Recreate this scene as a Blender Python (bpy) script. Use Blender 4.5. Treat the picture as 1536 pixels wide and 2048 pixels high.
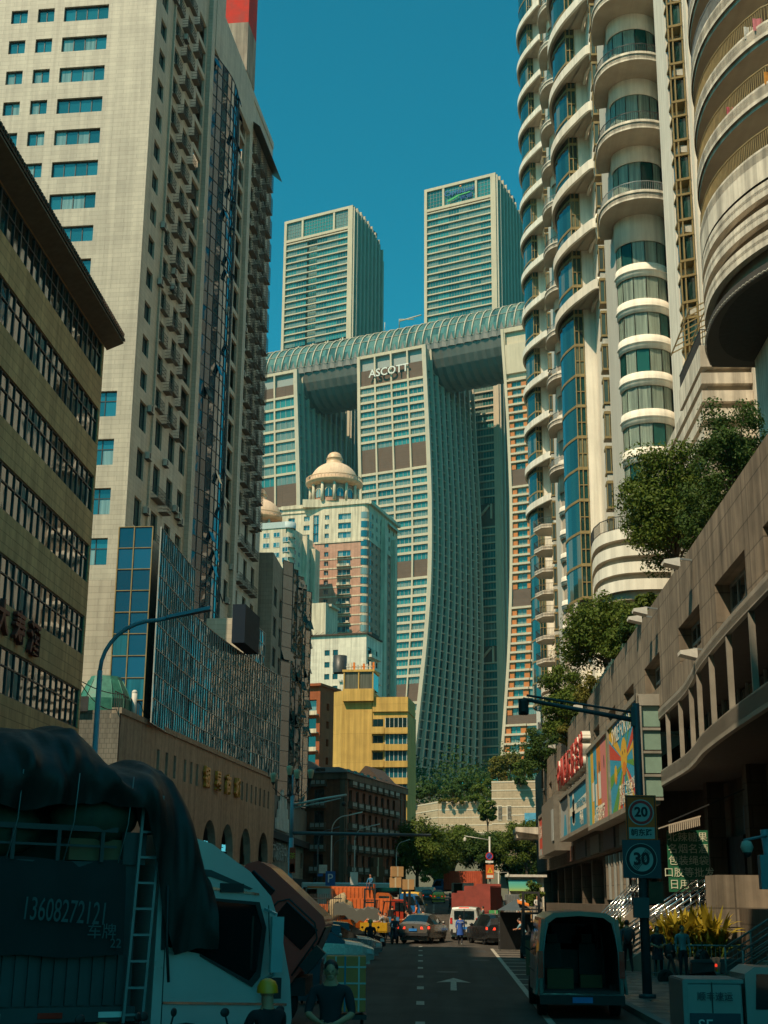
import bpy, bmesh, math, random
from math import sin, cos, tan, pi, radians, sqrt, atan2, floor
import numpy as np
from mathutils import Matrix, Vector
from mathutils import noise as mnoise
random.seed(7)
SC = bpy.context.scene
COL = SC.collection
for _o in list(bpy.data.objects): bpy.data.objects.remove(_o)

# ------------------------------------------------------------- camera
CX, CY = 768.0, 1024.0                      # the photograph is 1536 x 2048
VPY, VPZ = (905.0, 1800.0), (850.0, -8900.0)  # vanishing points of the street and of verticals
FPX = sqrt(-((VPY[0]-CX)*(VPZ[0]-CX)+(VPY[1]-CY)*(VPZ[1]-CY)))
_yc = Vector((VPY[0]-CX, -(VPY[1]-CY), -FPX)).normalized()
_zc = Vector((VPZ[0]-CX, -(VPZ[1]-CY), -FPX)).normalized()
_xc = _yc.cross(_zc)
EYE = Vector((0, 0, 2.5))
camd = bpy.data.cameras.new('camera'); cam = bpy.data.objects.new('camera', camd); COL.objects.link(cam)
R = Matrix((_xc, _yc, _zc))                 # rows: world axes in camera space -> world = R @ cam
cam.matrix_world = Matrix.Translation(EYE) @ R.to_4x4()
camd.sensor_fit = 'VERTICAL'; camd.sensor_height = 36.0
camd.lens = 36.0*FPX/2048.0
camd.clip_start = 0.2; camd.clip_end = 9000
SC.camera = cam

def ray(px, py): return R @ Vector((px-CX, -(py-CY), -FPX))
def atY(px, py, Y):
    r = ray(px, py); return EYE + r*(Y/r.y)
def atX(px, py, X):
    r = ray(px, py); return EYE + r*(X/r.x)
def atZ(px, py, Z):
    r = ray(px, py); return EYE + r*((Z-EYE.z)/r.z)
def onP(px, py, P, ang):
    s, c = sin(radians(ang)), cos(radians(ang)); r = ray(px, py)
    return EYE + r*((c*P[0]-s*P[1])/(c*r.x-s*r.y))

# ------------------------------------------------------------- world, sun, exposure
SUN_EL = radians(53.0)
SUN_DIR = Vector((-0.63, -0.777, 0)).normalized()   # horizontal direction towards the sun: left, behind the camera
sun_vec = Vector((SUN_DIR.x*cos(SUN_EL), SUN_DIR.y*cos(SUN_EL), sin(SUN_EL)))
W = bpy.data.worlds.new('World'); SC.world = W; W.use_nodes = True
nt = W.node_tree; nt.nodes.clear()
sky = nt.nodes.new('ShaderNodeTexSky'); sky.sky_type = 'NISHITA'; sky.sun_disc = False
sky.sun_elevation = SUN_EL; sky.sun_rotation = atan2(SUN_DIR.x, SUN_DIR.y)
sky.air_density = 1.0; sky.dust_density = 0.9; sky.ozone_density = 1.5
tint = nt.nodes.new('ShaderNodeMix'); tint.data_type = 'RGBA'; tint.blend_type = 'MULTIPLY'
tint.inputs[0].default_value = 1.0; tint.inputs[7].default_value = (0.10, 1.09, 0.97, 1)
bg = nt.nodes.new('ShaderNodeBackground'); bg.inputs[1].default_value = 0.104
wo = nt.nodes.new('ShaderNodeOutputWorld')
nt.links.new(sky.outputs[0], tint.inputs[6]); nt.links.new(tint.outputs[2], bg.inputs[0]); nt.links.new(bg.outputs[0], wo.inputs[0])
sl = bpy.data.lights.new('sun', 'SUN'); sl.energy = 5.0; sl.angle = radians(0.53); sl.color = (1.0, 0.775, 0.52)
sun = bpy.data.objects.new('sun', sl); COL.objects.link(sun)
sun.rotation_euler = sun_vec.to_track_quat('Z', 'Y').to_euler(); sun.location = (0, 0, 200)
vs = SC.view_settings; vs.view_transform = 'Standard'; vs.look = 'None'; vs.gamma = 1.0; vs.use_curve_mapping = False
vs.exposure = 0.16
SC.cycles.max_bounces = 6; SC.cycles.diffuse_bounces = 3; SC.cycles.glossy_bounces = 3; SC.cycles.transmission_bounces = 4
SC.cycles.caustics_reflective = False; SC.cycles.caustics_refractive = False
# ------------------------------------------------------------- object helpers
WM = {}                                       # world matrices of things (by object name)
def tag(o, label=None, cat=None, group=None, kind=None):
    if label: o['label'] = label
    if cat: o['category'] = cat
    if group: o['group'] = group
    if kind: o['kind'] = kind
    return o
def thing(name, label, cat, loc=(0, 0, 0), rotz=0.0, group=None):
    o = bpy.data.objects.new(name, None); COL.objects.link(o)
    o.location = loc; o.rotation_euler = (0, 0, rotz); o.empty_display_size = 0.3
    WM[o.name] = Matrix.Translation(loc) @ Matrix.Rotation(rotz, 4, 'Z')
    return tag(o, label, cat, group)
def wmat(o): return WM.get(o.name, Matrix.Identity(4)) if o else Matrix.Identity(4)
def frame(x, y, z, a):                        # x runs along the wall, -y points outwards, z up
    return Matrix.Translation((x, y, z)) @ Matrix.Rotation(radians(a), 4, 'Z')

class MB:
    def __init__(s, M=None):
        s.v = []; s.f = []; s.m = []; s.M = M or Matrix.Identity(4); s.mi = 0; s.sm = set()
    def add(s, vs, fs, mi=None, smooth=False):
        n = len(s.v); M = s.M
        s.v += [tuple(M @ Vector(p)) for p in vs]
        mi = s.mi if mi is None else mi
        for f in fs:
            if smooth: s.sm.add(len(s.f))
            s.f.append([n+i for i in f]); s.m.append(mi)
        return s
    def box(s, x0, x1, y0, y1, z0, z1, mi=None):
        vs = [(x0,y0,z0),(x1,y0,z0),(x1,y1,z0),(x0,y1,z0),(x0,y0,z1),(x1,y0,z1),(x1,y1,z1),(x0,y1,z1)]
        return s.add(vs, [(0,3,2,1),(4,5,6,7),(0,1,5,4),(1,2,6,5),(2,3,7,6),(3,0,4,7)], mi)
    def hull8(s, bot, top, mi=None):          # two quads of 4 points
        return s.add(list(bot)+list(top), [(0,3,2,1),(4,5,6,7),(0,1,5,4),(1,2,6,5),(2,3,7,6),(3,0,4,7)], mi)
    def quad(s, a, b, c, d, mi=None): return s.add([a,b,c,d], [(0,1,2,3)], mi)
    def poly(s, pts, mi=None): return s.add(pts, [tuple(range(len(pts)))], mi)
    def prism(s, pts, z0, z1, mi=None, cap=True):   # plan polygon (ccw), walls and caps
        n = len(pts); vs = [(p[0],p[1],z0) for p in pts]+[(p[0],p[1],z1) for p in pts]
        fs = [(i,(i+1)%n,n+(i+1)%n,n+i) for i in range(n)]
        if cap: fs += [tuple(range(n-1,-1,-1)), tuple(range(n,2*n))]
        return s.add(vs, fs, mi)
    def strip(s, pts, z0, z1, mi=None, smooth=False):  # open vertical ribbon along plan path
        n = len(pts); vs = [(p[0],p[1],z0) for p in pts]+[(p[0],p[1],z1) for p in pts]
        return s.add(vs, [(i,i+1,n+i+1,n+i) for i in range(n-1)], mi, smooth)
    def band(s, pts, z0, z1, t, mi=None):     # thick ribbon along plan path, thickness t to the left side
        n = len(pts); q = []
        for i in range(n):
            a = Vector(pts[max(i-1,0)][:2]); b = Vector(pts[min(i+1,n-1)][:2]); d = (b-a).normalized()
            q.append((pts[i][0]-d.y*t, pts[i][1]+d.x*t))
        vs = [(p[0],p[1],z0) for p in pts]+[(p[0],p[1],z1) for p in pts]+[(p[0],p[1],z0) for p in q]+[(p[0],p[1],z1) for p in q]
        fs = []
        for i in range(n-1):
            fs += [(i,i+1,n+i+1,n+i),(2*n+i+1,2*n+i,3*n+i,3*n+i+1),(n+i,n+i+1,3*n+i+1,3*n+i),(i+1,i,2*n+i,2*n+i+1)]
        fs += [(0,n,3*n,2*n),(n-1,3*n-1,4*n-1,2*n-1)]
        return s.add(vs, fs, mi)
    def tube(s, pts, r, n=8, mi=None, caps=True, smooth=True):
        pts = [Vector(p) for p in pts]; rs = r if isinstance(r, (list, tuple)) else [r]*len(pts)
        vs = []; prev = None
        for i, p in enumerate(pts):
            d = (pts[min(i+1,len(pts)-1)]-pts[max(i-1,0)])
            d = d.normalized() if d.length > 1e-9 else Vector((0,0,1))
            if prev is None:
                u = d.cross(Vector((0,0,1)) if abs(d.z) < .9 else Vector((1,0,0))).normalized()
            else: u = (prev - d*prev.dot(d)).normalized()
            prev = u; w = d.cross(u)
            for k in range(n):
                a = 2*pi*k/n; vs.append(p + (u*cos(a)+w*sin(a))*rs[i])
        fs = []
        for i in range(len(pts)-1):
            for k in range(n):
                fs.append((i*n+k, i*n+(k+1)%n, (i+1)*n+(k+1)%n, (i+1)*n+k))
        s.add(vs, fs, mi, smooth)
        if caps:
            b = len(s.v)-len(vs); mi = s.mi if mi is None else mi
            s.f.append([b+k for k in range(n-1,-1,-1)]); s.m.append(mi)
            s.f.append([b+(len(pts)-1)*n+k for k in range(n)]); s.m.append(mi)
        return s
    def bar(s, a, b, w, h=None, mi=None):     # square bar between two points
        a, b = Vector(a), Vector(b); d = (b-a).normalized(); h = h or w
        u = d.cross(Vector((0,0,1)) if abs(d.z) < .95 else Vector((0,1,0))).normalized()*w/2; v = u.normalized().cross(d)*h/2
        return s.hull8([a-u-v,a+u-v,a+u+v,a-u+v], [b-u-v,b+u-v,b+u+v,b-u+v], mi)
    def lathe(s, prof, n=20, c=(0,0), mi=None, smooth=True, a0=0, a1=2*pi):
        full = abs(a1-a0-2*pi) < 1e-6; m = n if full else n+1
        vs = [(c[0]+r*cos(a0+(a1-a0)*k/n), c[1]+r*sin(a0+(a1-a0)*k/n), z) for r, z in prof for k in range(m)]
        fs = [(i*m+k, i*m+(k+1)%m, (i+1)*m+(k+1)%m, (i+1)*m+k) for i in range(len(prof)-1) for k in range(n)]
        return s.add(vs, fs, mi, smooth)
    def grid(s, P, mi=None, smooth=True):     # P[i][j] points
        m = len(P[0]); vs = [p for row in P for p in row]
        return s.add(vs, [(i*m+j, i*m+j+1, (i+1)*m+j+1, (i+1)*m+j) for i in range(len(P)-1) for j in range(m-1)], mi, smooth)
    def sphere(s, c, r, n=12, m=8, mi=None):
        rx, ry, rz = r if isinstance(r, (tuple, list)) else (r, r, r)
        vs = [(c[0],c[1],c[2]-rz)]
        for i in range(1, m):
            t = -pi/2+pi*i/m
            for k in range(n): vs.append((c[0]+rx*cos(t)*cos(2*pi*k/n), c[1]+ry*cos(t)*sin(2*pi*k/n), c[2]+rz*sin(t)))
        vs.append((c[0],c[1],c[2]+rz)); fs = []
        for k in range(n): fs.append((0, 1+(k+1)%n, 1+k)); fs.append((len(vs)-1, 1+(m-2)*n+k, 1+(m-2)*n+(k+1)%n))
        for i in range(m-2):
            for k in range(n): fs.append((1+i*n+k, 1+i*n+(k+1)%n, 1+(i+1)*n+(k+1)%n, 1+(i+1)*n+k))
        return s.add(vs, fs, mi, True)
    def build(s, name, mats, parent=None, smooth=False, bevel=0, sub=0, kind=None):
        me = bpy.data.meshes.new(name)
        if parent: inv = wmat(parent).inverted(); vs = [inv @ Vector(p) for p in s.v]
        else: vs = s.v
        me.from_pydata(vs, [], s.f)
        for m in (mats if isinstance(mats, (list, tuple)) else [mats]): me.materials.append(m)
        me.polygons.foreach_set('material_index', s.m)
        if smooth: me.polygons.foreach_set('use_smooth', [True]*len(s.f))
        elif s.sm: me.polygons.foreach_set('use_smooth', [i in s.sm for i in range(len(s.f))])
        me.update()
        o = bpy.data.objects.new(name, me); COL.objects.link(o)
        if parent: o.parent = parent; WM[o.name] = wmat(parent)
        if bevel:
            md = o.modifiers.new('bevel', 'BEVEL'); md.width = bevel; md.segments = 2; md.limit_method = 'ANGLE'
        if sub:
            md = o.modifiers.new('sub', 'SUBSURF'); md.levels = sub; md.render_levels = sub
        if kind: o['kind'] = kind
        return o
def inst(mesh, name, M, parent):              # linked copy of a mesh as a part; M is its world matrix
    o = bpy.data.objects.new(name, mesh); COL.objects.link(o); o.parent = parent
    o.matrix_basis = wmat(parent).inverted() @ M; WM[o.name] = M
    return o
def copy_tree(o, loc=None, rotz=None, parent=None, label=None, M=None):
    c = o.copy(); COL.objects.link(c)
    if parent: c.parent = parent
    if M is not None: c.matrix_basis = M
    else:
        if loc is not None: c.location = loc
        if rotz is not None: c.rotation_euler = (0, 0, rotz)
    if label: c['label'] = label
    for ch in list(o.children): copy_tree(ch, parent=c)
    return c


# ------------------------------------------------------------- materials
MC = {}
def _new(name):
    m = bpy.data.materials.new(name); m.use_nodes = True; nt = m.node_tree; nt.nodes.clear()
    out = nt.nodes.new('ShaderNodeOutputMaterial'); b = nt.nodes.new('ShaderNodeBsdfPrincipled')
    nt.links.new(b.outputs[0], out.inputs[0]); return m, nt, b
def N(nt, t, **k):
    n = nt.nodes.new(t)
    for a, v in k.items():
        if a.startswith('i_'): n.inputs[a[2:].replace('_', ' ')].default_value = v
        else: setattr(n, a, v)
    return n
def mth(nt, op, a, b=None, c=None):
    n = nt.nodes.new('ShaderNodeMath'); n.operation = op
    for i, x in enumerate((a, b, c)):
        if x is None: continue
        if isinstance(x, (int, float)): n.inputs[i].default_value = x
        else: nt.links.new(x, n.inputs[i])
    return n.outputs[0]
def mixc(nt, f, a, b, mode='MIX'):
    n = nt.nodes.new('ShaderNodeMix'); n.data_type = 'RGBA'; n.blend_type = mode
    for i, x in ((0, f), (6, a), (7, b)):
        if isinstance(x, (int, float)): n.inputs[i].default_value = x
        elif isinstance(x, tuple): n.inputs[i].default_value = (*x[:3], 1)
        else: nt.links.new(x, n.inputs[i])
    return n.outputs[2]
def ramp(nt, x, stops):
    n = nt.nodes.new('ShaderNodeValToRGB'); e = n.color_ramp.elements
    while len(e) < len(stops): e.new(0.5)
    for i, (p, c) in enumerate(stops):
        e[i].position = p; e[i].color = (c, c, c, 1) if isinstance(c, (int, float)) else (*c[:3], 1)
    nt.links.new(x, n.inputs[0]); return n.outputs[0]
def walluv(nt):                               # (along wall, height) whatever way the wall faces
    g = N(nt, 'ShaderNodeNewGeometry'); sp = N(nt, 'ShaderNodeSeparateXYZ'); sn = N(nt, 'ShaderNodeSeparateXYZ')
    nt.links.new(g.outputs['Position'], sp.inputs[0]); nt.links.new(g.outputs['True Normal'], sn.inputs[0])
    f = mth(nt, 'GREATER_THAN', mth(nt, 'ABSOLUTE', sn.outputs[0]), 0.7)
    u = mth(nt, 'ADD', mth(nt, 'MULTIPLY', sp.outputs[1], f), mth(nt, 'MULTIPLY', sp.outputs[0], mth(nt, 'SUBTRACT', 1, f)))
    cmb = N(nt, 'ShaderNodeCombineXYZ'); nt.links.new(u, cmb.inputs[0]); nt.links.new(sp.outputs[2], cmb.inputs[1])
    return cmb.outputs[0], u, sp.outputs[2], g.outputs['Position']
def wall(name, c, rough=0.8, tile=None, mortar=0.6, var=0.18, streak=0.3, scale=0.4, bump=0.15, off=0.5, spec=0.3):
    if name in MC: return MC[name]
    m, nt, b = _new(name); uv, u, z, pos = walluv(nt); L = nt.links
    n1 = N(nt, 'ShaderNodeTexNoise', i_Scale=scale, i_Detail=6.0, i_Roughness=0.62); L.new(pos, n1.inputs['Vector'])
    k = ramp(nt, n1.outputs[0], [(0.3, 1-var), (0.7, 1+var*.5)])
    mp = N(nt, 'ShaderNodeMapping'); mp.inputs['Scale'].default_value = (1.7, 0.07, 1); L.new(uv, mp.inputs[0])
    n2 = N(nt, 'ShaderNodeTexNoise', i_Scale=1.0, i_Detail=5.0, i_Roughness=0.6); L.new(mp.outputs[0], n2.inputs['Vector'])
    k2 = ramp(nt, n2.outputs[0], [(0.38, 1-streak), (0.6, 1.0)])
    col = mixc(nt, 1.0, c, k, 'MULTIPLY'); col = mixc(nt, 1.0, col, k2, 'MULTIPLY')
    hgt = n1.outputs[0]
    if tile:
        br = N(nt, 'ShaderNodeTexBrick', offset=off, i_Scale=1.0); L.new(uv, br.inputs[0])
        br.inputs['Brick Width'].default_value = tile[0]; br.inputs['Row Height'].default_value = tile[1]
        br.inputs['Mortar Size'].default_value = tile[2] if len(tile) > 2 else 0.02
        br.inputs['Color1'].default_value = (1,1,1,1); br.inputs['Color2'].default_value = (.86,.86,.86,1); br.inputs['Mortar'].default_value = (mortar,)*3+(1,)
        br.inputs['Bias'].default_value = -0.2
        col = mixc(nt, 1.0, col, br.outputs[0], 'MULTIPLY')
        hgt = mth(nt, 'SUBTRACT', n1.outputs[0], br.outputs[1])
    L.new(col, b.inputs['Base Color']); b.inputs['Roughness'].default_value = rough; b.inputs['Specular IOR Level'].default_value = spec
    if bump:
        bp = N(nt, 'ShaderNodeBump', i_Strength=bump, i_Distance=0.05); L.new(hgt, bp.inputs['Height']); L.new(bp.outputs[0], b.inputs['Normal'])
    MC[name] = m; return m
def mat(name, c, rough=0.6, metal=0.0, var=0.12, scale=3.0, bump=0.0, spec=0.5, emit=0, coat=0):
    if name in MC: return MC[name]
    m, nt, b = _new(name); L = nt.links
    tc = N(nt, 'ShaderNodeTexCoord')
    n1 = N(nt, 'ShaderNodeTexNoise', i_Scale=scale, i_Detail=5.0, i_Roughness=0.6); L.new(tc.outputs['Object'], n1.inputs['Vector'])
    k = ramp(nt, n1.outputs[0], [(0.3, 1-var), (0.7, 1+var*.6)])
    L.new(mixc(nt, 1.0, c, k, 'MULTIPLY'), b.inputs['Base Color'])
    r = ramp(nt, n1.outputs[0], [(0.3, max(rough-.08, 0.02)), (0.7, min(rough+.1, 1))]); L.new(r, b.inputs['Roughness'])
    b.inputs['Metallic'].default_value = metal; b.inputs['Specular IOR Level'].default_value = spec
    if coat: b.inputs['Coat Weight'].default_value = coat; b.inputs['Coat Roughness'].default_value = 0.08
    if emit: b.inputs['Emission Color'].default_value = (*c, 1); b.inputs['Emission Strength'].default_value = emit
    if bump:
        bp = N(nt, 'ShaderNodeBump', i_Strength=bump, i_Distance=0.03); L.new(n1.outputs[0], bp.inputs['Height']); L.new(bp.outputs[0], b.inputs['Normal'])
    MC[name] = m; return m
def glass(name, c=(0.02, 0.09, 0.10), ior=1.9, rough=0.06, wav=0.05, wscale=0.6, cur=0.25, curc=(0.35, 0.42, 0.36), wstretch=(1, 1, 1)):
    """window glass: dark room or pale curtain behind a reflecting pane, different in every pane"""
    if name in MC: return MC[name]
    m, nt, b = _new(name); L = nt.links
    g = N(nt, 'ShaderNodeNewGeometry'); oi = N(nt, 'ShaderNodeObjectInfo')
    r = mth(nt, 'FRACT', mth(nt, 'ADD', g.outputs['Random Per Island'], oi.outputs['Random']))
    r2 = mth(nt, 'FRACT', mth(nt, 'MULTIPLY', r, 7.31))
    k = ramp(nt, r2, [(0, 0.55), (1, 1.35)])
    col = mixc(nt, 1.0, c, k, 'MULTIPLY')
    if cur > 0:
        f = mth(nt, 'LESS_THAN', r, cur)
        wv = N(nt, 'ShaderNodeTexNoise', i_Scale=1.0, i_Detail=2.0); mp = N(nt, 'ShaderNodeMapping'); mp.inputs['Scale'].default_value = (5, 5, .15)
        L.new(g.outputs['Position'], mp.inputs[0]); L.new(mp.outputs[0], wv.inputs['Vector'])
        cc = mixc(nt, 1.0, curc, ramp(nt, wv.outputs[0], [(0.3, .45), (0.7, 1.0)]), 'MULTIPLY')
        col = mixc(nt, mth(nt, 'MULTIPLY', f, 0.8), col, cc)
    L.new(col, b.inputs['Base Color']); b.inputs['Roughness'].default_value = rough; b.inputs['IOR'].default_value = ior
    if wav:
        mp = N(nt, 'ShaderNodeMapping'); mp.inputs['Scale'].default_value = wstretch; L.new(g.outputs['Position'], mp.inputs[0])
        # shift per pane so every pane bends its own way
        sh = N(nt, 'ShaderNodeVectorMath', operation='ADD'); cb = N(nt, 'ShaderNodeCombineXYZ'); L.new(mth(nt, 'MULTIPLY', r, 40.0), cb.inputs[0])
        L.new(mp.outputs[0], sh.inputs[0]); L.new(cb.outputs[0], sh.inputs[1])
        nz = N(nt, 'ShaderNodeTexNoise', i_Scale=wscale, i_Detail=1.5); L.new(sh.outputs[0], nz.inputs['Vector'])
        bp = N(nt, 'ShaderNodeBump', i_Strength=1.0, i_Distance=wav); L.new(nz.outputs[0], bp.inputs['Height']); L.new(bp.outputs[0], b.inputs['Normal'])
    MC[name] = m; return m

# ------------------------------------------------------------- walls with openings, window sets
def wall_open(mb, F, W_, H_, rects, depth=0.2, mi=0, rmi=None, z_base=0.0):
    """wall sheet in frame F with real openings and reveals; rects (x0,z0,x1,z1)"""
    rmi = mi if rmi is None else rmi
    rects = [(max(a,0), max(b,z_base), min(c,W_), min(d,H_)) for a,b,c,d in rects]
    rects = [r for r in rects if r[2]-r[0] > .05 and r[3]-r[1] > .05]
    old = mb.M; mb.M = old @ F
    zs = sorted({z_base, H_} | {round(r[1],4) for r in rects} | {round(r[3],4) for r in rects})
    for z0, z1 in zip(zs, zs[1:]):
        if z1-z0 < 1e-4: continue
        zm = (z0+z1)/2; rr = sorted((round(r[0],4), round(r[2],4)) for r in rects if r[1] < zm < r[3])
        x = 0
        for a, c in rr:
            if a > x+1e-4: mb.quad((x,0,z0),(a,0,z0),(a,0,z1),(x,0,z1), mi)
            x = max(x, c)
        if x < W_-1e-4: mb.quad((x,0,z0),(W_,0,z0),(W_,0,z1),(x,0,z1), mi)
    for a,b,c,d in rects:
        mb.quad((a,0,b),(a,depth,b),(a,depth,d),(a,0,d), rmi); mb.quad((c,depth,b),(c,0,b),(c,0,d),(c,depth,d), rmi)
        mb.quad((a,depth,b),(a,0,b),(c,0,b),(c,depth,b), rmi); mb.quad((a,0,d),(a,depth,d),(c,depth,d),(c,0,d), rmi)
    mb.M = old
def win_mb(w, h, nx=2, nz=1, depth=0.2, bar=0.06, trans=None, M=None):
    """frame (slot 0) and pane (slot 1) set DEPTH into the wall; trans = height share of a transom bar"""
    mb = MB(M); y = depth
    mb.quad((0,y,0),(w,y,0),(w,y,h),(0,y,h), 1) if nx*nz == 1 else None
    xs = [w*i/nx for i in range(nx+1)]; zs = [h*i/nz for i in range(nz+1)] if trans is None else [0, h*trans, h]
    if nx*(len(zs)-1) > 1:
        for i in range(nx):
            for j in range(len(zs)-1): mb.quad((xs[i],y,zs[j]),(xs[i+1],y,zs[j]),(xs[i+1],y,zs[j+1]),(xs[i],y,zs[j+1]), 1)
    for i, x in enumerate(xs):
        a = min(max(x-bar/2, 0), w-bar); mb.box(a, a+bar, y-.06, y-.004, 0, h, 0)
    for j, z in enumerate(zs):
        a = min(max(z-bar/2, 0), h-bar); mb.box(0.001, w-.001, y-.055, y-.003, a, a+bar, 0)
    return mb
_wcache = {}
def emit(parent, name, items, mats, maker, cap=100):
    """items: list of (world matrix, key tuple). The nearest CAP become parts of their own, the rest one part"""
    E0 = EYE
    items = sorted(items, key=lambda it: (it[0].translation-E0).length)
    for M, key in items[:cap]:
        ck = (name, key, tuple(m.name for m in mats))
        if ck not in _wcache:
            mb = maker(*key); me = bpy.data.meshes.new(name); me.from_pydata(mb.v, [], mb.f)
            for m in mats: me.materials.append(m)
            me.polygons.foreach_set('material_index', mb.m); me.update(); _wcache[ck] = me
        inst(_wcache[ck], name, M, parent)
    if len(items) > cap:
        out = MB()
        for M, key in items[cap:]:
            mb = maker(*key); n = len(out.v)
            out.v += [tuple(M @ Vector(p)) for p in mb.v]; out.f += [[n+i for i in f] for f in mb.f]; out.m += mb.m
        out.build(name, mats, parent, kind='stuff')
def text_mesh(txt, size=1.0, depth=0.05, bold=0.0, align='CENTER'):
    cu = bpy.data.curves.new('text', 'FONT'); cu.body = txt; cu.size = size; cu.extrude = depth/2; cu.offset = bold
    cu.align_x = align; cu.align_y = 'CENTER'; cu.resolution_u = 3
    ob = bpy.data.objects.new('text', cu); COL.objects.link(ob)
    dg = bpy.context.evaluated_depsgraph_get(); me = bpy.data.meshes.new_from_object(ob.evaluated_get(dg))
    bpy.data.objects.remove(ob); bpy.data.curves.remove(cu); return me
def sign_text(name, txt, size, depth, m, parent, F, sx=1.0, sz=1.0, bold=0.0, align='CENTER'):
    """text standing on a wall frame F (x along, -y out)"""
    me = text_mesh(txt, size, depth, bold, align); me.name = name
    me.transform(Matrix.Diagonal((sx, sz, 1, 1))); me.transform(Matrix.Rotation(pi/2, 4, 'X'))
    me.materials.clear(); me.materials.append(m)
    return inst(me, name, F, parent)
def rail_mb(pts, h=1.0, bar=0.03, step=0.14, top=0.05):
    """plan path of a balcony railing (list of (x,y)), z from 0"""
    mb = MB(); 
    for a, b in zip(pts, pts[1:]):
        a2, b2 = Vector(a), Vector(b); L = (b2-a2).length; n = max(1, int(L/step))
        mb.bar((a[0],a[1],h), (b[0],b[1],h), top); mb.bar((a[0],a[1],.1), (b[0],b[1],.1), .03)
        for i in range(n):
            p = a2.lerp(b2, i/n); mb.box(p.x-bar/2, p.x+bar/2, p.y-bar/2, p.y+bar/2, 0, h)
    return mb
# ------------------------------------------------------------- ground
def gz(y):                                    # the street climbs gently beyond 80 m
    t = max(0.0, y-78.0); return 0.0175*t*min(1.0, t/25.0)
M_asph = mat('asphalt', (0.062, 0.058, 0.052), rough=0.82, var=0.35, scale=1.2, bump=0.25, spec=0.35)
def ground_mat():
    m, nt, b = _new('street_asphalt'); L = nt.links; MC['street_asphalt'] = m
    g = N(nt, 'ShaderNodeNewGeometry')
    n1 = N(nt, 'ShaderNodeTexNoise', i_Scale=0.35, i_Detail=8.0, i_Roughness=0.7); L.new(g.outputs['Position'], n1.inputs['Vector'])
    n2 = N(nt, 'ShaderNodeTexNoise', i_Scale=22.0, i_Detail=3.0); L.new(g.outputs['Position'], n2.inputs['Vector'])
    mp = N(nt, 'ShaderNodeMapping'); mp.inputs['Scale'].default_value = (1.3, .05, 1); L.new(g.outputs['Position'], mp.inputs[0])
    n3 = N(nt, 'ShaderNodeTexNoise', i_Scale=1.0, i_Detail=4.0); L.new(mp.outputs[0], n3.inputs['Vector'])
    c = mixc(nt, 1.0, (0.074, 0.064, 0.054), ramp(nt, n1.outputs[0], [(.3, .62), (.7, 1.15)]), 'MULTIPLY')
    c = mixc(nt, 1.0, c, ramp(nt, n2.outputs[0], [(.3, .8), (.7, 1.15)]), 'MULTIPLY')
    c = mixc(nt, 1.0, c, ramp(nt, n3.outputs[0], [(.35, .72), (.6, 1.05)]), 'MULTIPLY')
    L.new(c, b.inputs['Base Color']); b.inputs['Roughness'].default_value = .85; b.inputs['Specular IOR Level'].default_value = .2
    bp = N(nt, 'ShaderNodeBump', i_Strength=.4, i_Distance=.02); L.new(n2.outputs[0], bp.inputs['Height']); L.new(bp.outputs[0], b.inputs['Normal'])
    return m
M_street = ground_mat()
M_earth = mat('terrain_earth', (0.10, 0.10, 0.07), rough=.95, var=.4, scale=.02)
ys_ = [-60, -20, 0, 20, 40, 60, 78, 82, 86, 90, 95, 100, 105, 110, 120, 140, 160, 180, 200, 220, 240, 300]
mb = MB()
mb.grid([[(x, y, gz(y)) for x in (-40, -20, -14, -6, 0, 3.9, 8)] for y in ys_], smooth=False)
tag(mb.build('road', M_street), kind='structure')
def hill(x, y):
    return -0.6 if y < 330 else min(46, 20+(y-340)*0.15)
mb = MB()
gx = [-4000, -1500, -600, -300, -150, -60, 0, 60, 150, 300, 600, 1500, 4000]
gy = [-500, -100, 0, 100, 200, 290, 330, 380, 450, 560, 700, 1000, 2000, 7000]
mb.grid([[(x, y, hill(x, y)) for x in gx] for y in gy], smooth=True)
tag(mb.build('ground', M_earth), kind='structure')
# pavement on the right with kerb
M_pave = wall('pavement_slabs', (0.16, 0.145, 0.125), rough=.75, tile=(.6, .3, .02), mortar=.55, var=.3, streak=.15, bump=.2)
M_kerb = mat('kerb_stone', (0.2, 0.19, 0.17), rough=.8, var=.25, scale=2)
def pave_mat():
    m, nt, b = _new('pavement_tiles'); L = nt.links; g = N(nt, 'ShaderNodeNewGeometry')
    br = N(nt, 'ShaderNodeTexBrick', offset=.5, i_Scale=1.0); L.new(g.outputs['Position'], br.inputs[0])
    for k, v in (('Brick Width', .6), ('Row Height', .3), ('Mortar Size', .012)): br.inputs[k].default_value = v
    br.inputs['Color1'].default_value = (.15, .135, .115, 1); br.inputs['Color2'].default_value = (.10, .09, .08, 1); br.inputs['Mortar'].default_value = (.04, .04, .035, 1)
    L.new(br.outputs[0], b.inputs['Base Color']); b.inputs['Roughness'].default_value = .45
    n = N(nt, 'ShaderNodeTexNoise', i_Scale=1.5, i_Detail=4.0); L.new(g.outputs['Position'], n.inputs['Vector'])
    L.new(ramp(nt, n.outputs[0], [(.35, .25), (.65, .7)]), b.inputs['Roughness'])
    return m
M_pt = pave_mat()
def ribbon_z(mb, pl, pr, dz, mi=0):
    mb.grid([[(a[0], a[1], gz(a[1])+dz), (b_[0], b_[1], gz(b_[1])+dz)] for a, b_ in zip(pl, pr)], mi, False)
yk = [20, 30, 40, 50, 60, 70, 78, 84, 90, 96, 104, 112, 120, 140, 160, 180, 200]
kx = lambda y: 4.05 - 0.004*(y-37) + (0.6*max(0, (34-y)/14)**1.5 if y < 34 else 0)
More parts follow.
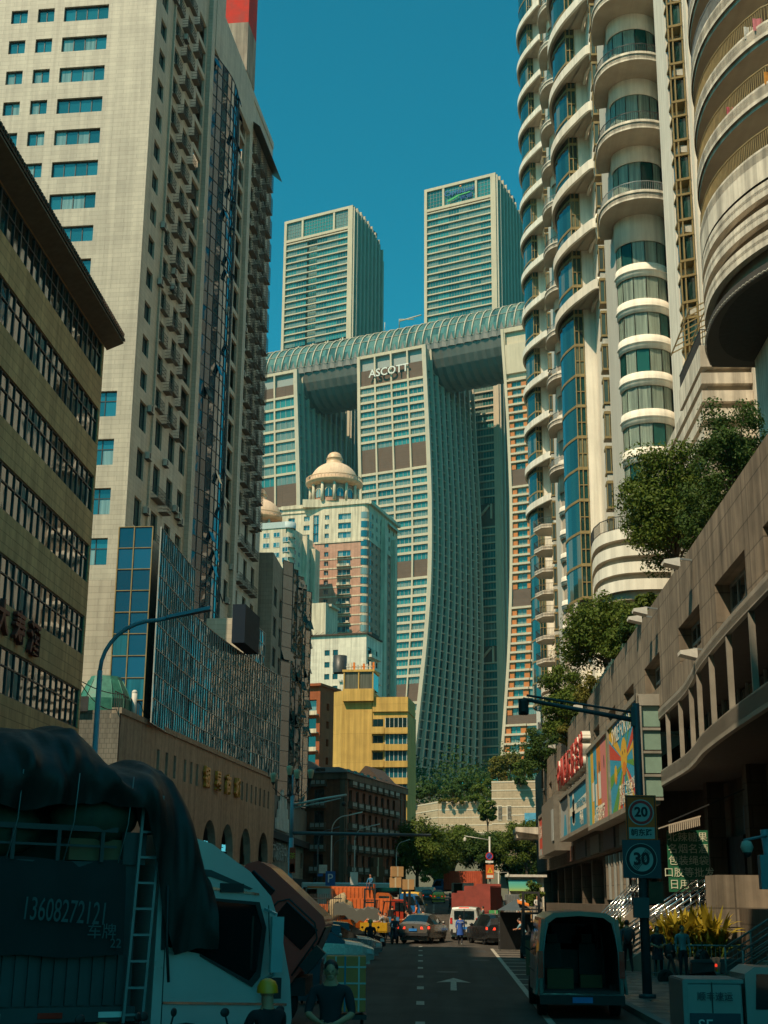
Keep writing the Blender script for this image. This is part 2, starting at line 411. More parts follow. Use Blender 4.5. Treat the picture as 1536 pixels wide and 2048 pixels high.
mb = MB(); ribbon_z(mb, [(kx(y)+.18, y) for y in yk], [(24, y) for y in yk], .15); tag(mb.build('pavement', M_pt), kind='structure')
mb = MB()
P_ = [(kx(y), y) for y in yk]
mb.grid([[(x, y, gz(y)-.02), (x, y, gz(y)+.15), (x+.18, y, gz(y)+.15)] for x, y in P_], smooth=False)
tag(mb.build('kerb', M_kerb), kind='structure')
# left pavement
yl = [y for y in yk]
mb = MB(); ribbon_z(mb, [(-40, y) for y in yl], [(-11.5, y) for y in yl], .14); ribbon_z(mb, [(-11.5, y) for y in yl], [(-11.3, y) for y in yl], .146)
mb.grid([[(-11.3, y, gz(y)+.146), (-11.3, y, gz(y)-.02)] for y in yl], smooth=False)
tag(mb.build('pavement', M_pt), kind='structure')
# painted markings
M_paint = mat('road_paint', (0.40, 0.36, 0.29), rough=.7, var=.5, scale=4)
mb = MB()
def mark(pts): mb.poly([(x, y, gz(y)+.006) for x, y in pts])
def lane(y): return -1.0 - (y-45)*0.022
for i in range(14):                            # short dashes of the centre line
    y = 30+i*6.2
    if y > 80 and i % 2: pass
    mark([(lane(y)-.1, y), (lane(y)+.1, y), (lane(y+1.3)+.1, y+1.3), (lane(y+1.3)-.1, y+1.3)])
for i in range(12):
    y = 118+i*6; x = -2.6-.012*(y-118)
    for dx in (0, 1.0): mark([(x+dx-.1, y), (x+dx+.1, y), (x+dx+.1, y+2.2), (x+dx-.1, y+2.2)])
ys = [24, 30, 38, 46, 54, 62, 70, 78]
for a, b in zip(ys, ys[1:]): mark([(2.0, a), (2.16, a), (2.16, b), (2.0, b)])
for i in range(11):                            # hatched edge zone beside the parked vehicles
    y = 45+i*3.1; mark([(2.16, y), (2.16, y+.3), (3.9, y+.3), (3.9, y)])
M_ptch = mat('asphalt_patch', (.035, .033, .03), rough=.9, var=.3, scale=2); pb_ = MB()
for x, y, w, l in ((-1.9, 49, .9, 5), (.7, 56, .5, 9), (-.4, 66, 1.1, 3), (1.1, 72, .6, 4), (-2.4, 90, 1, 6), (.2, 101, 1.2, 5), (-.9, 38.5, .5, 2.2), (1.2, 44, .35, 6)): pb_.poly([(a, b, gz(b)+.003) for a, b in ((x, y), (x+w, y+.1), (x+w*.9, y+l), (x+.05, y+l*.95))])
tag(pb_.build('road_patch', M_ptch), kind='structure')
for i, (x, y) in enumerate(((-.2, 52.5), (1.2, 63), (-1.4, 83.2))):
    mh = MB(); mh.lathe([(0, gz(y)+.012), (.33, gz(y)+.012), (.36, gz(y)+.009), (.4, gz(y)+.009)], 20, (x, y)); tag(mh.build('manhole_cover', mat('cast_iron', (.05, .048, .045), rough=.5, metal=.6)), ['round iron manhole cover in the lane, nearest', 'round iron manhole cover near the white edge line', 'round iron manhole cover beside the grey car'][i], 'manhole cover')
ax, ay = 0.02, 42.0                            # straight-ahead arrow
mark([(ax-.09, ay), (ax+.09, ay), (ax+.09, ay+4.2), (ax-.09, ay+4.2)])
mark([(ax-.55, ay+3.9), (ax-.09, ay+4.3), (ax, ay+6.6)]); mark([(ax+.09, ay+4.3), (ax+.55, ay+3.9), (ax, ay+6.6)]); mark([(ax-.09, ay+4.2), (ax+.09, ay+4.2), (ax, ay+6.6)])
tag(mb.build('road_marking', M_paint), kind='structure')

# ------------------------------------------------------------- shared materials
M_frame_dk = mat('window_frame_dark', (0.035, 0.04, 0.04), rough=.45, var=.2)
M_frame_br = mat('window_frame_bronze', (0.26, 0.19, 0.075), rough=.55, var=.25, scale=2)
M_frame_wh = mat('window_frame_white', (0.62, 0.60, 0.54), rough=.55, var=.15)
M_frame_gr = mat('window_frame_grey', (0.30, 0.32, 0.30), rough=.5, var=.15)
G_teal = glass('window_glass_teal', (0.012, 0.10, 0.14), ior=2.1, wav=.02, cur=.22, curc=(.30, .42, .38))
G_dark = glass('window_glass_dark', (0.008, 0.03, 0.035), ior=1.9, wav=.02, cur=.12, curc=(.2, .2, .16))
G_refl = glass('ribbon_window_glass', (0.01, 0.024, 0.022), ior=2.2, wav=.02, wscale=.45, cur=.0, rough=.03)
G_blue = glass('curtain_wall_glass_blue', (0.004, 0.035, 0.065), ior=1.5, wav=.03, wscale=.25, cur=0, rough=.03)
G_wavy = glass('wavy_curtain_wall_glass', (0.004, 0.012, 0.014), ior=3.2, wav=.04, wscale=.55, cur=0, rough=.015, wstretch=(2.2, 2.2, .6))
M_blkiron = mat('black_iron', (0.02, 0.022, 0.022), rough=.55, var=.3)
M_steel = mat('painted_steel_grey', (0.22, 0.24, 0.24), rough=.45, metal=.3, var=.2)
M_acw = mat('air_conditioner_casing', (0.5, 0.49, 0.43), rough=.6, var=.25)
M_acd = mat('air_conditioner_grille', (0.05, 0.05, 0.05), rough=.6)

# ------------------------------------------------------------- near left: tiled office building
M_tan = wall('yellow_tile_cladding', (0.62, 0.375, 0.18), tile=(.9, .45, .02), mortar=.55, var=.2, streak=.28)
M_rooft = mat('roof_tile_dark', (0.07, 0.045, 0.03), rough=.8, var=.4, scale=5, bump=.3)
M_soff = mat('eave_soffit', (0.13, 0.10, 0.07), rough=.9, var=.3)
M_redch = mat('dark_red_lettering', (0.16, 0.025, 0.015), rough=.6)
bA = thing('office_building', 'tan tiled office block at the near left with bands of windows under a tiled eave', 'building', (-18, 66.5, 0))
FA = frame(-18, 22, 0, 90)
rects = []; items = []
for k in range(8):
    zb = 3.1+3.6*k
    L_ = 44.0; n = 16; w = L_/n; rects.append((.3, zb, .3+L_, zb+1.9))
    for i in range(n):
        x0 = .3+i*w; items.append((FA @ Matrix.Translation((x0, 0, zb)), (round(w, 3), 1.9, 3, 2, .12, .06, .62)))
mb = MB(); wall_open(mb, FA, 44.6, 31.0, rects, .24)
mb.box(-34, -18.3, 22, 66.5, 0.02, 31); mb.box(-18.3, -18.02, 66.35, 66.6, 0, 31)
mb.build('wall', M_tan, bA)
emit(bA, 'window', items, [M_frame_dk, G_refl], lambda *k: win_mb(*k), 100)
mb = MB(FA)                                    # eave: sloping tiled roof with a rippled edge
for i in range(149):
    x = -.6+i*.305
    mb.hull8([(x, -1.0, 30.75), (x+.16, -1.0, 30.75), (x+.16, 2.6, 32.9), (x, 2.6, 32.9)], [(x, -1.0, 30.92), (x+.16, -1.0, 30.92), (x+.16, 2.6, 33.07), (x, 2.6, 33.07)])
mb.hull8([(-.8, -.95, 30.62), (45.1, -.95, 30.62), (45.1, 3, 32.6), (-.8, 3, 32.6)], [(-.8, -.95, 30.78), (45.1, -.95, 30.78), (45.1, 3, 32.86), (-.8, 3, 32.86)])
rf = mb.build('roof', M_rooft, bA)
mb = MB(FA); mb.hull8([(-.8, -.9, 30.5), (45.0, -.9, 30.5), (45.2, .02, 30.2), (-.8, .02, 30.2)], [(-.8, -.9, 30.6), (45.0, -.9, 30.6), (45.2, .02, 30.9), (-.8, .02, 30.9)])
mb.build('eave_soffit', M_soff, bA)
for ch, q in (('寿', (30, 1261)), ('酒', (60, 1283)), ('大', (-4, 1237))):
    p = atX(q[0], q[1], -18.0)
    sign_text('letter', ch, 1.45, .2, M_redch, bA, frame(-17.85, p.y, p.z, 90), bold=.03)

# ------------------------------------------------------------- left tower
M_tower = wall('cream_tile_cladding', (0.52, 0.46, 0.36), tile=(1.6, .42, .022), mortar=.72, var=.12, streak=.22, rough=.5, spec=.5)
M_redp = mat('red_painted_render', (0.48, 0.02, 0.01), rough=.8, var=.35, scale=.8)
M_conc = wall('weathered_render', (0.36, 0.30, 0.24), var=.3, streak=.5)
T1 = (-27.0, 110.0); TA = 4.5
bB = thing('apartment_tower', 'tall cream tiled tower at the left with blue windows and a dark glass strip', 'building', (T1[0], T1[1], 0), radians(-TA))
FF = frame(T1[0], T1[1], 0, -TA) @ Matrix.Translation((-36, 0, 0)); FS = frame(T1[0], T1[1], 0, 90-TA)
HT = 96.9
rects = []; items = []; items2 = []
def fadd(x0, z0, x1, z1, nx, nz=1, tr=None):
    rects.append((x0, z0, x1, z1)); items.append((FF @ Matrix.Translation((x0, 0, z0)), (round(x1-x0, 3), round(z1-z0, 3), nx, nz, .28, .07, tr)))
for k in range(-6, 10):
    zt = 66.48+3.24*k
    if zt > 96: break
    if zt < 46: continue
    fadd(36-8.85, zt-1.55, 36-4.55, zt, 4); fadd(36-11.4, zt-1.45, 36-9.8, zt, 2); fadd(36-14, zt-1.4, 36-12.4, zt, 2)
    fadd(36-18.8, zt-1.5, 36-15.4, zt, 3); fadd(36-25, zt-1.5, 36-21.5, zt, 3)
for k in range(4):
    zt = 44.2-4.33*k; fadd(36-4.6, zt-2.3, 36-1.4, zt, 3, 1, .62)
mbw = MB(); wall_open(mbw, FF, 36, HT, rects, .3)
r2 = []
def sadd(s0, z0, s1, z1, nx=2):
    r2.append((s0, z0, s1, z1)); items2.append((FS @ Matrix.Translation((s0, 0, z0)), (round(s1-s0, 3), round(z1-z0, 3), nx, 1, .25, .07)))
cages = []; acs = []
rr_ = random.Random(3)
for k in range(-6, 10):
    zt = 66.2+3.2*k
    if zt > 94.5: break
    sadd(1.8, zt-1.75, 3.6, zt); sadd(6.3, zt-1.75, 8.0, zt); sadd(10.5, zt-1.75, 12.1, zt)
    r2.append((14.5, zt-2.6, 17.3, zt)); items2.append((FS @ Matrix.Translation((14.5, 0, zt-2.6)), (2.8, 2.6, 2, 1, 1.1, .08)))
    r2.append((33.4, zt-2.6, 35.9, zt)); items2.append((FS @ Matrix.Translation((33.4, 0, zt-2.6)), (2.5, 2.6, 2, 1, 1.1, .08)))
    for s0 in (39.5, 43.2, 47.0): sadd(s0, zt-1.75, s0+1.7, zt)
    cages += [(6.1, zt-2.2, 1.9, 1.1, .4), (8.5, zt-2.9, 1.2, .9, .6), (10.3, zt-2.2, 1.9, 1.1, .4), (12.6, zt-2.9, 1.2, .9, .6)]
    for s0 in (39.3, 43.0, 46.8): cages.append((s0, zt-2.4, 2.3, 2.2, .7))
    cages.append((41.6, zt-3.2, 1.2, .9, .8)); cages.append((45.4, zt-3.2, 1.2, .9, .8))
for k in range(4):
    zt = 44.2-4.35*k
    for s0 in (2.1, 7.0, 11.2, 14.9): sadd(s0, zt-2.6, s0+2.0, zt)
    if k in (1, 2): cages += [(6.6, zt-3.3, 2.4, 1.0, .7), (9.2, zt-3.9, 1.3, 1.2, .8)]
    for s0 in (34.2, 38.8, 43.0, 47.0): sadd(s0, zt-2.4, s0+1.8, zt)
    if k < 3:
        for s0 in (38.6, 41, 43.4, 45.8): cages.append((s0, zt-3.0-.3*((s0*10) % 3), 1.9, 1.0, .7))
wall_open(mbw, FS, 51.2, HT, r2, .28, z_base=0)
mbw.M = FF; mbw.box(.5, 36-1.2, 1.2, 50, HT-.4, HT-.05); mbw.quad((0, 51.2, 0), (0, 0, 0), (0, 0, HT), (0, 51.2, HT)); mbw.quad((36, 51.2, 0), (0, 51.2, 0), (0, 51.2, HT), (36, 51.2, HT))
mbw.M = FS
for s0, s1, d in ((5.55, 5.85, -.18), (17.9, 19.2, -.45), (36.6, 38.0, -.45), (0, .01, 0)):
    if s1-s0 > .1: mbw.box(s0, s1, d, -.003, 26, HT-.01)
mbw.box(19.3, 36.5, -.5, -.003, 90.5, HT-.01)
wl = mbw.build('wall', M_tower, bB)
emit(bB, 'window', items, [M_frame_dk, G_teal], lambda *k: win_mb(*k), 60)
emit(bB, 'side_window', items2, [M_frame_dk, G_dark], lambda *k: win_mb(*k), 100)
M_cage = mat('cage_iron', (.11, .10, .085), rough=.7)
def cage_mb(w, h, d):
    mb = MB(); nz = max(3, int(h/.28)); nx = max(3, int(w/.3))
    for j in range(nz+1):
        z = h*j/nz; mb.box(0, w, -d, -d+.03, z-.014, z+.014); mb.box(0, .03, -d, 0, z-.014, z+.014); mb.box(w-.03, w, -d, 0, z-.014, z+.014)
    for i in range(nx+1):
        x = w*i/nx; mb.box(x-.014, x+.014, -d-.01, -d+.02, 0, h)
    mb.box(0, w, -d, 0, -.05, .01)
    return mb
emit(bB, 'window_cage', [(FS @ Matrix.Translation((s, 0, z)), (w, h, d)) for s, z, w, h, d in cages], [M_cage], lambda *k: cage_mb(*k), 100)
def ac_mb():
    mb = MB(); mb.box(0, .85, -.42, -.06, 0, .6, 0); mb.box(.06, .5, -.432, -.42, .06, .54, 1); mb.box(-.05, .9, -.4, 0, -.06, -.01, 1); return mb
acl = [(3.9+rr_.random(), 43.2-4.35*k+rr_.random()) for k in range(3)]+[(9.6, 40.5), (13.4, 37.2), (14.4, 36.8), (15.4, 36.5), (34.9, 33), (36.2, 37)]
for k in range(10): acl.append((rr_.choice([5, 9, 13, 38.3]), 50+rr_.random()*40))
emit(bB, 'air_conditioner', [(FS @ Matrix.Translation((s, 0, z)), ()) for s, z in acl], [M_acw, M_acd], ac_mb, 60)
# dark glass strip, panes each tilted a little, some open
def curtain(parent, name, F, path, z0, z1, dz, gm, fm, jit=.012, flaps=0, seed=1, part='curtain_wall'):
    rg = random.Random(seed); mb = MB(F); nz = max(1, int(round((z1-z0)/dz))); dz = (z1-z0)/nz
    for a, b in zip(path, path[1:]):
        for j in range(nz):
            za, zb = z0+j*dz, z0+(j+1)*dz
            j4 = [rg.uniform(-jit, jit) for _ in range(4)]
            mb.quad((a[0], a[1]+j4[0], za), (b[0], b[1]+j4[1], za), (b[0], b[1]+j4[2], zb), (a[0], a[1]+j4[3], zb), 1)
    for p in path: mb.box(p[0]-.035, p[0]+.035, p[1]-.06, p[1]+.02, z0, z1, 0)
    for j in range(nz+1):
        for a, b in zip(path, path[1:]): mb.bar((a[0], a[1]-.02, z0+j*dz), (b[0], b[1]-.02, z0+j*dz), .06, .05, 0)
    o = mb.build(part, [fm, gm], parent)
    for i in range(flaps):
        k = rg.randrange(len(path)-1); j = rg.randrange(nz); a, b = path[k], path[k+1]
        f = MB(F); za, zb = z0+j*dz+dz*.1, z0+j*dz+dz*.75; t = .45
        f.hull8([(a[0]+.08, a[1]-t, za), (b[0]-.08, b[1]-t, za), (b[0]-.08, b[1]-t+.05, za), (a[0]+.08, a[1]-t+.05, za)],
                [(a[0]+.08, a[1]-.08, zb), (b[0]-.08, b[1]-.08, zb), (b[0]-.08, b[1]-.03, zb), (a[0]+.08, a[1]-.03, zb)], 1)
        f.build('open_window', [fm, gm], parent)
    return o
pth = [(19.7, -.1)]+[(19.7+1.25*i, -.1-1.0*sin(pi*min(1, i/10))) for i in range(1, 10)]+[(32.4, -.1)]
curtain(bB, '', FS, pth, 27.0, 90.4, 1.62, G_blue, M_frame_dk, .006, 26, 5)
mb = MB(FS); mb.box(20, 32.2, .4, .5, 26.5, 90.6); mb.build('backing_panel', M_frame_dk, bB)
mb = MB(FS); mb.box(33.2, 37.5, -.55, 7, HT+.005, 103.5, 0); mb.box(33.2, 37.5, -.55, 7, 103.5, 112, 1); mb.build('stair_tower', [M_conc, M_redp], bB)
mb = MB(FS); mb.box(0, 51.2, -.1, .25, HT, HT+.9); mb.box(18, 23.6, -.3, 5, HT+.002, HT+4.5); mb.build('parapet', M_tower, bB)
mb = MB(FS); mb.hull8([(38, -1.3, 92.2), (51.5, -1.3, 92.2), (51.5, 0, 93.3), (38, 0, 93.3)], [(38, -1.3, 92.3), (51.5, -1.3, 92.3), (51.5, 0, 93.4), (38, 0, 93.4)]); mb.build('awning', M_frame_dk, bB)
# ------------------------------------------------------------- glass extension on the podium
P2 = (-20.0, 83.0); FP = frame(P2[0], P2[1], 0, 86.0)
bC = thing('glass_annex', 'blue and silver mirror glass annex standing on the podium below the cream tower', 'building', (-20, 88, 13.2))
npan = lambda a, b, d: [a+(b-a)*i/max(1, round((b-a)/d)) for i in range(int(max(1, round((b-a)/d)))+1)]
FPx = FP
def bow(s): return 1.1*sin(pi*(s-5.1)/44)-.15
pa = [(s, bow(s)-.3) for s in npan(5.1, 17.6, .72)]
curtain(bC, '', FPx, pa, 13.25, 26.2, 1.72, G_wavy, M_frame_gr, .01, 0, 8)
pb = [(s, bow(s)-.3) for s in npan(17.6, 48.4, .8)]
curtain(bC, '', FPx, pb, 13.25, 22.9, 1.72, G_wavy, M_frame_gr, .01, 0, 9)
pc = [(s, .4) for s in npan(36, 44, .8)]
curtain(bC, '', FPx, pc, 22.9, 26.3, 1.1, G_wavy, M_frame_gr, .03, 0, 10)
mb = MB(FPx); mb.box(30.2, 36.0, -.75, .35, 22.95, 26.2); mb.build('roof_plant_box', mat('dark_blue_panel', (.008, .016, .028), rough=.8, spec=.2), bC)
M_bluep = glass('blue_panel_glass', (0.008, 0.10, 0.19), ior=1.6, wav=.01, cur=.25, curc=(.03, .26, .36))
FB = FP @ Matrix.Translation((5.0, 0, 0)) @ Matrix.Rotation(radians(-90), 4, 'Z')   # front of the annex, faces the camera
FBf = FB @ Matrix.Translation((-2.35, 0, 0))
curtain(bC, '', FBf, [(0, 0), (1.05, 0), (2.3, 0)], 13.25, 26.2, 1.44, M_bluep, M_frame_br, .004, 0, 11)
mb = MB(FP); mb.box(5.3, 48.2, .9, 6, 13.22, 22.7); mb.box(5.3, 17.4, .9, 2.2, 22.7, 26.1); mb.box(36, 44, .6, 4, 22.72, 26.2); mb.build('wall', M_tower, bC)
# ------------------------------------------------------------- podium with arches
M_pod = wall('podium_pebble_render', (0.32, 0.265, 0.20), var=.22, streak=.3, scale=2.5, bump=.3)
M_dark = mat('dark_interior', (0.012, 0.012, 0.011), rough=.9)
M_gold = mat('gold_lettering', (0.55, 0.27, 0.04), rough=.4, metal=.3, var=.2)
bD = thing('shopping_podium', 'low tan podium with round arches, narrow slits and gold characters, left side', 'building', (-20, 83, 0))
mb = MB(); rects = []; arches = [9.5, 16.6, 23.9, 29.9, 36.7, 44.2]
slits = [8.5, 10.6, 12.7, 15.5, 17.3, 19.0]+[34.4+i*1.85 for i in range(7)]
for s in slits: rects.append((s, 10.4, s+.62, 11.95))
# arches as fans: openings cut by a polygon strip
for a in arches: rects.append((a-2.1, 5.2, a+2.1, 8.2))
rects.append((1.5, 0, 47.5, 5.0))
wall_open(mb, FP, 48.8, 13.2, rects, .5)
mb.M = FP
for a in arches:
    r_, cz = 2.1, 6.1
    for sgn in (-1, 1):
        pts = [(a+sgn*r_*cos(t), cz+r_*sin(t)) for t in [pi/2*i/8 for i in range(9)]]
        for p, q in zip(pts, pts[1:]):
            mb.quad((p[0], 0, p[1]), (q[0], 0, q[1]), (q[0], 0, 8.2), (p[0], 0, 8.2)) if sgn > 0 else mb.quad((q[0], 0, q[1]), (p[0], 0, p[1]), (p[0], 0, 8.2), (q[0], 0, 8.2))
            mb.quad((p[0], 0, p[1]), (p[0], .6, p[1]), (q[0], .6, q[1]), (q[0], 0, q[1]))
mb.box(0, 48.8, .55, .6, 12.9, 13.19); mb.box(0, 48.8, -.12, .5, 13.2, 13.55)
mb.quad((48.8, 0, 0), (48.8, 15, 0), (48.8, 15, 13.2), (48.8, 0, 13.2)); mb.quad((0, .5, 13.2), (48.8, .5, 13.2), (48.8, 22, 13.2), (0, 22, 13.2))
mb.build('wall', M_pod, bD)
mb = MB(FP @ Matrix.Rotation(radians(-90), 4, 'Z')); mb.box(-14, -.0, .004, .3, 0, 13.4); mb.build('end_wall', wall('grey_mosaic_tiles', (0.17, 0.16, 0.13), tile=(.3, .3, .02), mortar=.6), bD)
mb = MB(FP); mb.box(1, 48, 3.0, 3.1, 0, 9); mb.box(0, 48.5, .1, 3, 4.95, 5.1)
for s in (1.2, 13, 20.3, 27, 33.3, 40.4, 47): mb.box(s, s+.9, .05, .9, 0, 5)
mb.build('arcade', M_dark, bD)
for ch, s in zip('银星商城', (21.7, 25.3, 28.7, 32.1)): sign_text('letter', ch, 1.65, .22, M_gold, bD, FP @ Matrix.Translation((s, -.15, 11.1)), bold=.03)
M_cyan = mat('cyan_lit_sign', (0.15, 0.75, 0.85), emit=0.55)
for tx, s, z, sz in (('HOME', 23.0, 6.6, .75), ('品牌家居', 29.3, 6.5, .7), ('品质生活馆', 36.4, 6.5, .62)): sign_text('lit_sign', tx, sz, .06, M_cyan, bD, FP @ Matrix.Translation((s, 1.6, z)))
M_shopsg = mat('dim_shop_sign', (.13, .09, .07), rough=.7, var=.4)
rg = random.Random(4)
for i, s in enumerate((3, 9, 15.5, 22, 28.4, 34.6, 41)):
    mb = MB(FP); mb.box(s, s+4.6, -.12, -.02, 3.7, 4.8); mb.build('shop_fascia', mat('shop_fascia_%d' % i, [(.15, .03, .02), (.03, .06, .09), (.12, .1, .07), (.14, .02, .02), (.03, .08, .05), (.1, .09, .08), (.16, .06, .02)][i], rough=.6), bD)
# water tank, pipe and wire coil on the podium roof
tk = thing('water_tank', 'green panelled octagonal tank on the podium roof beside the tan office block', 'tank', (-21.6, 85.5, 13.2))
mb = MB(); prof = [(1.55, 13.2), (1.6, 13.5), (1.6, 14.3), (1.35, 14.9), (1.05, 15.5), (.95, 15.75), (.0, 15.8)]
mb.lathe(prof, 12, (-21.6, 85.5), smooth=False); mb.build('tank_body', mat('green_tank_paint', (.03, .17, .12), rough=.5, var=.35), tk)
mb = MB()
for k in range(12):
    a = 2*pi*k/12; mb.tube([(-21.6+r_*1.02*cos(a), 85.5+r_*1.02*sin(a), z) for r_, z in prof[:5]], .03, 4)
mb.build('rib', mat('green_tank_rib', (.05, .2, .15)), tk)
pp = MB(); pp.tube([(-19.9, 86.2, 13.2), (-19.9, 86.2, 14.9)], .17, 12); pp.sphere((-19.9, 86.2, 14.9), .18)
tag(pp.build('vent_pipe', mat('white_pipe', (.55, .55, .5))), 'short white round-topped vent pipe on the podium roof edge', 'vent pipe')
bC2 = MB(FP); bC2.box(-.3, -.25, 1.9, 6, 13.3, 14.2)
for i in range(14): bC2.box(-.3+i*.42, -.26+i*.42, .25, .29, 13.55, 14.5)
bC2.box(-.3, 5.4, .25, .29, 14.46, 14.52)
tag(bC2.build('roof_railing', M_blkiron), 'thin dark railing along the podium roof edge beside the tank', 'railing')
sp = thing('metal_sheeting', 'pale corrugated sheets patched over the foot of the cream tower', 'sheeting', tuple(atY(190, 1400, 109.2)))
mb = MB(FF)
for i, (x0, x1, z0, z1) in enumerate(((29.9, 33.6, 22.3, 26.9), (29.7, 33.3, 19.5, 22.5), (29.3, 33.5, 16, 19.7))):
    n = int((x1-x0)/.15)
    for j in range(n):
        x = x0+j*.15; mb.box(x, x+.09, -.28-.04*i, -.12, z0, z1)
    mb.box(x0, x1, -.2-.03*i, -.11, z0+.02, z1-.02)
mb.build('sheet', mat('pale_green_sheeting', (.30, .40, .34), rough=.5, var=.3), sp)

# ------------------------------------------------------------- dark folded-glass building beyond the podium
bE = thing('glass_office_block', 'mid-rise block with folded dark glass strips and many tilted open panes, left of centre', 'building', (-21.2, 162, 0))
FE = frame(-21.4, 162, 0, 89.3) @ Matrix.Diagonal((1.235, 1, 1.17, 1))
M_grey = wall('grey_tile_cladding', (0.30, 0.27, 0.22), tile=(1.2, .5, .02), mortar=.7, var=.15, streak=.25)
rects = [(5.3, 2.6+3.15*k, 6.9, 4.6+3.15*k) for k in range(10)]+[(28.3, 5.6+3.15*k, 30.0, 7.4+3.15*k) for k in range(10)]+[(1.2, 15.6+3.15*k, 3.4, 17.6+3.15*k) for k in range(6)]
mb = MB(); wall_open(mb, FE, 31, 36.6, rects, .2); mb.M = FE; mb.quad((0, 15, 0), (0, 0, 0), (0, 0, 36.6), (0, 15, 36.6)); mb.quad((31, 0, 0), (31, 14, 0), (31, 14, 36.6), (31, 0, 36.6)); mb.quad((0, 0, 36.6), (31, 0, 36.6), (31, 15, 36.6), (0, 15, 36.6)); mb.build('wall', M_grey, bE)
emit(bE, 'window', [(FE @ Matrix.Translation((a, 0, b)), (round(c-a, 2), round(d-b, 2), 2, 1, .2, .06)) for a, b, c, d in rects], [M_frame_dk, G_dark], lambda *k: win_mb(*k))
fold = [(7, -.02), (8.6, -1.1), (10.2, -.1), (11.8, -1.2), (13.4, -.1), (15.2, -1.5), (17, -.1), (19, -1.3), (20.8, -.1), (22.8, -1.5), (24.8, -.1), (26.2, -.9), (27.6, -.02)]
G_fold = glass('folded_glass', (0.006, 0.03, 0.035), ior=2.4, wav=.03, wscale=.8, cur=0, rough=.03)
curtain(bE, '', FE, fold, 12.4, 37.6, 1.58, G_fold, M_frame_dk, .012, 26, 21)
mb = MB(FE); mb.box(-.0, 30.9, -.35, -.004, 8.6, 12.3); mb.build('stone_band', wall('grey_stone_band', (.2, .19, .165), var=.2), bE)
mb = MB(FE)                                    # white lattice screen
for i, h in enumerate((1.1, 2.0, 2.9, 3.9, 4.2, 4.2, 3.4, 2.4, 1.4)): mb.box(3.5+i*1.05, 3.5+i*1.05+.55, -.75, -.5, 8.9, 8.9+h)
mb.build('lattice_screen', M_frame_wh, bE)
mb = MB(FE); mb.box(0, 30.9, -.9, -.36, 7.9, 8.6); mb.box(0, 30.9, -.85, -.01, 3.6, 4.3); mb.build('cornice', M_dark, bE)
sign_text('building_sign', '市场服务中心', 2.0, .1, mat('pale_sign_outline', (.30, .32, .3)), bE, FE @ Matrix.Translation((8.5, -.5, 6.6)), sx=1.0)
mb = MB(FE); mb.box(0, 30.9, -.12, -.02, 0, 3.6); mb.build('shopfront', M_dark, bE)
sign_text('lit_sign', 'EBI', 1.1, .08, M_cyan, bE, FE @ Matrix.Translation((18, -.95, 3.0)))

# ------------------------------------------------------------- old red brick building
M_brick = wall('old_red_brick', (0.23, 0.085, 0.045), tile=(.5, .16, .02), mortar=.8, var=.3, streak=.3, scale=.8)
M_trim = wall('brick_building_trim', (0.16, 0.115, 0.08), var=.3)
PB = (-15.2, 200.0); AB = 14.0
bF = thing('brick_building', 'old dark red brick building with rows of small balconies, end of the street', 'building', (PB[0], PB[1], 0))
FFr = frame(PB[0], PB[1], 0, -AB) @ Matrix.Translation((-14, 0, 0)); FSd = frame(PB[0], PB[1], 0, 90-AB)
base = 1.4; rects = []; rs = []; bal = []
for k in range(6):
    z = base+2.2+3.0*k
    for x in (.8, 4.6, 9.4): rects.append((x, z, x+1.5, z+2.0)); bal.append((FFr, x-.4, z-.5, 2.3))
    for i in range(8):
        s = 2.0+i*3.15; rs.append((s, z, s+1.35, z+2.0)); bal.append((FSd, s-.45, z-.5, 2.2))
LS = 31.4
mb = MB(); wall_open(mb, FFr, 14, 19.6, rects, .35); wall_open(mb, FSd, LS, 19.6, rs, .35)
mb.M = FFr; mb.quad((0, 0, 19.5), (14, 0, 19.5), (14, LS, 19.5), (0, LS, 19.5))
mb.build('wall', M_brick, bF)
mb = MB(FFr); mb.box(-.2, 14.2, -.35, -.003, 19.0, 19.9); mb.box(13.3, 14.06, -.12, -.003, 3, 19)
mb.M = FSd; mb.box(-.3, LS+.3, -.4, -.003, 19.0, 19.9)
for k in range(6): mb.box(0, LS, -.14, -.003, base+1.55+3*k, base+1.7+3*k)
for s in (.3, LS-2.9, LS-.5): mb.box(s, s+.45, -.16, -.004, 2, 19)
mb.build('cornice', M_trim, bF)
emit(bF, 'window', [(FFr @ Matrix.Translation((a, 0, b)), (round(c-a, 2), 2.0, 2, 1, .34, .08)) for a, b, c, d in rects]+[(FSd @ Matrix.Translation((a, 0, b)), (round(c-a, 2), 2.0, 2, 1, .34, .08)) for a, b, c, d in rs], [M_frame_dk, G_dark], lambda *k: win_mb(*k))
def balc_mb(w):
    mb = MB(); mb.box(0, w, -.7, -.003, -.12, 0, 0); mb.box(0, w, -.7, -.62, 0, .12, 0); mb.box(0, w, -.7, -.62, .78, .86, 0)
    for i in range(3):
        x = .1+i*w*.32; mb.box(x, x+w*.24, -.68, -.6, .2, .72, 1)
    for x in (0, w-.08): mb.box(x, x+.08, -.7, 0, 0, .86, 0)
    return mb
emit(bF, 'balcony', [(F @ Matrix.Translation((x, 0, z)), (w,)) for F, x, z, w in bal], [M_trim, mat('pale_balcony_panel', (.30, .29, .26))], balc_mb)
mb = MB(FFr)                                   # low roofs and huts on top
mb.hull8([(-.6, -.7, 19.9), (14.6, -.7, 19.9), (14.6, LS, 19.9), (-.6, LS, 19.9)], [(1, 3, 21.0), (12, 3, 21.0), (12, LS-2, 21.0), (1, LS-2, 21.0)])
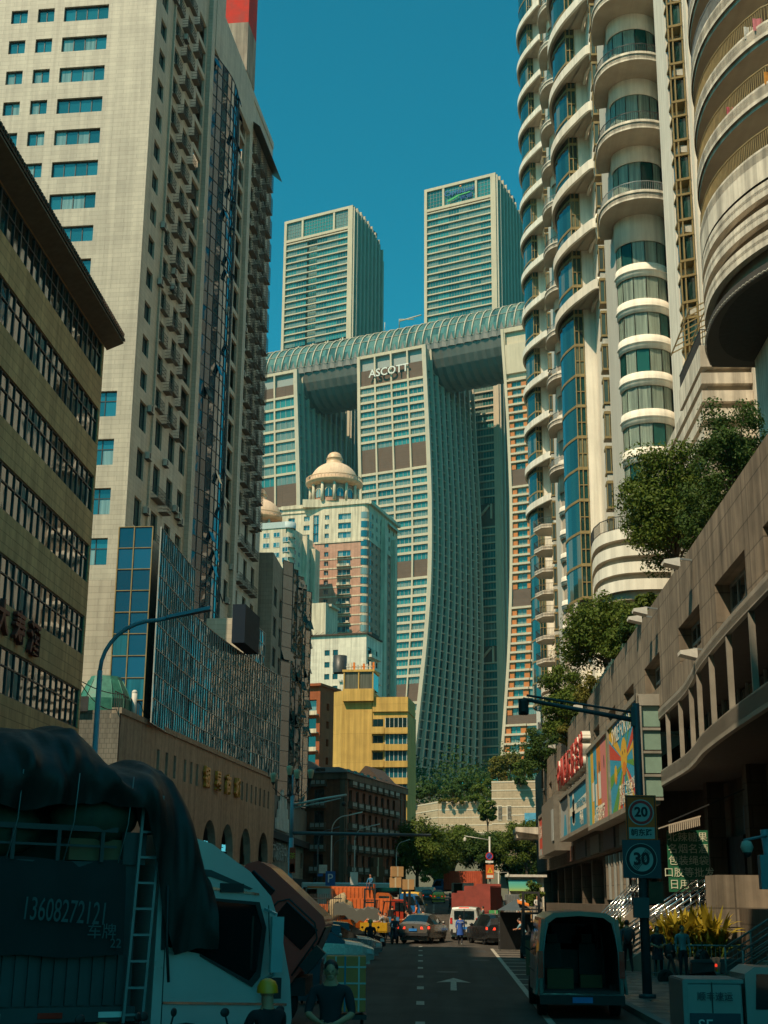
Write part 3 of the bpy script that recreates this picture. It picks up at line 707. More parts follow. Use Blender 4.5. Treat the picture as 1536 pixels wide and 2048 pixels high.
mb.hull8([(1, 1, 20.2), (8.5, 1, 20.2), (8.5, 12, 20.2), (1, 12, 20.2)], [(4.5, 1, 22.6), (5, 1, 22.6), (5, 12, 22.6), (4.5, 12, 22.6)])
mb.hull8([(9.5, 17, 20.2), (14, 17, 20.2), (14, 26, 20.2), (9.5, 26, 20.2)], [(11.6, 17, 22.4), (11.9, 17, 22.4), (11.9, 26, 22.4), (11.6, 26, 22.4)])
mb.build('roof', M_rooft, bF)
mb = MB(FSd); mb.box(0, LS, -1.6, -.2, 3.0, 3.5); mb.box(0, LS, -.5, -.1, 0, 3.0); mb.build('shopfront', M_dark, bF)
# ------------------------------------------------------------- far group of curved towers with the sky bridge
M_rc = wall('pale_concrete_cladding', (0.58, 0.50, 0.37), var=.1, streak=.12, scale=.1, bump=0)
M_rfin = mat('pale_fin_metal', (0.48, 0.43, 0.33), rough=.5, metal=.0, var=.1, scale=.2)
M_louv = wall('brown_louvre', (0.17, 0.115, 0.085), tile=(40, .5, .12), mortar=.6, var=.1, streak=.05, off=0, bump=0)
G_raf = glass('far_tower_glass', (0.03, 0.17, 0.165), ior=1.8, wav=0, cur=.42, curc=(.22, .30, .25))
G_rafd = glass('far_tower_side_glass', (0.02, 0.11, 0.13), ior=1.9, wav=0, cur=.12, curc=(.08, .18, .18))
G_rafb = glass('far_tower_blue_glass', (0.004, 0.10, 0.15), ior=1.9, wav=0, cur=0)
RC = Vector((-12.14, 600.0, 0)); RA = 25.0
def RF(x, y, z=0): return frame(RC.x, RC.y, 0, -RA) @ Matrix.Translation((x, y, z))
def interp(tab, z):
    for (z0, v0), (z1, v1) in zip(tab, tab[1:]):
        if z0 <= z <= z1: t = (z-z0)/(z1-z0); t2 = t; return v0+(v1-v0)*t2
    return tab[0][1] if z < tab[0][0] else tab[-1][1]
def smooth_tab(tab, z):
    return (interp(tab, z-8)+2*interp(tab, z)+interp(tab, z+8))/4
def emit_mbs(parent, name, mbs, mats, cap=100):
    for m_ in mbs[:cap]: m_.build(name, mats, parent)
    if len(mbs) > cap:
        o = MB()
        for m_ in mbs[cap:]:
            n = len(o.v); o.v += m_.v; o.f += [[n+i for i in f] for f in m_.f]; o.m += m_.m
        o.build(name, mats, parent, kind='stuff')
def front_tower(label, xl_tab, xr_tab, ztop, zbot, depth, pitch, bays, mech, side=True, sidefar=None, topframe=True, orange=False):
    F = RF(0, 0)
    x0 = smooth_tab(xr_tab, ztop)
    o = thing('curved_tower', label, 'skyscraper', tuple(F @ Vector((x0, 0, zbot))))
    fr = MB(F); wins = []; mechs = []; sidew = MB(F); fins = []
    nfl = int((ztop-zbot)/pitch)
    zs = [ztop-7.5-i*pitch for i in range(nfl)]
    zz = [ztop]+[z for z in zs if z > zbot]+[zbot]
    XL = lambda z: smooth_tab(xl_tab, z); XR = lambda z: smooth_tab(xr_tab, z)
    pt = lambda t, z, y=0: (XL(z)+(XR(z)-XL(z))*t, y, z)
    body = MB(F)
    bs = [(pt(0.01, z, 1.2), pt(.99, z, 1.2), pt(.99, z, depth-.5), pt(.01, z, depth-.5)) for z in (zz[::4]+[zbot])]
    for a, b in zip(bs, bs[1:]):
        for k in range(4): body.quad(b[k], b[(k+1) % 4], a[(k+1) % 4], a[k])
    body.poly(bs[0]); body.build('core', M_frame_gr, o)
    def is_mech(z): return any(a <= z <= b for a, b in mech)
    for i, (za, zb) in enumerate(zip(zz, zz[1:])):
        m_ = is_mech((za+zb)/2)
        # spandrel beam at the top of each floor
        bh = 1.15 if not m_ else 0.0
        if i == 0: bh = 1.4
        if bh: fr.hull8([pt(-.004, za-bh, -.45), pt(1.0, za-bh, -.45), pt(1.0, za-bh, .6), pt(-.004, za-bh, .6)], [pt(-.004, za, -.45), pt(1.0, za, -.45), pt(1.0, za, .6), pt(-.004, za, .6)])
        for j in range(bays):
            t0, t1 = j/bays, (j+1)/bays
            w = MB(F)
            if i == 0 and topframe: continue
            w.quad(pt(t0+.012, zb, .35), pt(t1-.012, zb, .35), pt(t1-.012, za-bh, .35), pt(t0+.012, za-bh, .35), 1)
            if m_: mechs.append((int((za+zb)/2)//30, w))
            else:
                for q in (1, 2, 3):
                    tt = t0+(t1-t0)*q/4; w.hull8([pt(tt-.003, zb, .2), pt(tt+.003, zb, .2), pt(tt+.003, zb, .34), pt(tt-.003, zb, .34)], [pt(tt-.003, za-bh, .2), pt(tt+.003, za-bh, .2), pt(tt+.003, za-bh, .34), pt(tt-.003, za-bh, .34)], 0)
                wins.append(w)
    for j in range(bays+1):                    # piers
        t = j/bays; e = .022 if j in (0, bays) else .012
        for za, zb in zip(zz, zz[1:]):
            d = -.7 if j in (0, bays) else -.5
            fr.hull8([pt(t-e, zb, d), pt(t+e, zb, d), pt(t+e, zb, .5), pt(t-e, zb, .5)], [pt(t-e, za, d), pt(t+e, za, d), pt(t+e, za, .5), pt(t-e, za, .5)])
    fr.build('facade_frame', M_rc, o)
    emit_mbs(o, 'window', sorted(wins, key=lambda w: w.v[0][2])[::-1], [M_frame_gr, G_raf], 100)
    for key in sorted({k for k, _ in mechs}):
        ml = MB()
        for k_, w in mechs:
            if k_ == key: n = len(ml.v); ml.v += w.v; ml.f += [[n+i for i in f] for f in w.f]; ml.m += [0]*len(w.m)
        ml.build('louvre_panel', M_louv, o)
    if side:
        far = sidefar if sidefar else (lambda z: XR(z))
        ps = lambda t, z, out=0: (XR(z)+(far(z)-XR(z))*t+out, depth*t, z)
        nf = 9
        sg = MB(F)
        lev = [ztop-11-i*pitch for i in range(int((ztop-11-zbot)/pitch)+1)]+[zbot]
        for za, zb in zip(lev, lev[1:]):
            mm = is_mech((za+zb)/2)
            for j in range(nf*2):
                t0, t1 = j/(nf*2), (j+1)/(nf*2)
                d = -1.2 if j % 2 else 0.0
                sg.quad(ps(t0, zb, d), ps(t1, zb, d), ps(t1, za, d), ps(t0, za, d), 0 if not (mm and j % 2) else 2)
            sg.hull8([ps(0, za-.55, 0), ps(0, za-.55, .3), ps(1, za-.55, .3), ps(1, za-.55, 0)], [ps(0, za-.05, 0), ps(0, za-.05, .3), ps(1, za-.05, .3), ps(1, za-.05, 0)], 1)
        sg.quad(ps(0, lev[0]), ps(1, lev[0]), ps(1, ztop-2), ps(0, ztop-.5), 1)
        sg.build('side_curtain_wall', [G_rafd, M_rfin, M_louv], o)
        for j in range(nf+1):
            t = j/nf; fb = MB(F); w = .45 if j else .8
            for za, zb in zip([ztop-2*t]+lev, lev):
                if za-zb < .1: continue
                a = ps(t, zb); b = ps(t, za); w2 = w
                fb.hull8([(a[0]-.4, a[1]-w2, zb), (a[0]+1.3, a[1]-w2, zb), (a[0]+1.3, a[1]+w2, zb), (a[0]-.4, a[1]+w2, zb)], [(b[0]-.4, b[1]-w2, za), (b[0]+1.3, b[1]-w2, za), (b[0]+1.3, b[1]+w2, za), (b[0]-.4, b[1]+w2, za)])
            fb.build('facade_fin', M_rfin, o)
    return o
xr = [(35, -9.6), (45.6, -7.6), (65, -4.6), (85.9, -2.1), (108, .6), (129.7, 2.5), (150, 3.3), (175.5, 3.3), (205, 2.2), (230, 1), (251, 0)]
xl = [(35, -24), (50, -25), (85, -26.5), (110, -28.5), (140, -30.5), (175, -32), (210, -33.2), (251, -34.2)]
mechz = [(236, 245), (193, 202), (140.5, 150), (84, 93)]
tA = front_tower('curved tower carrying the white ASCOTT name below the sky bridge', xl, xr, 250.9, 36, 50, 3.95, 4, mechz, sidefar=lambda z: interp([(36, 3), (120, 5.5), (175, 5), (251, 1.5)], z))
M_white_l = mat('white_lettering', (.72, .72, .66), rough=.4)
sign_text('letter', 'ASCOTT', 5.4, .5, M_white_l, tA, RF(-17.5, -1.3, 240.6), sx=1.0, bold=.05)
for p in tA.children: pass
xr1 = [(35, -80), (130, -67.5), (181, -65.5), (251, -69.7)]; xl1 = [(35, -102), (130, -104), (251, -105)]
tB = front_tower('left curved tower, half hidden behind the dark apartment tower', xl1, xr1, 250.9, 70, 48, 5.6, 3, [(237, 247), (184, 194)], sidefar=lambda z: interp([(36, -72), (120, -68), (251, -69)], z))
# orange-and-white tower
o = thing('curved_tower', 'slim tower with orange panels between white edges, right of the sky bridge', 'skyscraper', tuple(RF(38, 0, 40) @ Vector((0, 0, 0))))
F = RF(0, 0)
xl3 = [(40, 34), (67, 37), (104.6, 40.4), (140, 42), (170.5, 42.5), (210, 41.5), (251, 39.3)]
XL = lambda z: smooth_tab(xl3, z)
fr = MB(F); body = MB(F)
lv = [251-i*10 for i in range(22)]
for za, zb in zip(lv, lv[1:]): body.hull8([(XL(zb)+.5, .8, zb), (XL(zb)+33, .8, zb), (XL(zb)+33, 45, zb), (XL(zb)+.5, 45, zb)], [(XL(za)+.5, .8, za), (XL(za)+33, .8, za), (XL(za)+33, 45, za), (XL(za)+.5, 45, za)])
body.build('core', M_rc, o)
fr.hull8([(XL(229), -.5, 229), (XL(229)+33, -.5, 229), (XL(229)+33, .78, 229), (XL(229), .78, 229)], [(XL(244), -.5, 243), (XL(244)+33, -.5, 243), (XL(244)+33, .78, 243), (XL(244), .78, 243)])
fr.hull8([(XL(250), -.6, 249), (XL(250)+33, -.6, 249), (XL(250)+33, .78, 249), (XL(250), .78, 249)], [(XL(250), -.6, 251), (XL(250)+33, -.6, 251), (XL(250)+33, .78, 251), (XL(250), .78, 251)])
for x in (0, 16, 32): fr.box(XL(245)+x, XL(245)+x+1.4, -.5, .7, 243, 249)
for za, zb in zip(lv, lv[1:]):
    fr.hull8([(XL(zb)-.3, -.9, zb), (XL(zb)+1.0, -.9, zb), (XL(zb)+1.0, 30, zb), (XL(zb)-.3, 30, zb)], [(XL(za)-.3, -.9, za), (XL(za)+1.0, -.9, za), (XL(za)+1.0, 30, za), (XL(za)-.3, 30, za)])
M_or = mat('orange_cladding', (0.50, 0.16, 0.03), rough=.6, var=.15, scale=.3)
wins = []; ops = []; pns = {}
z = 226.0; k = 0
while z > 42:
    mech = 178 < z < 187 or 124 < z < 134 or 76 < z < 80
    X = XL(z)
    if not mech:
        fr.box(X+1, X+10.2, -.9, .7, z-.9, z); fr.box(X+10.2, X+33, -.2, .7, z-.9, z)
        for a, b in ((1.1, 3.1), (7.6, 10.0)):
            q = MB(F); q.box(X+a, X+b, -.25, .78, z-3.8, z-.9); ops.append(q)
        w = MB(F); w.quad((X+3.1, .5, z-3.8), (X+7.6, .5, z-3.8), (X+7.6, .5, z-.9), (X+3.1, .5, z-.9), 1); w.box(X+5.2, X+5.4, .3, .49, z-3.8, z-.9, 0); wins.append(w)
        w = MB(F); w.quad((X+10.3, .5, z-3.8), (X+16, .5, z-3.8), (X+16, .5, z-.9), (X+10.3, .5, z-.9), 1); w.box(X+12.9, X+13.1, .3, .49, z-3.8, z-.9, 0); wins.append(w)
        for q0, q1, q2 in ((16.5, 19, 23), (24, 26.5, 31)):
            q = MB(F); q.box(X+q0, X+q1, -.2, .78, z-3.8, z-.9); ops.append(q)
            w = MB(F); w.quad((X+q1, .5, z-3.8), (X+q2, .5, z-3.8), (X+q2, .5, z-.9), (X+q1, .5, z-.9), 1); wins.append(w)
    else:
        pns.setdefault(int(z)//30, MB(F)).box(X+1.2, X+30, -.1, .77, z-3.8, z)
    z -= 3.82; k += 1
fr.build('facade_frame', M_rc, o); [p_.build('louvre_panel', M_louv, o) for p_ in pns.values()]
emit_mbs(o, 'window', wins, [M_frame_gr, G_raf]); emit_mbs(o, 'orange_panel', ops, [M_or])
# back towers
def back_tower(label, xl, xr, ztop, zbot, dp, recess, sign):
    F = RF(0, 60); o = thing('tall_tower', label, 'skyscraper', tuple(F @ Vector((xr, 0, zbot))))
    w = xr-xl; body = MB(F); body.box(xl+.5, xr-.6, 1.6, dp-1, zbot, ztop-14); body.build('core', M_frame_gr, o)
    fr = MB(F); wins = []; trs = {}; los = {}
    for a, b in ((xl, xl+1.6), (xr-2.9, xr)): fr.box(a, b, -1.0, 2, zbot, ztop)
    fr.box(xl+1.6, xr-2.9, -1.0, 1.5, ztop-1.6, ztop); fr.box(xl+1.6, xr-2.9, -1.0, 1.2, ztop-13.5, ztop-12)
    c1, c2 = xl+w*.27, xl+w*.73
    for c in (c1, c2): fr.box(c-.6, c+.6, -.9, 1, ztop-12, ztop-1.6)
    for a, b in ((xl+1.6, c1-.6), (c1+.6, c2-.6), (c2+.6, xr-2.9)):
        q = MB(F); q.quad((a, 0, ztop-12), (b, 0, ztop-12), (b, 0, ztop-1.6), (a, 0, ztop-1.6), 1)
        n = int((b-a)/1.6)
        for i in range(1, n): q.box(a+i*(b-a)/n-.06, a+i*(b-a)/n+.06, -.15, -.01, ztop-12, ztop-1.6, 0)
        for i in range(1, 5): q.box(a, b, -.14, -.02, ztop-12+i*2.08-.05, ztop-12+i*2.08+.05, 0)
        q.build('crown_glass', [M_frame_gr, G_raf], o)
    z = ztop-14.2; k = 0
    rcs = (xl+w*.42, xl+w*.56)
    while z > zbot+4:
        truss = (16 <= k <= 17) or (42 <= k <= 44) or (60 <= k <= 61)
        if not truss:
            fr.box(xl+1.6, xr-2.9, -.9, -.1, z-.7, z-.02)
            n = 6
            for i in range(n):
                a = xl+1.6+(w-4.5)*i/n; b = xl+1.6+(w-4.5)*(i+1)/n
                q = MB(F)
                if recess and i in (2,): q.quad((a, 1.45, z-3.85), (b, 1.45, z-3.85), (b, 1.45, z), (a, 1.45, z), 1)
                else: q.quad((a, 0, z-3.85), (b, 0, z-3.85), (b, 0, z), (a, 0, z), 1)
                for j in range(4): q.box(a+(b-a)*j/4-.05, a+(b-a)*j/4+.05, -.12 if not (recess and i == 2) else 1.3, -.005 if not (recess and i == 2) else 1.44, z-3.85, z, 0)
                wins.append(q)
        else:
            tr = trs.setdefault(k//10, MB(F)); lo = los.setdefault(k//10, MB(F))
            tr.box(xl+1.6, xr-2.9, .6, 1.4, z-3.9, z)
            if k in (17, 43, 61):
                for i in range(4):
                    a = xl+3+(w-7)*i/4; b = a+(w-7)/4*.75; lo.bar((a, -.2, z-3.4), (b, -.2, z+3.0), .9); lo.box(b+.6, b+1.5, -.6, .55, z-3.8, z+3.6)
        z -= 3.9; k += 1
    fr.build('facade_frame', M_rc, o)
    for tr in trs.values(): tr.build('louvre_panel', M_louv, o)
    for lo in los.values():
        if lo.v: lo.build('truss', M_rc, o)
    emit_mbs(o, 'window', wins, [M_frame_gr, G_raf], 100)
    # side: glass with fins, top profile a falling curve
    prof = lambda t: ztop-.5-18*(1-sqrt(max(0, 1-t*t)))*1.0
    sg = MB(F); nf = 16
    for j in range(nf):
        t0, t1 = j/nf, (j+1)/nf; yy0, yy1 = dp*t0, dp*t1
        z = prof((t0+t1)/2)
        lv = [zbot]
        while lv[-1] < z-4: lv.append(lv[-1]+7.8)
        lv.append(z)
        for a, b in zip(lv, lv[1:]): sg.quad((xr, yy0, a), (xr, yy1, a), (xr, yy1, b), (xr, yy0, b), 0)
    for zc in range(int(zbot)+4, int(ztop-20), 8): sg.box(xr-.1, xr+.12, 0, dp, zc-.25, zc+.25, 1)
    sg.build('side_curtain_wall', [G_rafb, M_rfin], o)
    cr = MB(F)                                 # sail-shaped crown
    n = 12; A_ = [(xr-.6, dp*i/n, prof(i/n)) for i in range(n+1)]; B_ = [(xl+.6, dp*i/n, prof(i/n)) for i in range(n+1)]
    cr.grid([[a, b] for a, b in zip(A_, B_)], 1, True)
    cr.tube(A_, .7, 6, 0)
    cr.build('crown_roof', [M_rfin, G_raf], o)
    for j in range(0, nf+1, 1):
        t = j/nf
        if j % 2 and j > 2: pass
        f = MB(F); yy = dp*t; f.box(xr, xr+(1.6 if j % 2 else .9), yy-.25, yy+.25, zbot, prof(t)-.5); f.build('facade_fin', M_rfin, o)
    return o
tR = back_tower('tallest glass tower with a sail roof and the developer logo at its crown', -28.6, 12.5, 366.8, 60, 34, False, True)
back_tower('tall glass tower with a dark recess down its front, behind the dome', -115.9, -72.1, 368.5, 60, 34, True, False)
M_lg = mat('blue_lettering', (.02, .12, .35), rough=.4); M_gr = mat('green_swoosh', (.05, .40, .10), rough=.4); M_orr = mat('orange_mark', (.7, .2, .03), rough=.4)
sign_text('letter', 'CapitaLand', 4.0, .5, M_lg, tR, RF(-8.2, 59.2, 361.2), sx=.95)
sign_text('letter', '凯德', 3.4, .5, M_lg, tR, RF(-4.2, 59.2, 357.4))
mb = MB(RF(0, 59)); mb.bar((-14.5, -.2, 356.6), (-8.5, -.2, 358.6), .4, .9); mb.bar((-8.5, -.2, 358.6), (-1.8, -.2, 359.1), .4, .6); mb.build('logo_swoosh', M_gr, tR)
mb = MB(RF(0, 59)); mb.sphere((-7.3, -.2, 363.6), (.6, .3, .6)); mb.build('logo_dot', M_orr, tR)
# sky bridge
br = thing('sky_bridge', 'horizontal tubular glass and steel sky bridge lying across the curved towers', 'bridge', tuple(RF(0, 18, 250).translation))
F = RF(0, 0); x0, x1 = -140.0, 95.0; nx = 110
def tubep(x, a, k=1.0):                        # a: 0 = front, pi/2 = top
    yb = 18+3.2*cos((x+20)/60.0); zt = 252.5
    rz = 17.4 if sin(a) > 0 else 17.6; ry = 15.5
    return (x, yb-ry*k*cos(a), zt+rz*k*sin(a))
gl = MB(F); rg = random.Random(2)
xs = [x0+(x1-x0)*i/nx for i in range(nx+1)]
angs = [pi*.02+pi*.96*i/12 for i in range(13)]
for i in range(nx):
    for j in range(12): gl.quad(tubep(xs[i], angs[j]), tubep(xs[i+1], angs[j]), tubep(xs[i+1], angs[j+1]), tubep(xs[i], angs[j+1]))
G_br = glass('sky_bridge_glass', (0.06, 0.14, 0.13), ior=1.7, wav=0, cur=.5, curc=(.15, .27, .23))
gl.build('glass_vault', G_br, br)
for i in range(0, nx+1, 2):
    r = MB(F); r.tube([tubep(xs[i], a, 1.02) for a in angs], .34, 5); r.build('vault_rib', M_rfin, br)
r = MB(F)
for a in angs[::2]: r.tube([tubep(x, a, 1.015) for x in xs[::3]], .13, 4)
for i in range(0, nx-2, 2):
    for j in range(0, 10, 2): r.tube([tubep(xs[i], angs[j], 1.01), tubep(xs[i+2], angs[j+2], 1.01)], .1, 3)
r.build('vault_lattice', M_rfin, br)
M_hull = mat('hull_cladding', (0.15, 0.155, 0.14), rough=.5, metal=.2, var=.15, scale=.1)
hu = MB(F); bang = [0.02*pi-pi*1.04*i/14 for i in range(15)]
seg = (x1-x0)/(nx/2)
for i in range(nx//2):
    xa = x0+seg*i; xb = xa+seg; xm = xa+seg*.5
    for j in range(14):
        a, b = bang[j], bang[j+1]
        s1, s2 = 1.045, 1.0
        hu.quad(tubep(xa, b, s2), tubep(xm, b, s1), tubep(xm, a, s1), tubep(xa, a, s2)); hu.quad(tubep(xm, b, s1), tubep(xb, b, s2), tubep(xb, a, s2), tubep(xm, a, s1))
    hu.add([tubep(xa, -.04*pi, 1.03), tubep(xb, -.04*pi, 1.03), tubep(xm, .09*pi, 1.02), tubep(xm, -.04*pi, 1.10)], [(0, 3, 2), (3, 1, 2), (0, 1, 3)])
hu.build('steel_hull', M_hull, br)
r = MB(F); r.tube([(-22, 18, 270), (-22, 18, 275), (-14, 18, 273.5)], .3, 5); r.tube([(-22, 18, 274), (-10, 18, 275)], .35, 5); r.tube([(-30, 18, 269.5), (-30, 18, 275)], .2, 5); r.build('maintenance_crane', M_rfin, br)

# ------------------------------------------------------------- domed apartment towers
M_crm = wall('cream_render', (0.72, 0.63, 0.47), var=.15, streak=.35, scale=.3)
M_pink = wall('pink_tile', (0.56, 0.31, 0.22), tile=(1.2, .6, .02), mortar=.85, var=.12, streak=.2)
M_cop = mat('copper_dome', (0.66, 0.43, 0.26), rough=.45, var=.2, scale=.6)
M_dometile = wall('dome_tile', (0.78, 0.55, 0.38), tile=(.8, .8, .02), mortar=.9, var=.1, streak=.1)
def dome_parts(o, cx, cy, z0, R_, drum_m):
    mb = MB(); mb.lathe([(R_*1.02, z0-1), (R_*1.02, z0+4.8)], 32, (cx, cy)); mb.build('drum', drum_m, o)
    for k in range(12):
        a = 2*pi*k/12+.1; p = (cx+cos(a)*R_*1.12, cy+sin(a)*R_*1.12)
        c = MB(); c.tube([(p[0], p[1], z0-1), (p[0], p[1], z0+5.2)], [.55, .45], 8); c.build('column', M_crm, o)
        a2 = a+pi/12; M = frame(cx+cos(a2)*R_*1.03, cy+sin(a2)*R_*1.03, z0+.4, math.degrees(a2)+90)
        w = MB(M); pts = [(-1.1, 0), (1.1, 0)]+[(1.1*cos(t), 1.8+1.1*sin(t)) for t in [pi*i/8 for i in range(9)]]
        w.poly([(p_[0], -.08, p_[1]) for p_ in pts], 1); w.box(-.06, .06, -.15, -.09, 0, 2.8, 0); w.tube([(p_[0], -.1, p_[1]) for p_ in pts[2:]], .16, 5, 0); w.build('arched_window', [M_crm, G_teal], o)
    mb = MB(); mb.lathe([(R_*1.05, z0+4.6), (R_*1.28, z0+5.2), (R_*1.36, z0+5.9), (R_*1.36, z0+6.2), (R_*1.0, z0+6.3)], 32, (cx, cy), smooth=False)
    mb.lathe([(R_*1.33, z0+7.3), (R_*1.35, z0+7.5), (R_*1.30, z0+7.5), (R_*1.30, z0+7.3)], 32, (cx, cy))
    for k in range(48):
        a = 2*pi*k/48; mb.box(cx+cos(a)*R_*1.32-.1, cx+cos(a)*R_*1.32+.1, cy+sin(a)*R_*1.32-.1, cy+sin(a)*R_*1.32+.1, z0+6.2, z0+7.4)
    mb.build('balustrade', M_cop, o)
    mb = MB(); mb.lathe([(R_*1.14*cos(t), z0+6.5+R_*1.0*sin(t)) for t in [pi/2*i/10 for i in range(9)]]+[(R_*.34, z0+6.5+R_*.99)], 28, (cx, cy)); mb.build('dome', M_dometile, o)
    mb = MB(); zt = z0+6.2+R_*.92; mb.lathe([(R_*.42, zt), (R_*.44, zt+.4), (R_*.40, zt+.5), (R_*.38, zt+2.0), (R_*.42, zt+2.1), (R_*.36, zt+2.5)]+[(R_*.36*cos(t), zt+2.5+R_*.3*sin(t)) for t in [pi/2*i/6 for i in range(1, 7)]], 20, (cx, cy)); mb.build('lantern', M_cop, o)
    d = MB(frame(cx, cy-R_*.99, z0+6.3, 0)); d.hull8([(-1, -.5, 0), (1, -.5, 0), (1, 1.5, 0), (-1, 1.5, 0)], [(-.7, -.5, 1.4), (.7, -.5, 1.4), (.7, 2, 1.4), (-.7, 2, 1.4)]); d.add([(-1.2, -.6, 1.3), (1.2, -.6, 1.3), (0, -.6, 2.5), (-1.2, 2.2, 1.3), (1.2, 2.2, 1.3), (0, 2.2, 2.5)], [(0, 1, 2), (1, 4, 5, 2), (4, 3, 5), (3, 0, 2, 5)]); d.build('dormer', M_cop, o)
PD = atY(738, 1008, 410); AD = 15
o = thing('domed_apartment_tower', 'pink and cream apartment tower with a large round dome, standing centre', 'building', (PD.x, 410, 30))
FFd = frame(PD.x, 410, 0, -AD) @ Matrix.Translation((-28.6, 0, 0)); FSd2 = frame(PD.x, 410, 0, 90-AD)
zt = 120.0; pitch = 2.95
R1 = []; S1 = []; nfl = 28
for k in range(nfl):
    z = zt-4.2-k*pitch
    R1 += [(14.2, z, 15.6, z+1.5), (18.6, z-.3, 22.8, z+1.6)]
    if k < 4: R1 += [(2.0, z, 4.2, z+1.4), (7.2, z, 9.2, z+1.6)]
    R1.append((10.4, z-1.2, 12.2, z+1.75))
    S1 += [(3.0+j*4.3, z, 4.6+j*4.3, z+1.5) for j in range(6)]
zsplit = 108.5
up = MB(); lo_ = MB()
def split(R_, zs): return [r for r in R_ if r[1] >= zs], [r for r in R_ if r[3] <= zs]
u1, l1 = split(R1, zsplit); u2, l2 = split(S1, zsplit)
wall_open(up, FFd, 26.6, zt, u1, .5, z_base=zsplit); wall_open(up, FSd2, 29.7, zt, u2, .4, z_base=zsplit)
wall_open(lo_, FFd @ Matrix.Translation((0, 0, 0)), 26.6, zsplit, l1, .6, z_base=30); wall_open(lo_, FSd2, 29.7, zsplit, l2, .4, z_base=30)
up.M = FFd; up.quad((0, 0, zt-.1), (28.6, 0, zt-.1), (28.6, 29, zt-.1), (0, 29, zt-.1)); up.quad((0, 29, 60), (0, 0, 60), (0, 0, zt), (0, 29, zt))
up.build('upper_wall', M_crm, o); lo_.build('wall', M_pink, o)
tu = MB(FFd)                                   # rounded corner window bay
tu.lathe([(2.0, 30), (2.0, zt)], 20, (26.6, 2.0)); tu.build('corner_bay', M_crm, o)
wl_ = [(FFd @ Matrix.Translation((a, 0, b)), (round(c-a, 2), round(d-b, 2), 3 if c-a > 3 else 2, 1, .45, .09)) for a, b, c, d in R1]+[(FSd2 @ Matrix.Translation((a, 0, b)), (1.6, 1.5, 2, 1, .35, .09)) for a, b, c, d in S1]
emit(o, 'window', wl_, [M_frame_wh, G_teal], lambda *k: win_mb(*k), 100)
bl = MB(FFd); bw = []
for k in range(nfl):
    z = zt-4.2-k*pitch
    q = MB(FFd); q.lathe([(2.08, z-.3), (2.08, z+1.7)], 10, (26.6, 2.0), 1, True, -pi*.62, pi*.12); bw.append(q)
emit_mbs(o, 'corner_window', bw, [M_frame_wh, G_teal])
mb = MB(FFd)
for k in range(4, nfl):
    z = zt-4.2-k*pitch; mb.box(12.4, 26.7, -.12, -.004, z-1.15, z-.75); mb.box(18.4, 23, -.8, -.004, z-.55, z-.4)
    if k % 2: mb.box(18.6, 19.5, -.7, -.1, z-.4, z+.3); mb.box(21.8, 22.6, -.7, -.1, z-.4, z+.2)
mb.box(-.3, 28.8, -.5, 0, zt, zt+1.1); mb.box(-.3, 9.6, -.3, -.01, zt-1.5, zt-1.2); mb.box(11, 27, -.25, -.01, zsplit-.3, zsplit+.3)
mb.M = FSd2; mb.box(-.4, 30.3, -.9, 0, zt-.2, zt+.8); mb.box(-.2, 30, -.2, -.004, zsplit-.3, zsplit+.3); mb.box(12, 14.5, -1.4, -.005, 45, zt-2); mb.box(23, 25, -1.4, -.005, 45, zt-6)
mb.hull8([(18, -1.2, zt-2.5), (30.5, -1.2, zt-2.5), (30.5, 0, zt-1.5), (18, 0, zt-1.5)], [(18, -1.2, zt-2.2), (30.5, -1.2, zt-2.2), (30.5, 0, zt-.5), (18, 0, zt-.5)])
mb.build('string_course', M_crm, o)
pr = MB(FFd); pr.add([(9.4, -.4, zt+1), (13.6, -.4, zt+1), (11.5, -.4, zt+2.6), (9.4, .5, zt+1), (13.6, .5, zt+1), (11.5, .5, zt+2.6)], [(0, 1, 2), (1, 4, 5, 2), (3, 0, 2, 5)]); pr.build('gable', M_crm, o)
dome_parts(o, -36.8, 420.0, 123.0, 6.7, M_pink)
mb = MB(); mb.box(-46, -28.5, 413.5, 428, 119.9, 122.4); mb.build('roof_plinth', M_crm, o)
o = thing('domed_apartment_tower', 'second domed tower, its orange dome cut by the cream tower edge', 'building', (-62, 430, 30))
dome_parts(o, -62.5, 432.0, 114.5, 6.9, M_pink)
mb = MB(); mb.prism([(-74, 424), (-53.5, 424), (-53.5, 440), (-74, 440)], 30, 114); mb.build('wall', M_pink, o)
for k in range(3):
    for j in range(3):
        w = win_mb(1.6, 1.6, 2, 1, .02, .1, M=frame(-59+j*2.2, 423.95, 109-k*3, 0)); w.build('window', [M_frame_wh, G_teal], o)
# white rounded-balcony block in front of it
o = thing('rounded_apartment_block', 'cream block with rounded corner balconies and a flat blue-edged roof, left of the dome', 'building', (-46, 385, 30))
A0 = atY(572, 1050, 385); FR_ = frame(A0.x, 385, 0, -15); zt = A0.z+.5
mb = MB(FR_); mb.box(-14, 0, 0, 22, 40, zt); mb.M = FR_ @ Matrix.Rotation(radians(90), 4, 'Z')
mb.build('wall', M_crm, o)
mb = MB(FR_); mb.box(-14.2, -.2, -.25, 0, zt-1.3, zt+.5); mb.lathe([(2.2, zt-1.3), (2.2, zt+.5), (0, zt+.5)], 16, (0, 1.9)); mb.build('roof_edge', mat('pale_blue_paint', (.42, .5, .5)), o)
mb = MB(FR_)
for k in range(14): mb.lathe([(2.1, zt-4.0-3.0*k), (2.1, zt-2.9-3.0*k)], 16, (0, 2)); mb.box(-13.8, -9, -.8, 0, zt-5-3*k, zt-4*1.0-3*k)
mb.lathe([(1.6, 45), (1.6, zt)], 14, (0, 2)); mb.build('balcony_band', M_crm, o)
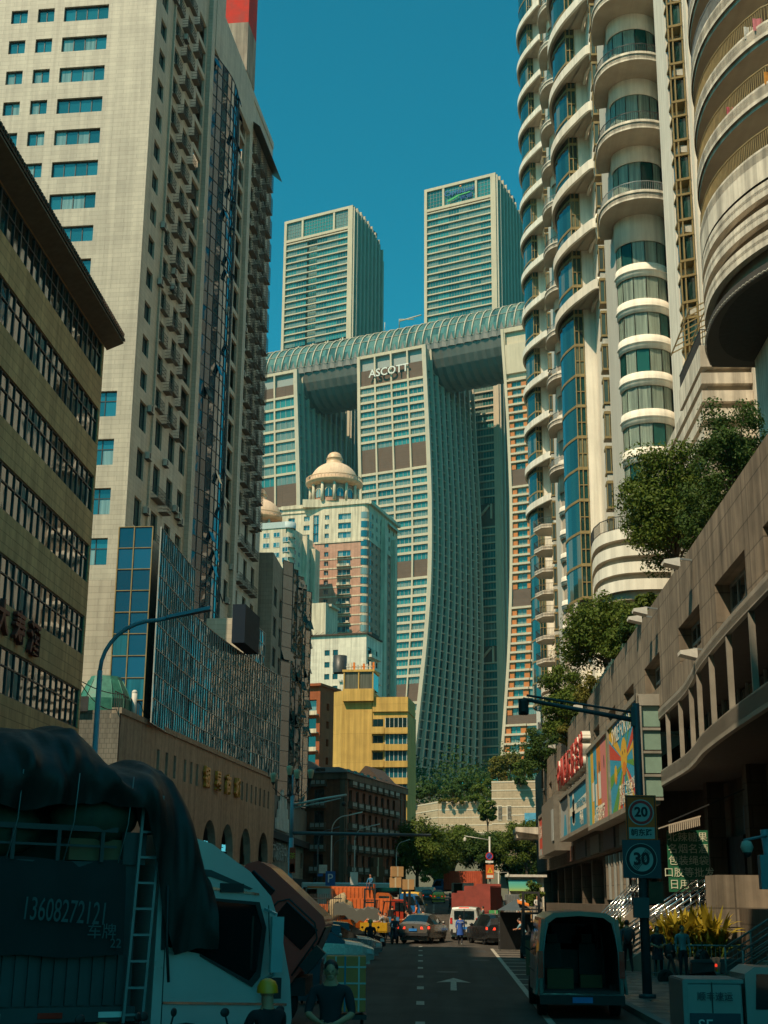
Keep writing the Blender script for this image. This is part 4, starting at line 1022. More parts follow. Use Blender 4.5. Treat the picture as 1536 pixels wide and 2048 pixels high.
F2 = FR_ @ Matrix.Translation((1.2, 3.5, 0)) @ Matrix.Rotation(radians(90), 4, 'Z')
mb = MB(F2); mb.box(0, 18, .3, .4, 40, zt-2.2); mb.box(7.5, 9.2, -1.2, .3, 40, zt-1); mb.box(14, 18, -1.4, .3, 40, zt-3.5); mb.build('side_wall', M_crm, o)
its = [(F2 @ Matrix.Translation((1.2+j*3.1, .02, zt-5.2-3*k)), (1.3, 1.5, 2, 1, .26, .1)) for k in range(13) for j in range(5) if j != 2]+[(FR_ @ Matrix.Translation((-13.4+j*3.2, -.3, zt-4.0-3*k)), (2.0, 1.5, 2, 1, .26, .1)) for k in range(13) for j in range(4)]+[(FR_ @ Matrix.Translation((-.9, -.4, zt-5.6-3*k)), (1.8, 1.5, 2, 1, .2, .1)) for k in range(13)]
emit(o, 'window', its, [M_frame_wh, G_teal], lambda *k: win_mb(*k), 100)
mb = MB(FR_); mb.box(-13, -11, 8, 12, zt, zt+3.2); mb.box(-6, -3.5, 6, 9, zt, zt+2.2); mb.build('roof_hut', M_crm, o)

# ------------------------------------------------------------- white, orange-brown and yellow blocks
def block(name, label, px, py, Y, a, w, d, zbot, fr_rects, sd_rects, m, depth=.3, fm=None, gm=None, nx=2, wdepth=.25):
    P = atY(px, py, Y); zt = P.z; o = thing(name, label, 'building', (P.x, Y, zbot))
    F1 = frame(P.x, Y, 0, -a) @ Matrix.Translation((-w, 0, 0)); F2 = frame(P.x, Y, 0, 90-a)
    fr_rects = [(x0, zt-z1, x1, zt-z0) for x0, z0, x1, z1 in fr_rects]; sd_rects = [(x0, zt-z1, x1, zt-z0) for x0, z0, x1, z1 in sd_rects]
    mb = MB(); wall_open(mb, F1, w, zt, fr_rects, depth, z_base=zbot); wall_open(mb, F2, d, zt, sd_rects, depth, z_base=zbot)
    mb.M = F1; mb.quad((0, 0, zt-.02), (w, 0, zt-.02), (w, d, zt-.02), (0, d, zt-.02)); mb.quad((0, d, zbot), (0, 0, zbot), (0, 0, zt), (0, d, zt)); mb.quad((w, d, zbot), (0, d, zbot), (0, d, zt), (w, d, zt))
    mb.build('wall', m, o)
    emit(o, 'window', [(F @ Matrix.Translation((r[0], 0, r[1])), (round(r[2]-r[0], 2), round(r[3]-r[1], 2), max(2, int((r[2]-r[0])/1.1)) if nx == 0 else nx, 1, wdepth, .08)) for F, rr in ((F1, fr_rects), (F2, sd_rects)) for r in rr], [fm or M_frame_dk, gm or G_dark], lambda *k: win_mb(*k), 100)
    return o, F1, F2, zt
M_wht = wall('white_paint_wall', (0.80, 0.74, 0.60), var=.1, streak=.3, scale=.5, tile=(1.8, .9, .012), mortar=.88)
o, F1, F2, zt = block('white_apartment_block', 'plain white block with paired small square windows, below the domed tower', 733, 1268, 340, 15, 15.6, 13, 8,
    [(x, 3.6+3.0*k, x+1.35, 5.0+3.0*k) for k in range(14) for x in (4.6, 6.8)], [(1.2, 3+3*k, 4.2, 4.9+3*k) for k in range(14)]+[(6, 3+3*k, 9, 4.9+3*k) for k in range(14)], M_wht)
mb = MB(F1); mb.box(-.3, 16, -.5, 12, zt, zt+.35)
for i in range(9): mb.bar((1+i*1.6, 1, zt+.35), (2.2+i*1.6, 1, zt+1.2), .08)
mb.box(1, 16, 3, 9, zt+.3, zt+1.0); mb.build('roof', M_rooft, o)
mb = MB(F2)
for k in range(13): mb.box(1, 9.4, -1.1, -.01, zt-5.6-3*k, zt-4.9-3*k); mb.box(3.6, 4.6, -1.0, -.01, zt-4.9-3*k, zt-3.4-3*k)
mb.build('balcony', M_wht, o)
mb = MB(F1); 
for k in range(4): mb.box(8.6, 9.4, -.5, -.02, zt-5.7-3*k*2, zt-5.2-3*k*2)
mb.build('air_conditioner', M_acw, o)
P = atY(652, 1205, 350)
o = thing('stair_block', 'narrow blank cream block rising behind the white block with small windows', 'building', (P.x, 350, 8))
mb = MB(frame(P.x, 350, 0, -15)); mb.box(-8, 0, 0, 9, 8, P.z); mb.box(-5, .8, 2, 8.8, P.z, P.z-.6); mb.hull8([(-8, -.0, P.z), (-4.5, 0, P.z), (-4.5, 6, P.z), (-8, 6, P.z)], [(-8, 0, P.z+1.5), (-4.5, 0, P.z+1.5), (-4.5, 6, P.z+1.5), (-8, 6, P.z+1.5)]); mb.build('wall', M_crm, o)
# orange brown block
M_orb = wall('orange_brown_tile', (0.36, 0.10, 0.035), tile=(.8, .4, .02), mortar=.85, var=.15, streak=.2)
o, F1, F2, zt = block('balcony_block', 'orange brown block with stacked cream balconies, between dark glass block and yellow building', 641, 1372, 270, 20, 12, 9, 8,
    [(3, 2.6+3.5*k, 11.2, 4.9+3.5*k) for k in range(10)], [(3, 3+3.5*k, 4.2, 4.4+3.5*k) for k in range(9)], M_orb, depth=1.0, gm=G_teal, nx=4, wdepth=.9)
mb = MB(F1)
for k in range(10): mb.box(2.4, 11.8, -1.1, -.01, zt-5.7-3.5*k, zt-5.5-3.5*k); mb.box(2.4, 11.8, -1.1, -1.0, zt-5.5-3.5*k, zt-4.9-3.5*k)
mb.build('balcony', M_crm, o)
mb = MB(F1); mb.box(-.3, 12.4, -.7, 9, zt, zt+.5); mb.box(6, 8, 1, 3, zt+.5, zt+2.8); mb.build('roof', M_orb, o)
# yellow building
M_yel = wall('yellow_render', (0.66, 0.41, 0.11), var=.14, streak=.28, scale=.4, tile=(60, 5.2, .05), mortar=.8, off=0)
P = atY(812, 1395, 250); zt = P.z; za = 16.0
o = thing('yellow_building', 'bright yellow block with a blank wall and a strip of balconies and windows', 'building', (-14.7, 250, za))
FY = frame(-14.3, 250, 0, -6)
mb = MB(FY); mb.prism([(-7.4, 1.8), (-5.6, 0), (0, 0), (0, 12), (-7.4, 12)], za, zt+1.3)
mb.box(-5.3, .35, -.9, .5, zt-.7, zt+1.5); mb.box(.0, 6.4, .15, 12, za, zt-2.6)
mb.box(.1, 6.55, -.25, 10, zt-2.6, zt)
mb.build('wall', M_yel, o)
bal = MB(FY); wins = []
for k in range(5):
    z = zt-5.6-2.95*k
    q = MB(FY); q.box(2.3, 6.55, -.55, .14, z-1.0, z+.1); q.box(-.02, 2.25, -.75, .14, z-1.0, z-.85); q.box(-.02, 2.25, -.75, -.65, z-.85, z+.25); q.build('balcony', M_yel, o)
    w = MB(FY); w.quad((2.4, .05, z+.12), (6.4, .05, z+.12), (6.4, .05, z+1.9), (2.4, .05, z+1.9), 1)
    for i in range(6): w.box(2.4+i*.78, 2.48+i*.78, -.03, .04, z+.12, z+1.9, 0)
    w.build('window', [M_frame_wh, G_teal if k else G_dark], o)
    w = MB(FY); w.box(.15, 2.0, .1, .149, z-.5, z+1.7, 1); w.box(1.0, 1.1, .0, .09, z-.5, z+1.7, 0); w.build('balcony_door', [M_frame_dk, G_dark], o)
mb = MB(FY); mb.box(-5.2, .3, -.6, 5, zt+1.5, zt+4.6); mb.build('roof_room', G_dark, o)
mb = MB(FY); mb.box(-5.4, .5, -.9, 5.2, zt+4.6, zt+5.0); mb.box(-5.2, -5, -.8, -.6, zt+1.5, zt+4.6); mb.box(-2.5, -2.3, -.8, -.6, zt+1.5, zt+4.6); mb.box(.1, .3, -.8, -.6, zt+1.5, zt+4.6); mb.build('roof_slab', M_yel, o)
mb = MB(FY); mb.lathe([(1.3, zt+5.0), (1.3, zt+8.2), (0, zt+8.3)], 14, (-6.6, 3)); mb.build('roof_tank', M_frame_dk, o)
rg = random.Random(12)
for i in range(9):
    mb = MB(FY); x = -4.8+i*.6; mb.box(x, x+.35, 0, .4, zt+5.0, zt+5.9+rg.random()*.8); mb.box(x-.1, x+.45, -.05, .45, zt+5.6, zt+5.75); mb.build('roof_clutter', [M_acw, M_crm, M_orr][i % 3], o)
# ------------------------------------------------------------- striped stone podium walls and terraces far ahead
M_str = wall('beige_striped_stone', (0.50, 0.40, 0.27), tile=(1.1, .55, .03), mortar=.7, var=.1, streak=.1)
M_strl = mat('pale_stone_line', (.66, .60, .48), rough=.7)
def striped(label, P0, P1, Y0, Y1, ztop, zbot, extra, off=0):
    o = thing('striped_podium_wall', label, 'building', (P0[0], Y0, zbot)); a = math.degrees(atan2(Y1-Y0, P1[0]-P0[0])); L_ = sqrt((P1[0]-P0[0])**2+(Y1-Y0)**2)
    F = frame(P0[0], Y0, 0, a); mb = MB(F); mb.box(0, L_, 0, 20, zbot, ztop); mb.build('wall', M_str, o)
    mb = MB(F); z = ztop-.2; i = 0
    while z > zbot: mb.box(-.02, L_+.02, -.06, -.003, z-.12, z+.08); z -= 1.72
    mb.build('stone_band', M_strl, o); return o, F, L_
a = atY(877, 1606, 330); b = atY(990, 1600, 326)
striped('wide beige striped stone podium wall far down the street, under the greenery', (a.x, 0), (b.x, 0), 330, 327, 24.6, 15.6, 0)
a2 = atY(812, 1607, 350)
o, F, L_ = striped('shaded striped stone podium side wall left of the sunlit one', (a2.x, 0), (a.x-.1, 0), 352, 330.3, 24.7, 15.4, 0)
mb = MB(F); mb.box(.5, L_*.6, -.1, -.004, 18.2, 20.3); mb.build('window', G_dark, o)
a = atY(983, 1564, 300); b = atY(1072, 1560, 296)
o, F, L_ = striped('taller beige striped stone block with two slot windows and a blue poster', (a.x, 0), (b.x+3, 0), 300, 297, 26.9, 8, 0)
for x in (1.2, 3.2):
    w = MB(F); w.box(x, x+.95, -.1, .0, 18.7, 21.8, 0); w.box(x+.2, x+.95, -.14, -.11, 18.9, 21.6, 1)
    for i in range(10): w.box(x+.2, x+.95, -.16, -.15, 19+i*.26, 19.05+i*.26, 0)
    w.build('slot_window', [M_strl, M_dark], o)
mb = MB(F); mb.box(7.0, 9.6, -.15, -.01, 15.5, 20.2); mb.build('poster', mat('blue_poster', (.08, .33, .50), var=.3, scale=1), o)
# dark undercroft below the wide wall
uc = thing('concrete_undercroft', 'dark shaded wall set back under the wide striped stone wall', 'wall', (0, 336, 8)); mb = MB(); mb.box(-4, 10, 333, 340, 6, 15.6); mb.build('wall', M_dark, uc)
# ------------------------------------------------------------- unseen tower added behind the camera, blocks sized to shade the near street
M_off = wall('shade_tower_render', (0.34, 0.29, 0.22), tile=(3.2, 3.3, .25), mortar=.5, var=.15)
o = thing('unseen_shade_tower', 'unseen plain tower behind the viewpoint at the left, added to shade the near street', 'building', (-18.2, 20, 0))
mb = MB(); mb.box(-37, -18.7, 9.01, 34.5, 0, 55); mb.box(-37, -18.6, -80, 9, 0, 67.5); mb.box(-60, -37.01, -80, 33, 0, 80); mb.build('wall', M_off, o)
mb = MB(); mb.box(-37, -18.5, -80.5, 9.05, 67.5, 68); mb.box(-60.5, -37.01, -80.5, 33.1, 80, 80.5); mb.build('roof', M_dark, o)

# ------------------------------------------------------------- right: white apartment towers with wavy balconies
M_ww = wall('white_render', (0.84, 0.78, 0.67), var=.1, streak=.22, scale=.5, bump=.05)
M_ww2 = wall('white_render_stained', (0.78, 0.70, 0.58), var=.18, streak=.42, scale=.9, bump=.08)
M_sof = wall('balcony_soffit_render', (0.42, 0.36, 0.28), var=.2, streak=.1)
M_wg = wall('grey_white_render', (0.60, 0.57, 0.50), var=.08, streak=.12)
G_bay = glass('bay_window_glass', (0.03, 0.16, 0.14), ior=1.5, wav=.01, cur=.86, curc=(.74, .84, .68))
G_bay2 = glass('curved_window_glass', (0.012, 0.055, 0.05), ior=1.9, wav=.015, cur=.15, curc=(.22, .24, .16))
def arc(cx, cy, r, a0, a1, n, ry=None):
    return [(cx+r*cos(radians(a0+(a1-a0)*i/n)), cy+(ry or r)*sin(radians(a0+(a1-a0)*i/n))) for i in range(n+1)]
def spline(pts, n=5):
    out = []
    P = [pts[0]]+list(pts)+[pts[-1]]
    for i in range(1, len(P)-2):
        for k in range(n):
            t = k/n; p0, p1, p2, p3 = P[i-1], P[i], P[i+1], P[i+2]
            out.append(tuple(.5*((2*p1[j])+(-p0[j]+p2[j])*t+(2*p0[j]-5*p1[j]+4*p2[j]-p3[j])*t*t+(-p0[j]+3*p1[j]-3*p2[j]+p3[j])*t**3) for j in (0, 1)))
    out.append(tuple(pts[-1])); return out
def slab(mb, outer, inner, z0, z1, mi=0, smi=None):
    """curved slab: outer path, closed by the inner path, with its underside"""
    pl = list(outer)+list(inner)[::-1]; n = len(pl)
    mb.add([(p[0], p[1], z0) for p in pl]+[(p[0], p[1], z1) for p in pl], [(i, (i+1) % n, n+(i+1) % n, n+i) for i in range(n)], mi)
    m = len(outer)
    assert len(inner) == m
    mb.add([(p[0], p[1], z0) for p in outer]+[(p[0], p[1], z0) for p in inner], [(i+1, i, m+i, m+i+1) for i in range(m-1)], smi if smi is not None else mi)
    mb.add([(p[0], p[1], z1) for p in outer]+[(p[0], p[1], z1) for p in inner], [(i, i+1, m+i+1, m+i) for i in range(m-1)], mi)
def resample(path, m):
    P = [Vector(p) for p in path]; d = [0]
    for a, b in zip(P, P[1:]): d.append(d[-1]+(b-a).length)
    out = []
    for i in range(m):
        t = d[-1]*i/(m-1); k = 0
        while k < len(d)-2 and d[k+1] < t: k += 1
        u = (t-d[k])/max(d[k+1]-d[k], 1e-6); out.append(tuple(P[k].lerp(P[k+1], u)))
    return out
def pane_col(cx, cy, r, a0, a1, n, z0, z1, mbar=.05, fm=0, gm=1):
    mb = MB(); pts = arc(cx, cy, r, a0, a1, n)
    for a, b in zip(pts, pts[1:]): mb.quad((a[0], a[1], z0), (b[0], b[1], z0), (b[0], b[1], z1), (a[0], a[1], z1), gm)
    return mb, pts
def white_tower(label, dx, dy, hexb=False, HT=120.0, ND=9):
    T = Matrix.Translation((dx, dy, 0))
    o = thing('apartment_tower', label, 'building', (16+dx, 109.5+dy, 16), 0, 'white apartment towers with wavy balconies')
    FL, DUP = 3.25, 6.55; ZL = [59.2+DUP*k for k in range(ND)]
    # body walls
    def wallbox(m, *bx):
        mb = MB(T)
        for b in bx: mb.box(*b)
        mb.build('wall', m, o)
    wallbox(M_ww, (13.55, 15.6, 131, 133, 16, HT), (14.0, 36, 133, 150, 16, HT), (12.9, 14, 139, 150, 16, HT))
    wallbox(M_ww, (14.75, 36, 119.2, 130.9, 16, 118), (15.6, 36, 130.9, 132.9, 16, HT-1))
    wallbox(M_wg, (14.3, 19.4, 109.6, 117.4, 16, HT), (19.4, 36, 112, 119.1, 16, HT-.5), (18.6, 19.45, 103.6, 109.5, 16, HT))
    # round bay: glass, bands
    cx, cy, r = 16.45, 109.6, 2.15
    z = 28.2; lev = []
    while z < 57: lev.append((z, z+2.05)); z += FL
    for k in range(ND): lev += [(ZL[k]+1.6, ZL[k]+4.5)] if k >= 0 else []
    bay = MB(T); bay.lathe([(r-.25, 24), (r-.25, HT-2)], 20, (cx, cy), a0=pi, a1=2*pi); bay.build('bay_core', M_sof, o)
    prev = 24.0
    rgl = random.Random(int(dy)+3)
    for z0, z1 in lev+[(HT-2, HT-2)]:
        b = MB(T); b.lathe([(r-.02, prev), (r+.1, prev), (r+.1, z0), (r-.02, z0)], 24, (cx, cy), a0=pi*.98, a1=2.02*pi)
        if z0-prev > .9 and z0 < 58: b.lathe([(r+.1, prev+.45), (r+.22, prev+.5), (r+.22, prev+.62), (r+.1, prev+.66)], 24, (cx, cy), a0=pi*.98, a1=2.02*pi)
        b.build('bay_band', M_ww, o)
        if z1 > z0:
            w, pts = pane_col(cx, cy, r-.03, 182, 358, 6, z0, z1)
            for p in pts: w.box(p[0]-.03, p[0]+.03, p[1]-.03, p[1]+.03, z0, z1, 0)
            w.build('bay_window', [M_frame_wh, G_bay], o)
            # curtain folds behind the glass are their own geometry
            cu = MB(T); n = 60; A_ = arc(cx, cy, r-.16, 184, 356, n)
            cpts = [(cx+(r-.2+.05*(i % 2))*cos(radians(184+172*i/n)), cy+(r-.2+.05*(i % 2))*sin(radians(184+172*i/n))) for i in range(n+1)]
        prev = z1
    # duplex balconies
    outer = spline([(13.35, 112.2), (12.95, 109.5), (13.0, 107.2), (13.9, 105.3), (15.6, 104.3), (17.3, 104.4), (18.62, 105.2)], 4)
    m_ = len(outer); inner = resample([(14.28, 112.0), (14.28, 109.58), (18.6, 109.58)], m_)
    for k, zl in enumerate(ZL):
        b = MB(T); slab(b, outer, inner, zl-.55, zl, 0, 1); b.strip(outer, zl-.7, zl+.12, 0)
        q = [(p[0]*.94+16*.06, p[1]*.94+109*.06) for p in outer]
        b.strip([(x, y) for x, y in q][::-1], zl-.1, zl+.12, 0)
        b.band(outer, zl-.16, zl-.06, -.09, 0)
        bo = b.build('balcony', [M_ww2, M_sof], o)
        rm = rail_mb([(x, y) for x, y in resample(q, 12)], .95, .028, .16, .05)
        rr = MB(T); rr.add(rm.v, rm.f); rr.v = [(p[0], p[1], p[2]+zl+.1) for p in rr.v]
        ro = rr.build('railing', M_blkiron if k % 3 else M_steel, o); ro.parent = bo
    # bronze window column in the recess
    for k in range(int((HT-29)/3.25)):
        z = 26+3.25*k; fm = MB(T); fm.box(13.78, 14.74, 117.9, 119.15, z+2.25, z+2.5, 0); fm.box(13.78, 14.74, 117.9, 119.15, z-.05, z+.15, 0)
        for x in (13.82, 14.25, 14.7): fm.box(x-.04, x+.04, 117.93, 118.0, z+.15, z+2.25, 0)
        fm.box(13.84, 14.72, 118.0, 118.9, z+.15, z+2.25, 1); fm.build('recess_window', [M_frame_br, G_bay2], o)
        if k % 2:
            a = MB(T); a.box(13.9, 14.6, 118.0, 118.5, z+2.55, z+3.1); a.build('air_conditioner', M_acw, o)
    # curved glass bay of the wave side
    gpath = [(12.62, 131.0)]+[(12.62-1.0*sin(pi*t)*1.0-.15*t, 131+8.2*t) for t in (.1, .22, .35, .5, .65, .8, .92, 1.0)]
    z = 30.5
    while z < HT-1:
        w = MB(T); zt = z+FL
        for a, b in zip(gpath, gpath[1:]): w.quad((b[0], b[1], z+.1), (a[0], a[1], z+.1), (a[0], a[1], zt-.15), (b[0], b[1], zt-.15), 1)
        w.quad((12.72, 131.02, z+.1), (13.5, 131.02, z+.1), (13.5, 131.02, zt-.1), (12.72, 131.02, zt-.1), 1)
        w.band([(p[0]-.06, p[1]) for p in gpath][::-1], z-.14, z+.12, .12, 0); w.box(12.55, 13.56, 130.9, 131.0, z-.16, z+.14, 0)
        for x in (12.58, 13.0, 13.46): w.box(x, x+.1, 130.92, 131.0, z+.14, zt-.16, 0)
        w.box(12.62, 13.5, 130.93, 130.99, z+1.5, z+1.58, 0)
        w.build('curved_window', [M_frame_br, G_bay2], o); z = zt
    # ribbons
    rib = spline([(13.4, 141.5), (12.1, 139.3), (11.55, 137.2), (11.3, 134.8), (11.55, 132.4), (12.3, 129.8), (13.2, 127.7), (14.0, 126.0), (14.45, 125.35), (14.75, 125.9), (14.7, 127.4), (14.35, 129.0), (14.3, 130.9)], 4)
    for k in range(ND):
        zl = 60.6+DUP*k; b = MB(T); b.band(rib, zl-.55, zl+.45, -.28)
        m2 = len(rib); inn = resample([(13.4, 140.2), (12.5, 138.5), (12.5, 133), (13.5, 131.05), (14.3, 130.95)], m2)
        slab(b, rib, inn, zl-.2, zl, 0, 1); b.build('wavy_band', [M_ww, M_sof], o)
        if k:
            t = MB(T); pth = []
            for i in range(13):
                u = i/12; zz = zl-.1-(DUP-.2)*u
                pth.append((14.62+.85*sin(pi*u)**1.5, 125.4+.9*sin(pi*u), zz))
            for a, b2 in zip(pth, pth[1:]): t.bar(a, b2, .34, .5)
            t.build('wave_trim', M_ww, o)
    if hexb:
        for k in range(10):
            zl = 25.5+3.25*k; b = MB(T)
            pl = [(12.3, 125.5), (11.4, 122.5), (12.4, 120.0), (14.2, 119.6)]; pi_ = [(14.2, 125.5), (14.2, 123), (14.2, 121), (14.25, 120)]
            slab(b, pl, pi_, zl-.3, zl, 0, 1); b.strip(pl, zl-.45, zl+.1, 0); bo = b.build('balcony', [M_ww2, M_sof], o)
            rm = rail_mb(pl, 1.0, .03, .2); rr = MB(T); rr.add(rm.v, rm.f); rr.v = [(p[0], p[1], p[2]+zl+.1) for p in rr.v]; ro = rr.build('railing', M_blkiron, o); ro.parent = bo
        for k in range(5):
            zl = 19.8+1.15*k; b = MB(T); pl = spline([(13.5, 127), (11.2, 125), (10.6, 121), (11.6, 118), (14.5, 117.5)], 4); slab(b, pl, resample([(14, 127), (14.5, 118)], len(pl)), zl, zl+.75, 0, 1); b.build('base_band', [M_ww, M_sof], o)
    # stacked curved bands at the base of the round bay
    pb = spline([(11.2, 108), (10.75, 103.5), (10.9, 100.2), (12.0, 98.2), (13.6, 97.5), (16.0, 97.5), (17.4, 98.6), (17.6, 104)], 4)
    pin = resample([(13.4, 108), (13.4, 103), (15.5, 103), (17.4, 104)], len(pb))
    for k, z0 in enumerate((24.0, 25.25, 26.5, 27.75)):
        s_ = 1.0-.012*(3-k)
        b = MB(T); pp = [(14.5+(x-14.5)*s_, 104+(y-104)*s_) for x, y in pb]; slab(b, pp, pin, z0, z0+.8, 0, 1); b.build('base_band', [M_ww, M_sof], o)
    b = MB(T); pp = [(14.5+(x-14.5)*.9, 104+(y-104)*.9) for x, y in pb]; b.strip(pp, 23.6, 28.4, 0); slab(b, pp, pin, 23.4, 23.6, 0); b.build('base_core', M_sof, o)
    rm = rail_mb(resample(pb, 14), .95, .028, .16); rr = MB(T); rr.add(rm.v, rm.f); rr.v = [(p[0], p[1], p[2]+28.55) for p in rr.v]; rr.build('terrace_railing', M_blkiron, o)
    return o
w1 = white_tower('white apartment tower with round bays, wavy ribbons and curved balconies, nearer of the two', 0, 0)
w3 = white_tower('farther white wavy-balcony apartment tower, directly left of the nearer one', .7, 74, True, 156.0, 14)
# things people keep on balconies
for i, (x, y, z, c) in enumerate(((14.1, 184.4, 72.6, (.6, .3, .03)), (14.5, 183.6, 72.6, (.4, .05, .04)), (15.2, 182.6, 59.5, (.2, .22, .25)))):
    mb = MB(); mb.box(x, x+.45, y, y+.05, z, z+1.1); mb.box(x+.05, x+.4, y-.01, y+.06, z-.35, z)
    tag(mb.build('hanging_laundry', mat('laundry_%d' % i, c, rough=.9)), ['yellow garment drying on a high round balcony of the farther tower', 'dark red garment drying beside the yellow one on the farther tower', 'grey garment drying on a lower round balcony of the farther tower'][i], 'laundry')

# near right tower with the big arching balconies
o = thing('apartment_tower', 'nearest right tower with huge arching balconies above a dark round soffit', 'building', (18.3, 75, 16))
mb = MB(); mb.box(18.4, 40, 60.5, 92, 16, 110); mb.box(17.2, 18.39, 62.5, 74, 16, 32.3); mb.build('wall', M_ww2, o)
mb = MB(); mb.box(17.55, 18.39, 89.6, 90.4, 35, 110); mb.box(16.9, 18.38, 74.9, 75.6, 33, 110); mb.build('wall_fin', M_ww, o)
pt0 = spline([(24, 60.8), (19, 60.9), (16.6, 61.2), (15.5, 62.4), (14.55, 64.6), (14.0, 67), (13.9, 69.5), (14.2, 72.3), (15.0, 75.0)], 4)+[(18.38, 75.2)]
ins = resample([(24, 64), (18.39, 64), (18.39, 74.8)], len(pt0))
LV = [38.5, 41.9]+[41.9+3.4*k for k in range(1, 16)]
for k, zl in enumerate(LV):
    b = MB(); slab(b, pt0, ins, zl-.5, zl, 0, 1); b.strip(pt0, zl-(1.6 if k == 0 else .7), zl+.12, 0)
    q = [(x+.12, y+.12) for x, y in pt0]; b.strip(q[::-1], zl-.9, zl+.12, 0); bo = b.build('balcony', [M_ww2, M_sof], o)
    rm = rail_mb(resample(q, 22), 1.05, .035, .15, .07); rr = MB(); rr.add(rm.v, rm.f); rr.v = [(p[0], p[1], p[2]+zl+.1) for p in rr.v]; ro = rr.build('railing', M_frame_br if k < 3 else M_steel, o); ro.parent = bo
for k, z0 in enumerate((36.0, 34.7, 33.4)):
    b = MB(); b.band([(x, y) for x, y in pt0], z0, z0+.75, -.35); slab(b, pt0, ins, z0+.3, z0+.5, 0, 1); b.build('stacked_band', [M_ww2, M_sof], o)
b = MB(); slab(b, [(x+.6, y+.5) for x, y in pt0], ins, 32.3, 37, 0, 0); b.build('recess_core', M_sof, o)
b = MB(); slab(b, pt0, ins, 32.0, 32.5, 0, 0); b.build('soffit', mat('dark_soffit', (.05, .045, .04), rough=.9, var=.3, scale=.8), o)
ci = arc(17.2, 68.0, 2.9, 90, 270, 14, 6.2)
b = MB(); b.poly([(x, y, 31.98) for x, y in ci]+[(18.3, 61.8, 31.98), (18.3, 74.2, 31.98)]); b.build('soffit_shade_patch', M_dark, o)  # flat near-black ellipse paints the shade of a recess onto the soffit
b = MB(); rg = random.Random(3)
rp = resample(pt0, 150)
for i, (p, q) in enumerate(zip(rp, rp[1:])):
    b.tube([(p[0]-.06, p[1]-.02, 32.05+.07*(i % 2)), (q[0]-.06, q[1]-.02, 32.05+.07*((i+1) % 2))], .035, 5)
b.build('rope_light', mat('rope_light_plastic', (.4, .38, .32)), o)
for i, (x, y, z, c, lb) in enumerate(((16.2, 61.5, 44.9, (.45, .03, .03), 'red cloth drying on the near tower balcony, top right'), (15.5, 62.3, 41.5+3.4, (.5, .16, .18), 'pink cloth drying beside the red one, top right'), (15.2, 63.0, 41.5+3.4, (.5, .5, .46), 'white cloth drying on the near tower balcony, top right'), (14.5, 65.0, 41.5, (.4, .08, .1), 'patterned red cloth on the second balcony from the soffit'), (15.8, 62.0, 41.6, (.5, .2, .03), 'orange bundle on the second balcony from the soffit'), (17.3, 61.0, 48.3, (.5, .06, .04), 'red blanket hung at the very top right balcony'))):
    b = MB(); b.grid([[(x+.09*j, y-.18-.04*sin(j*2), z+1.0-.18*k) for j in range(7)] for k in range(5)]); tag(b.build('hanging_laundry', mat('near_laundry_%d' % i, c, rough=.95, var=.4)), lb, 'laundry')
# windows between the bays
fs = frame(18.3, 89, 0, -90); its = []
for k in range(22):
    z = 36.5+3.3*k
    for j in range(3): its.append((frame(18.39-.45, 88.6-j*4.4, z, -90), (3.4, 2.1, 3, 1, .44, .1)))
emit(o, 'bay_window', its, [M_frame_br, G_bay2], lambda *k: win_mb(*k), 60)
b = MB()
for k in range(22):
    z = 36.5+3.3*k
    for j in range(3): b.box(17.7, 18.39, 88.6-j*4.4-3.45, 88.6-j*4.4+.05, z-.25, z-.01); b.box(17.8, 18.39, 88.6-j*4.4-3.45, 88.6-j*4.4+.05, z+2.11, z+2.3)
b.build('window_surround', M_frame_br, o)
for k in range(24):                            # bronze box windows and ledges for air conditioners
    z = 33.6+3.2*k; b = MB()
    b.hull8([(16.4, 91.1, z-.1), (17.5, 91.1, z+.12), (17.5, 92.4, z+.12), (16.4, 92.4, z-.1)], [(16.4, 91.1, z+.08), (17.5, 91.1, z+.32), (17.5, 92.4, z+.32), (16.4, 92.4, z+.08)], 0)
    b.hull8([(16.4, 91.1, z+1.9), (17.5, 91.1, z+2.12), (17.5, 92.4, z+2.12), (16.4, 92.4, z+1.9)], [(16.4, 91.1, z+2.05), (17.5, 91.1, z+2.3), (17.5, 92.4, z+2.3), (16.4, 92.4, z+2.05)], 0)
    for x in (16.45, 16.75, 17.45): b.box(x-.05, x+.05, 91.12, 91.25, z-.1, z+3.1, 0)
    b.box(16.5, 17.44, 91.3, 92.3, z+.2, z+2.0, 1)
    b.build('box_window', [M_frame_br, G_bay2], o)
    if k % 2 == 0:
        a = MB(); a.box(16.7, 17.4, 91.3, 91.8, z+2.4, z+2.95); a.build('air_conditioner', M_acw, o)
mb = MB(); mb.box(17.5, 18.39, 91.2, 98, 33, 110); mb.box(16.45, 17.49, 92.42, 97, 33, 110); mb.box(18.4, 36, 92.01, 103, 16, 110); mb.build('rear_wall', M_ww, o)
mb = MB(); mb.tube([(17.7, 91.05, 34), (17.7, 91.05, 60), (17.62, 91.05, 62), (17.66, 91.05, 80), (17.75, 91.05, 110)], .06, 6); mb.build('drain_pipe', M_frame_wh, o)
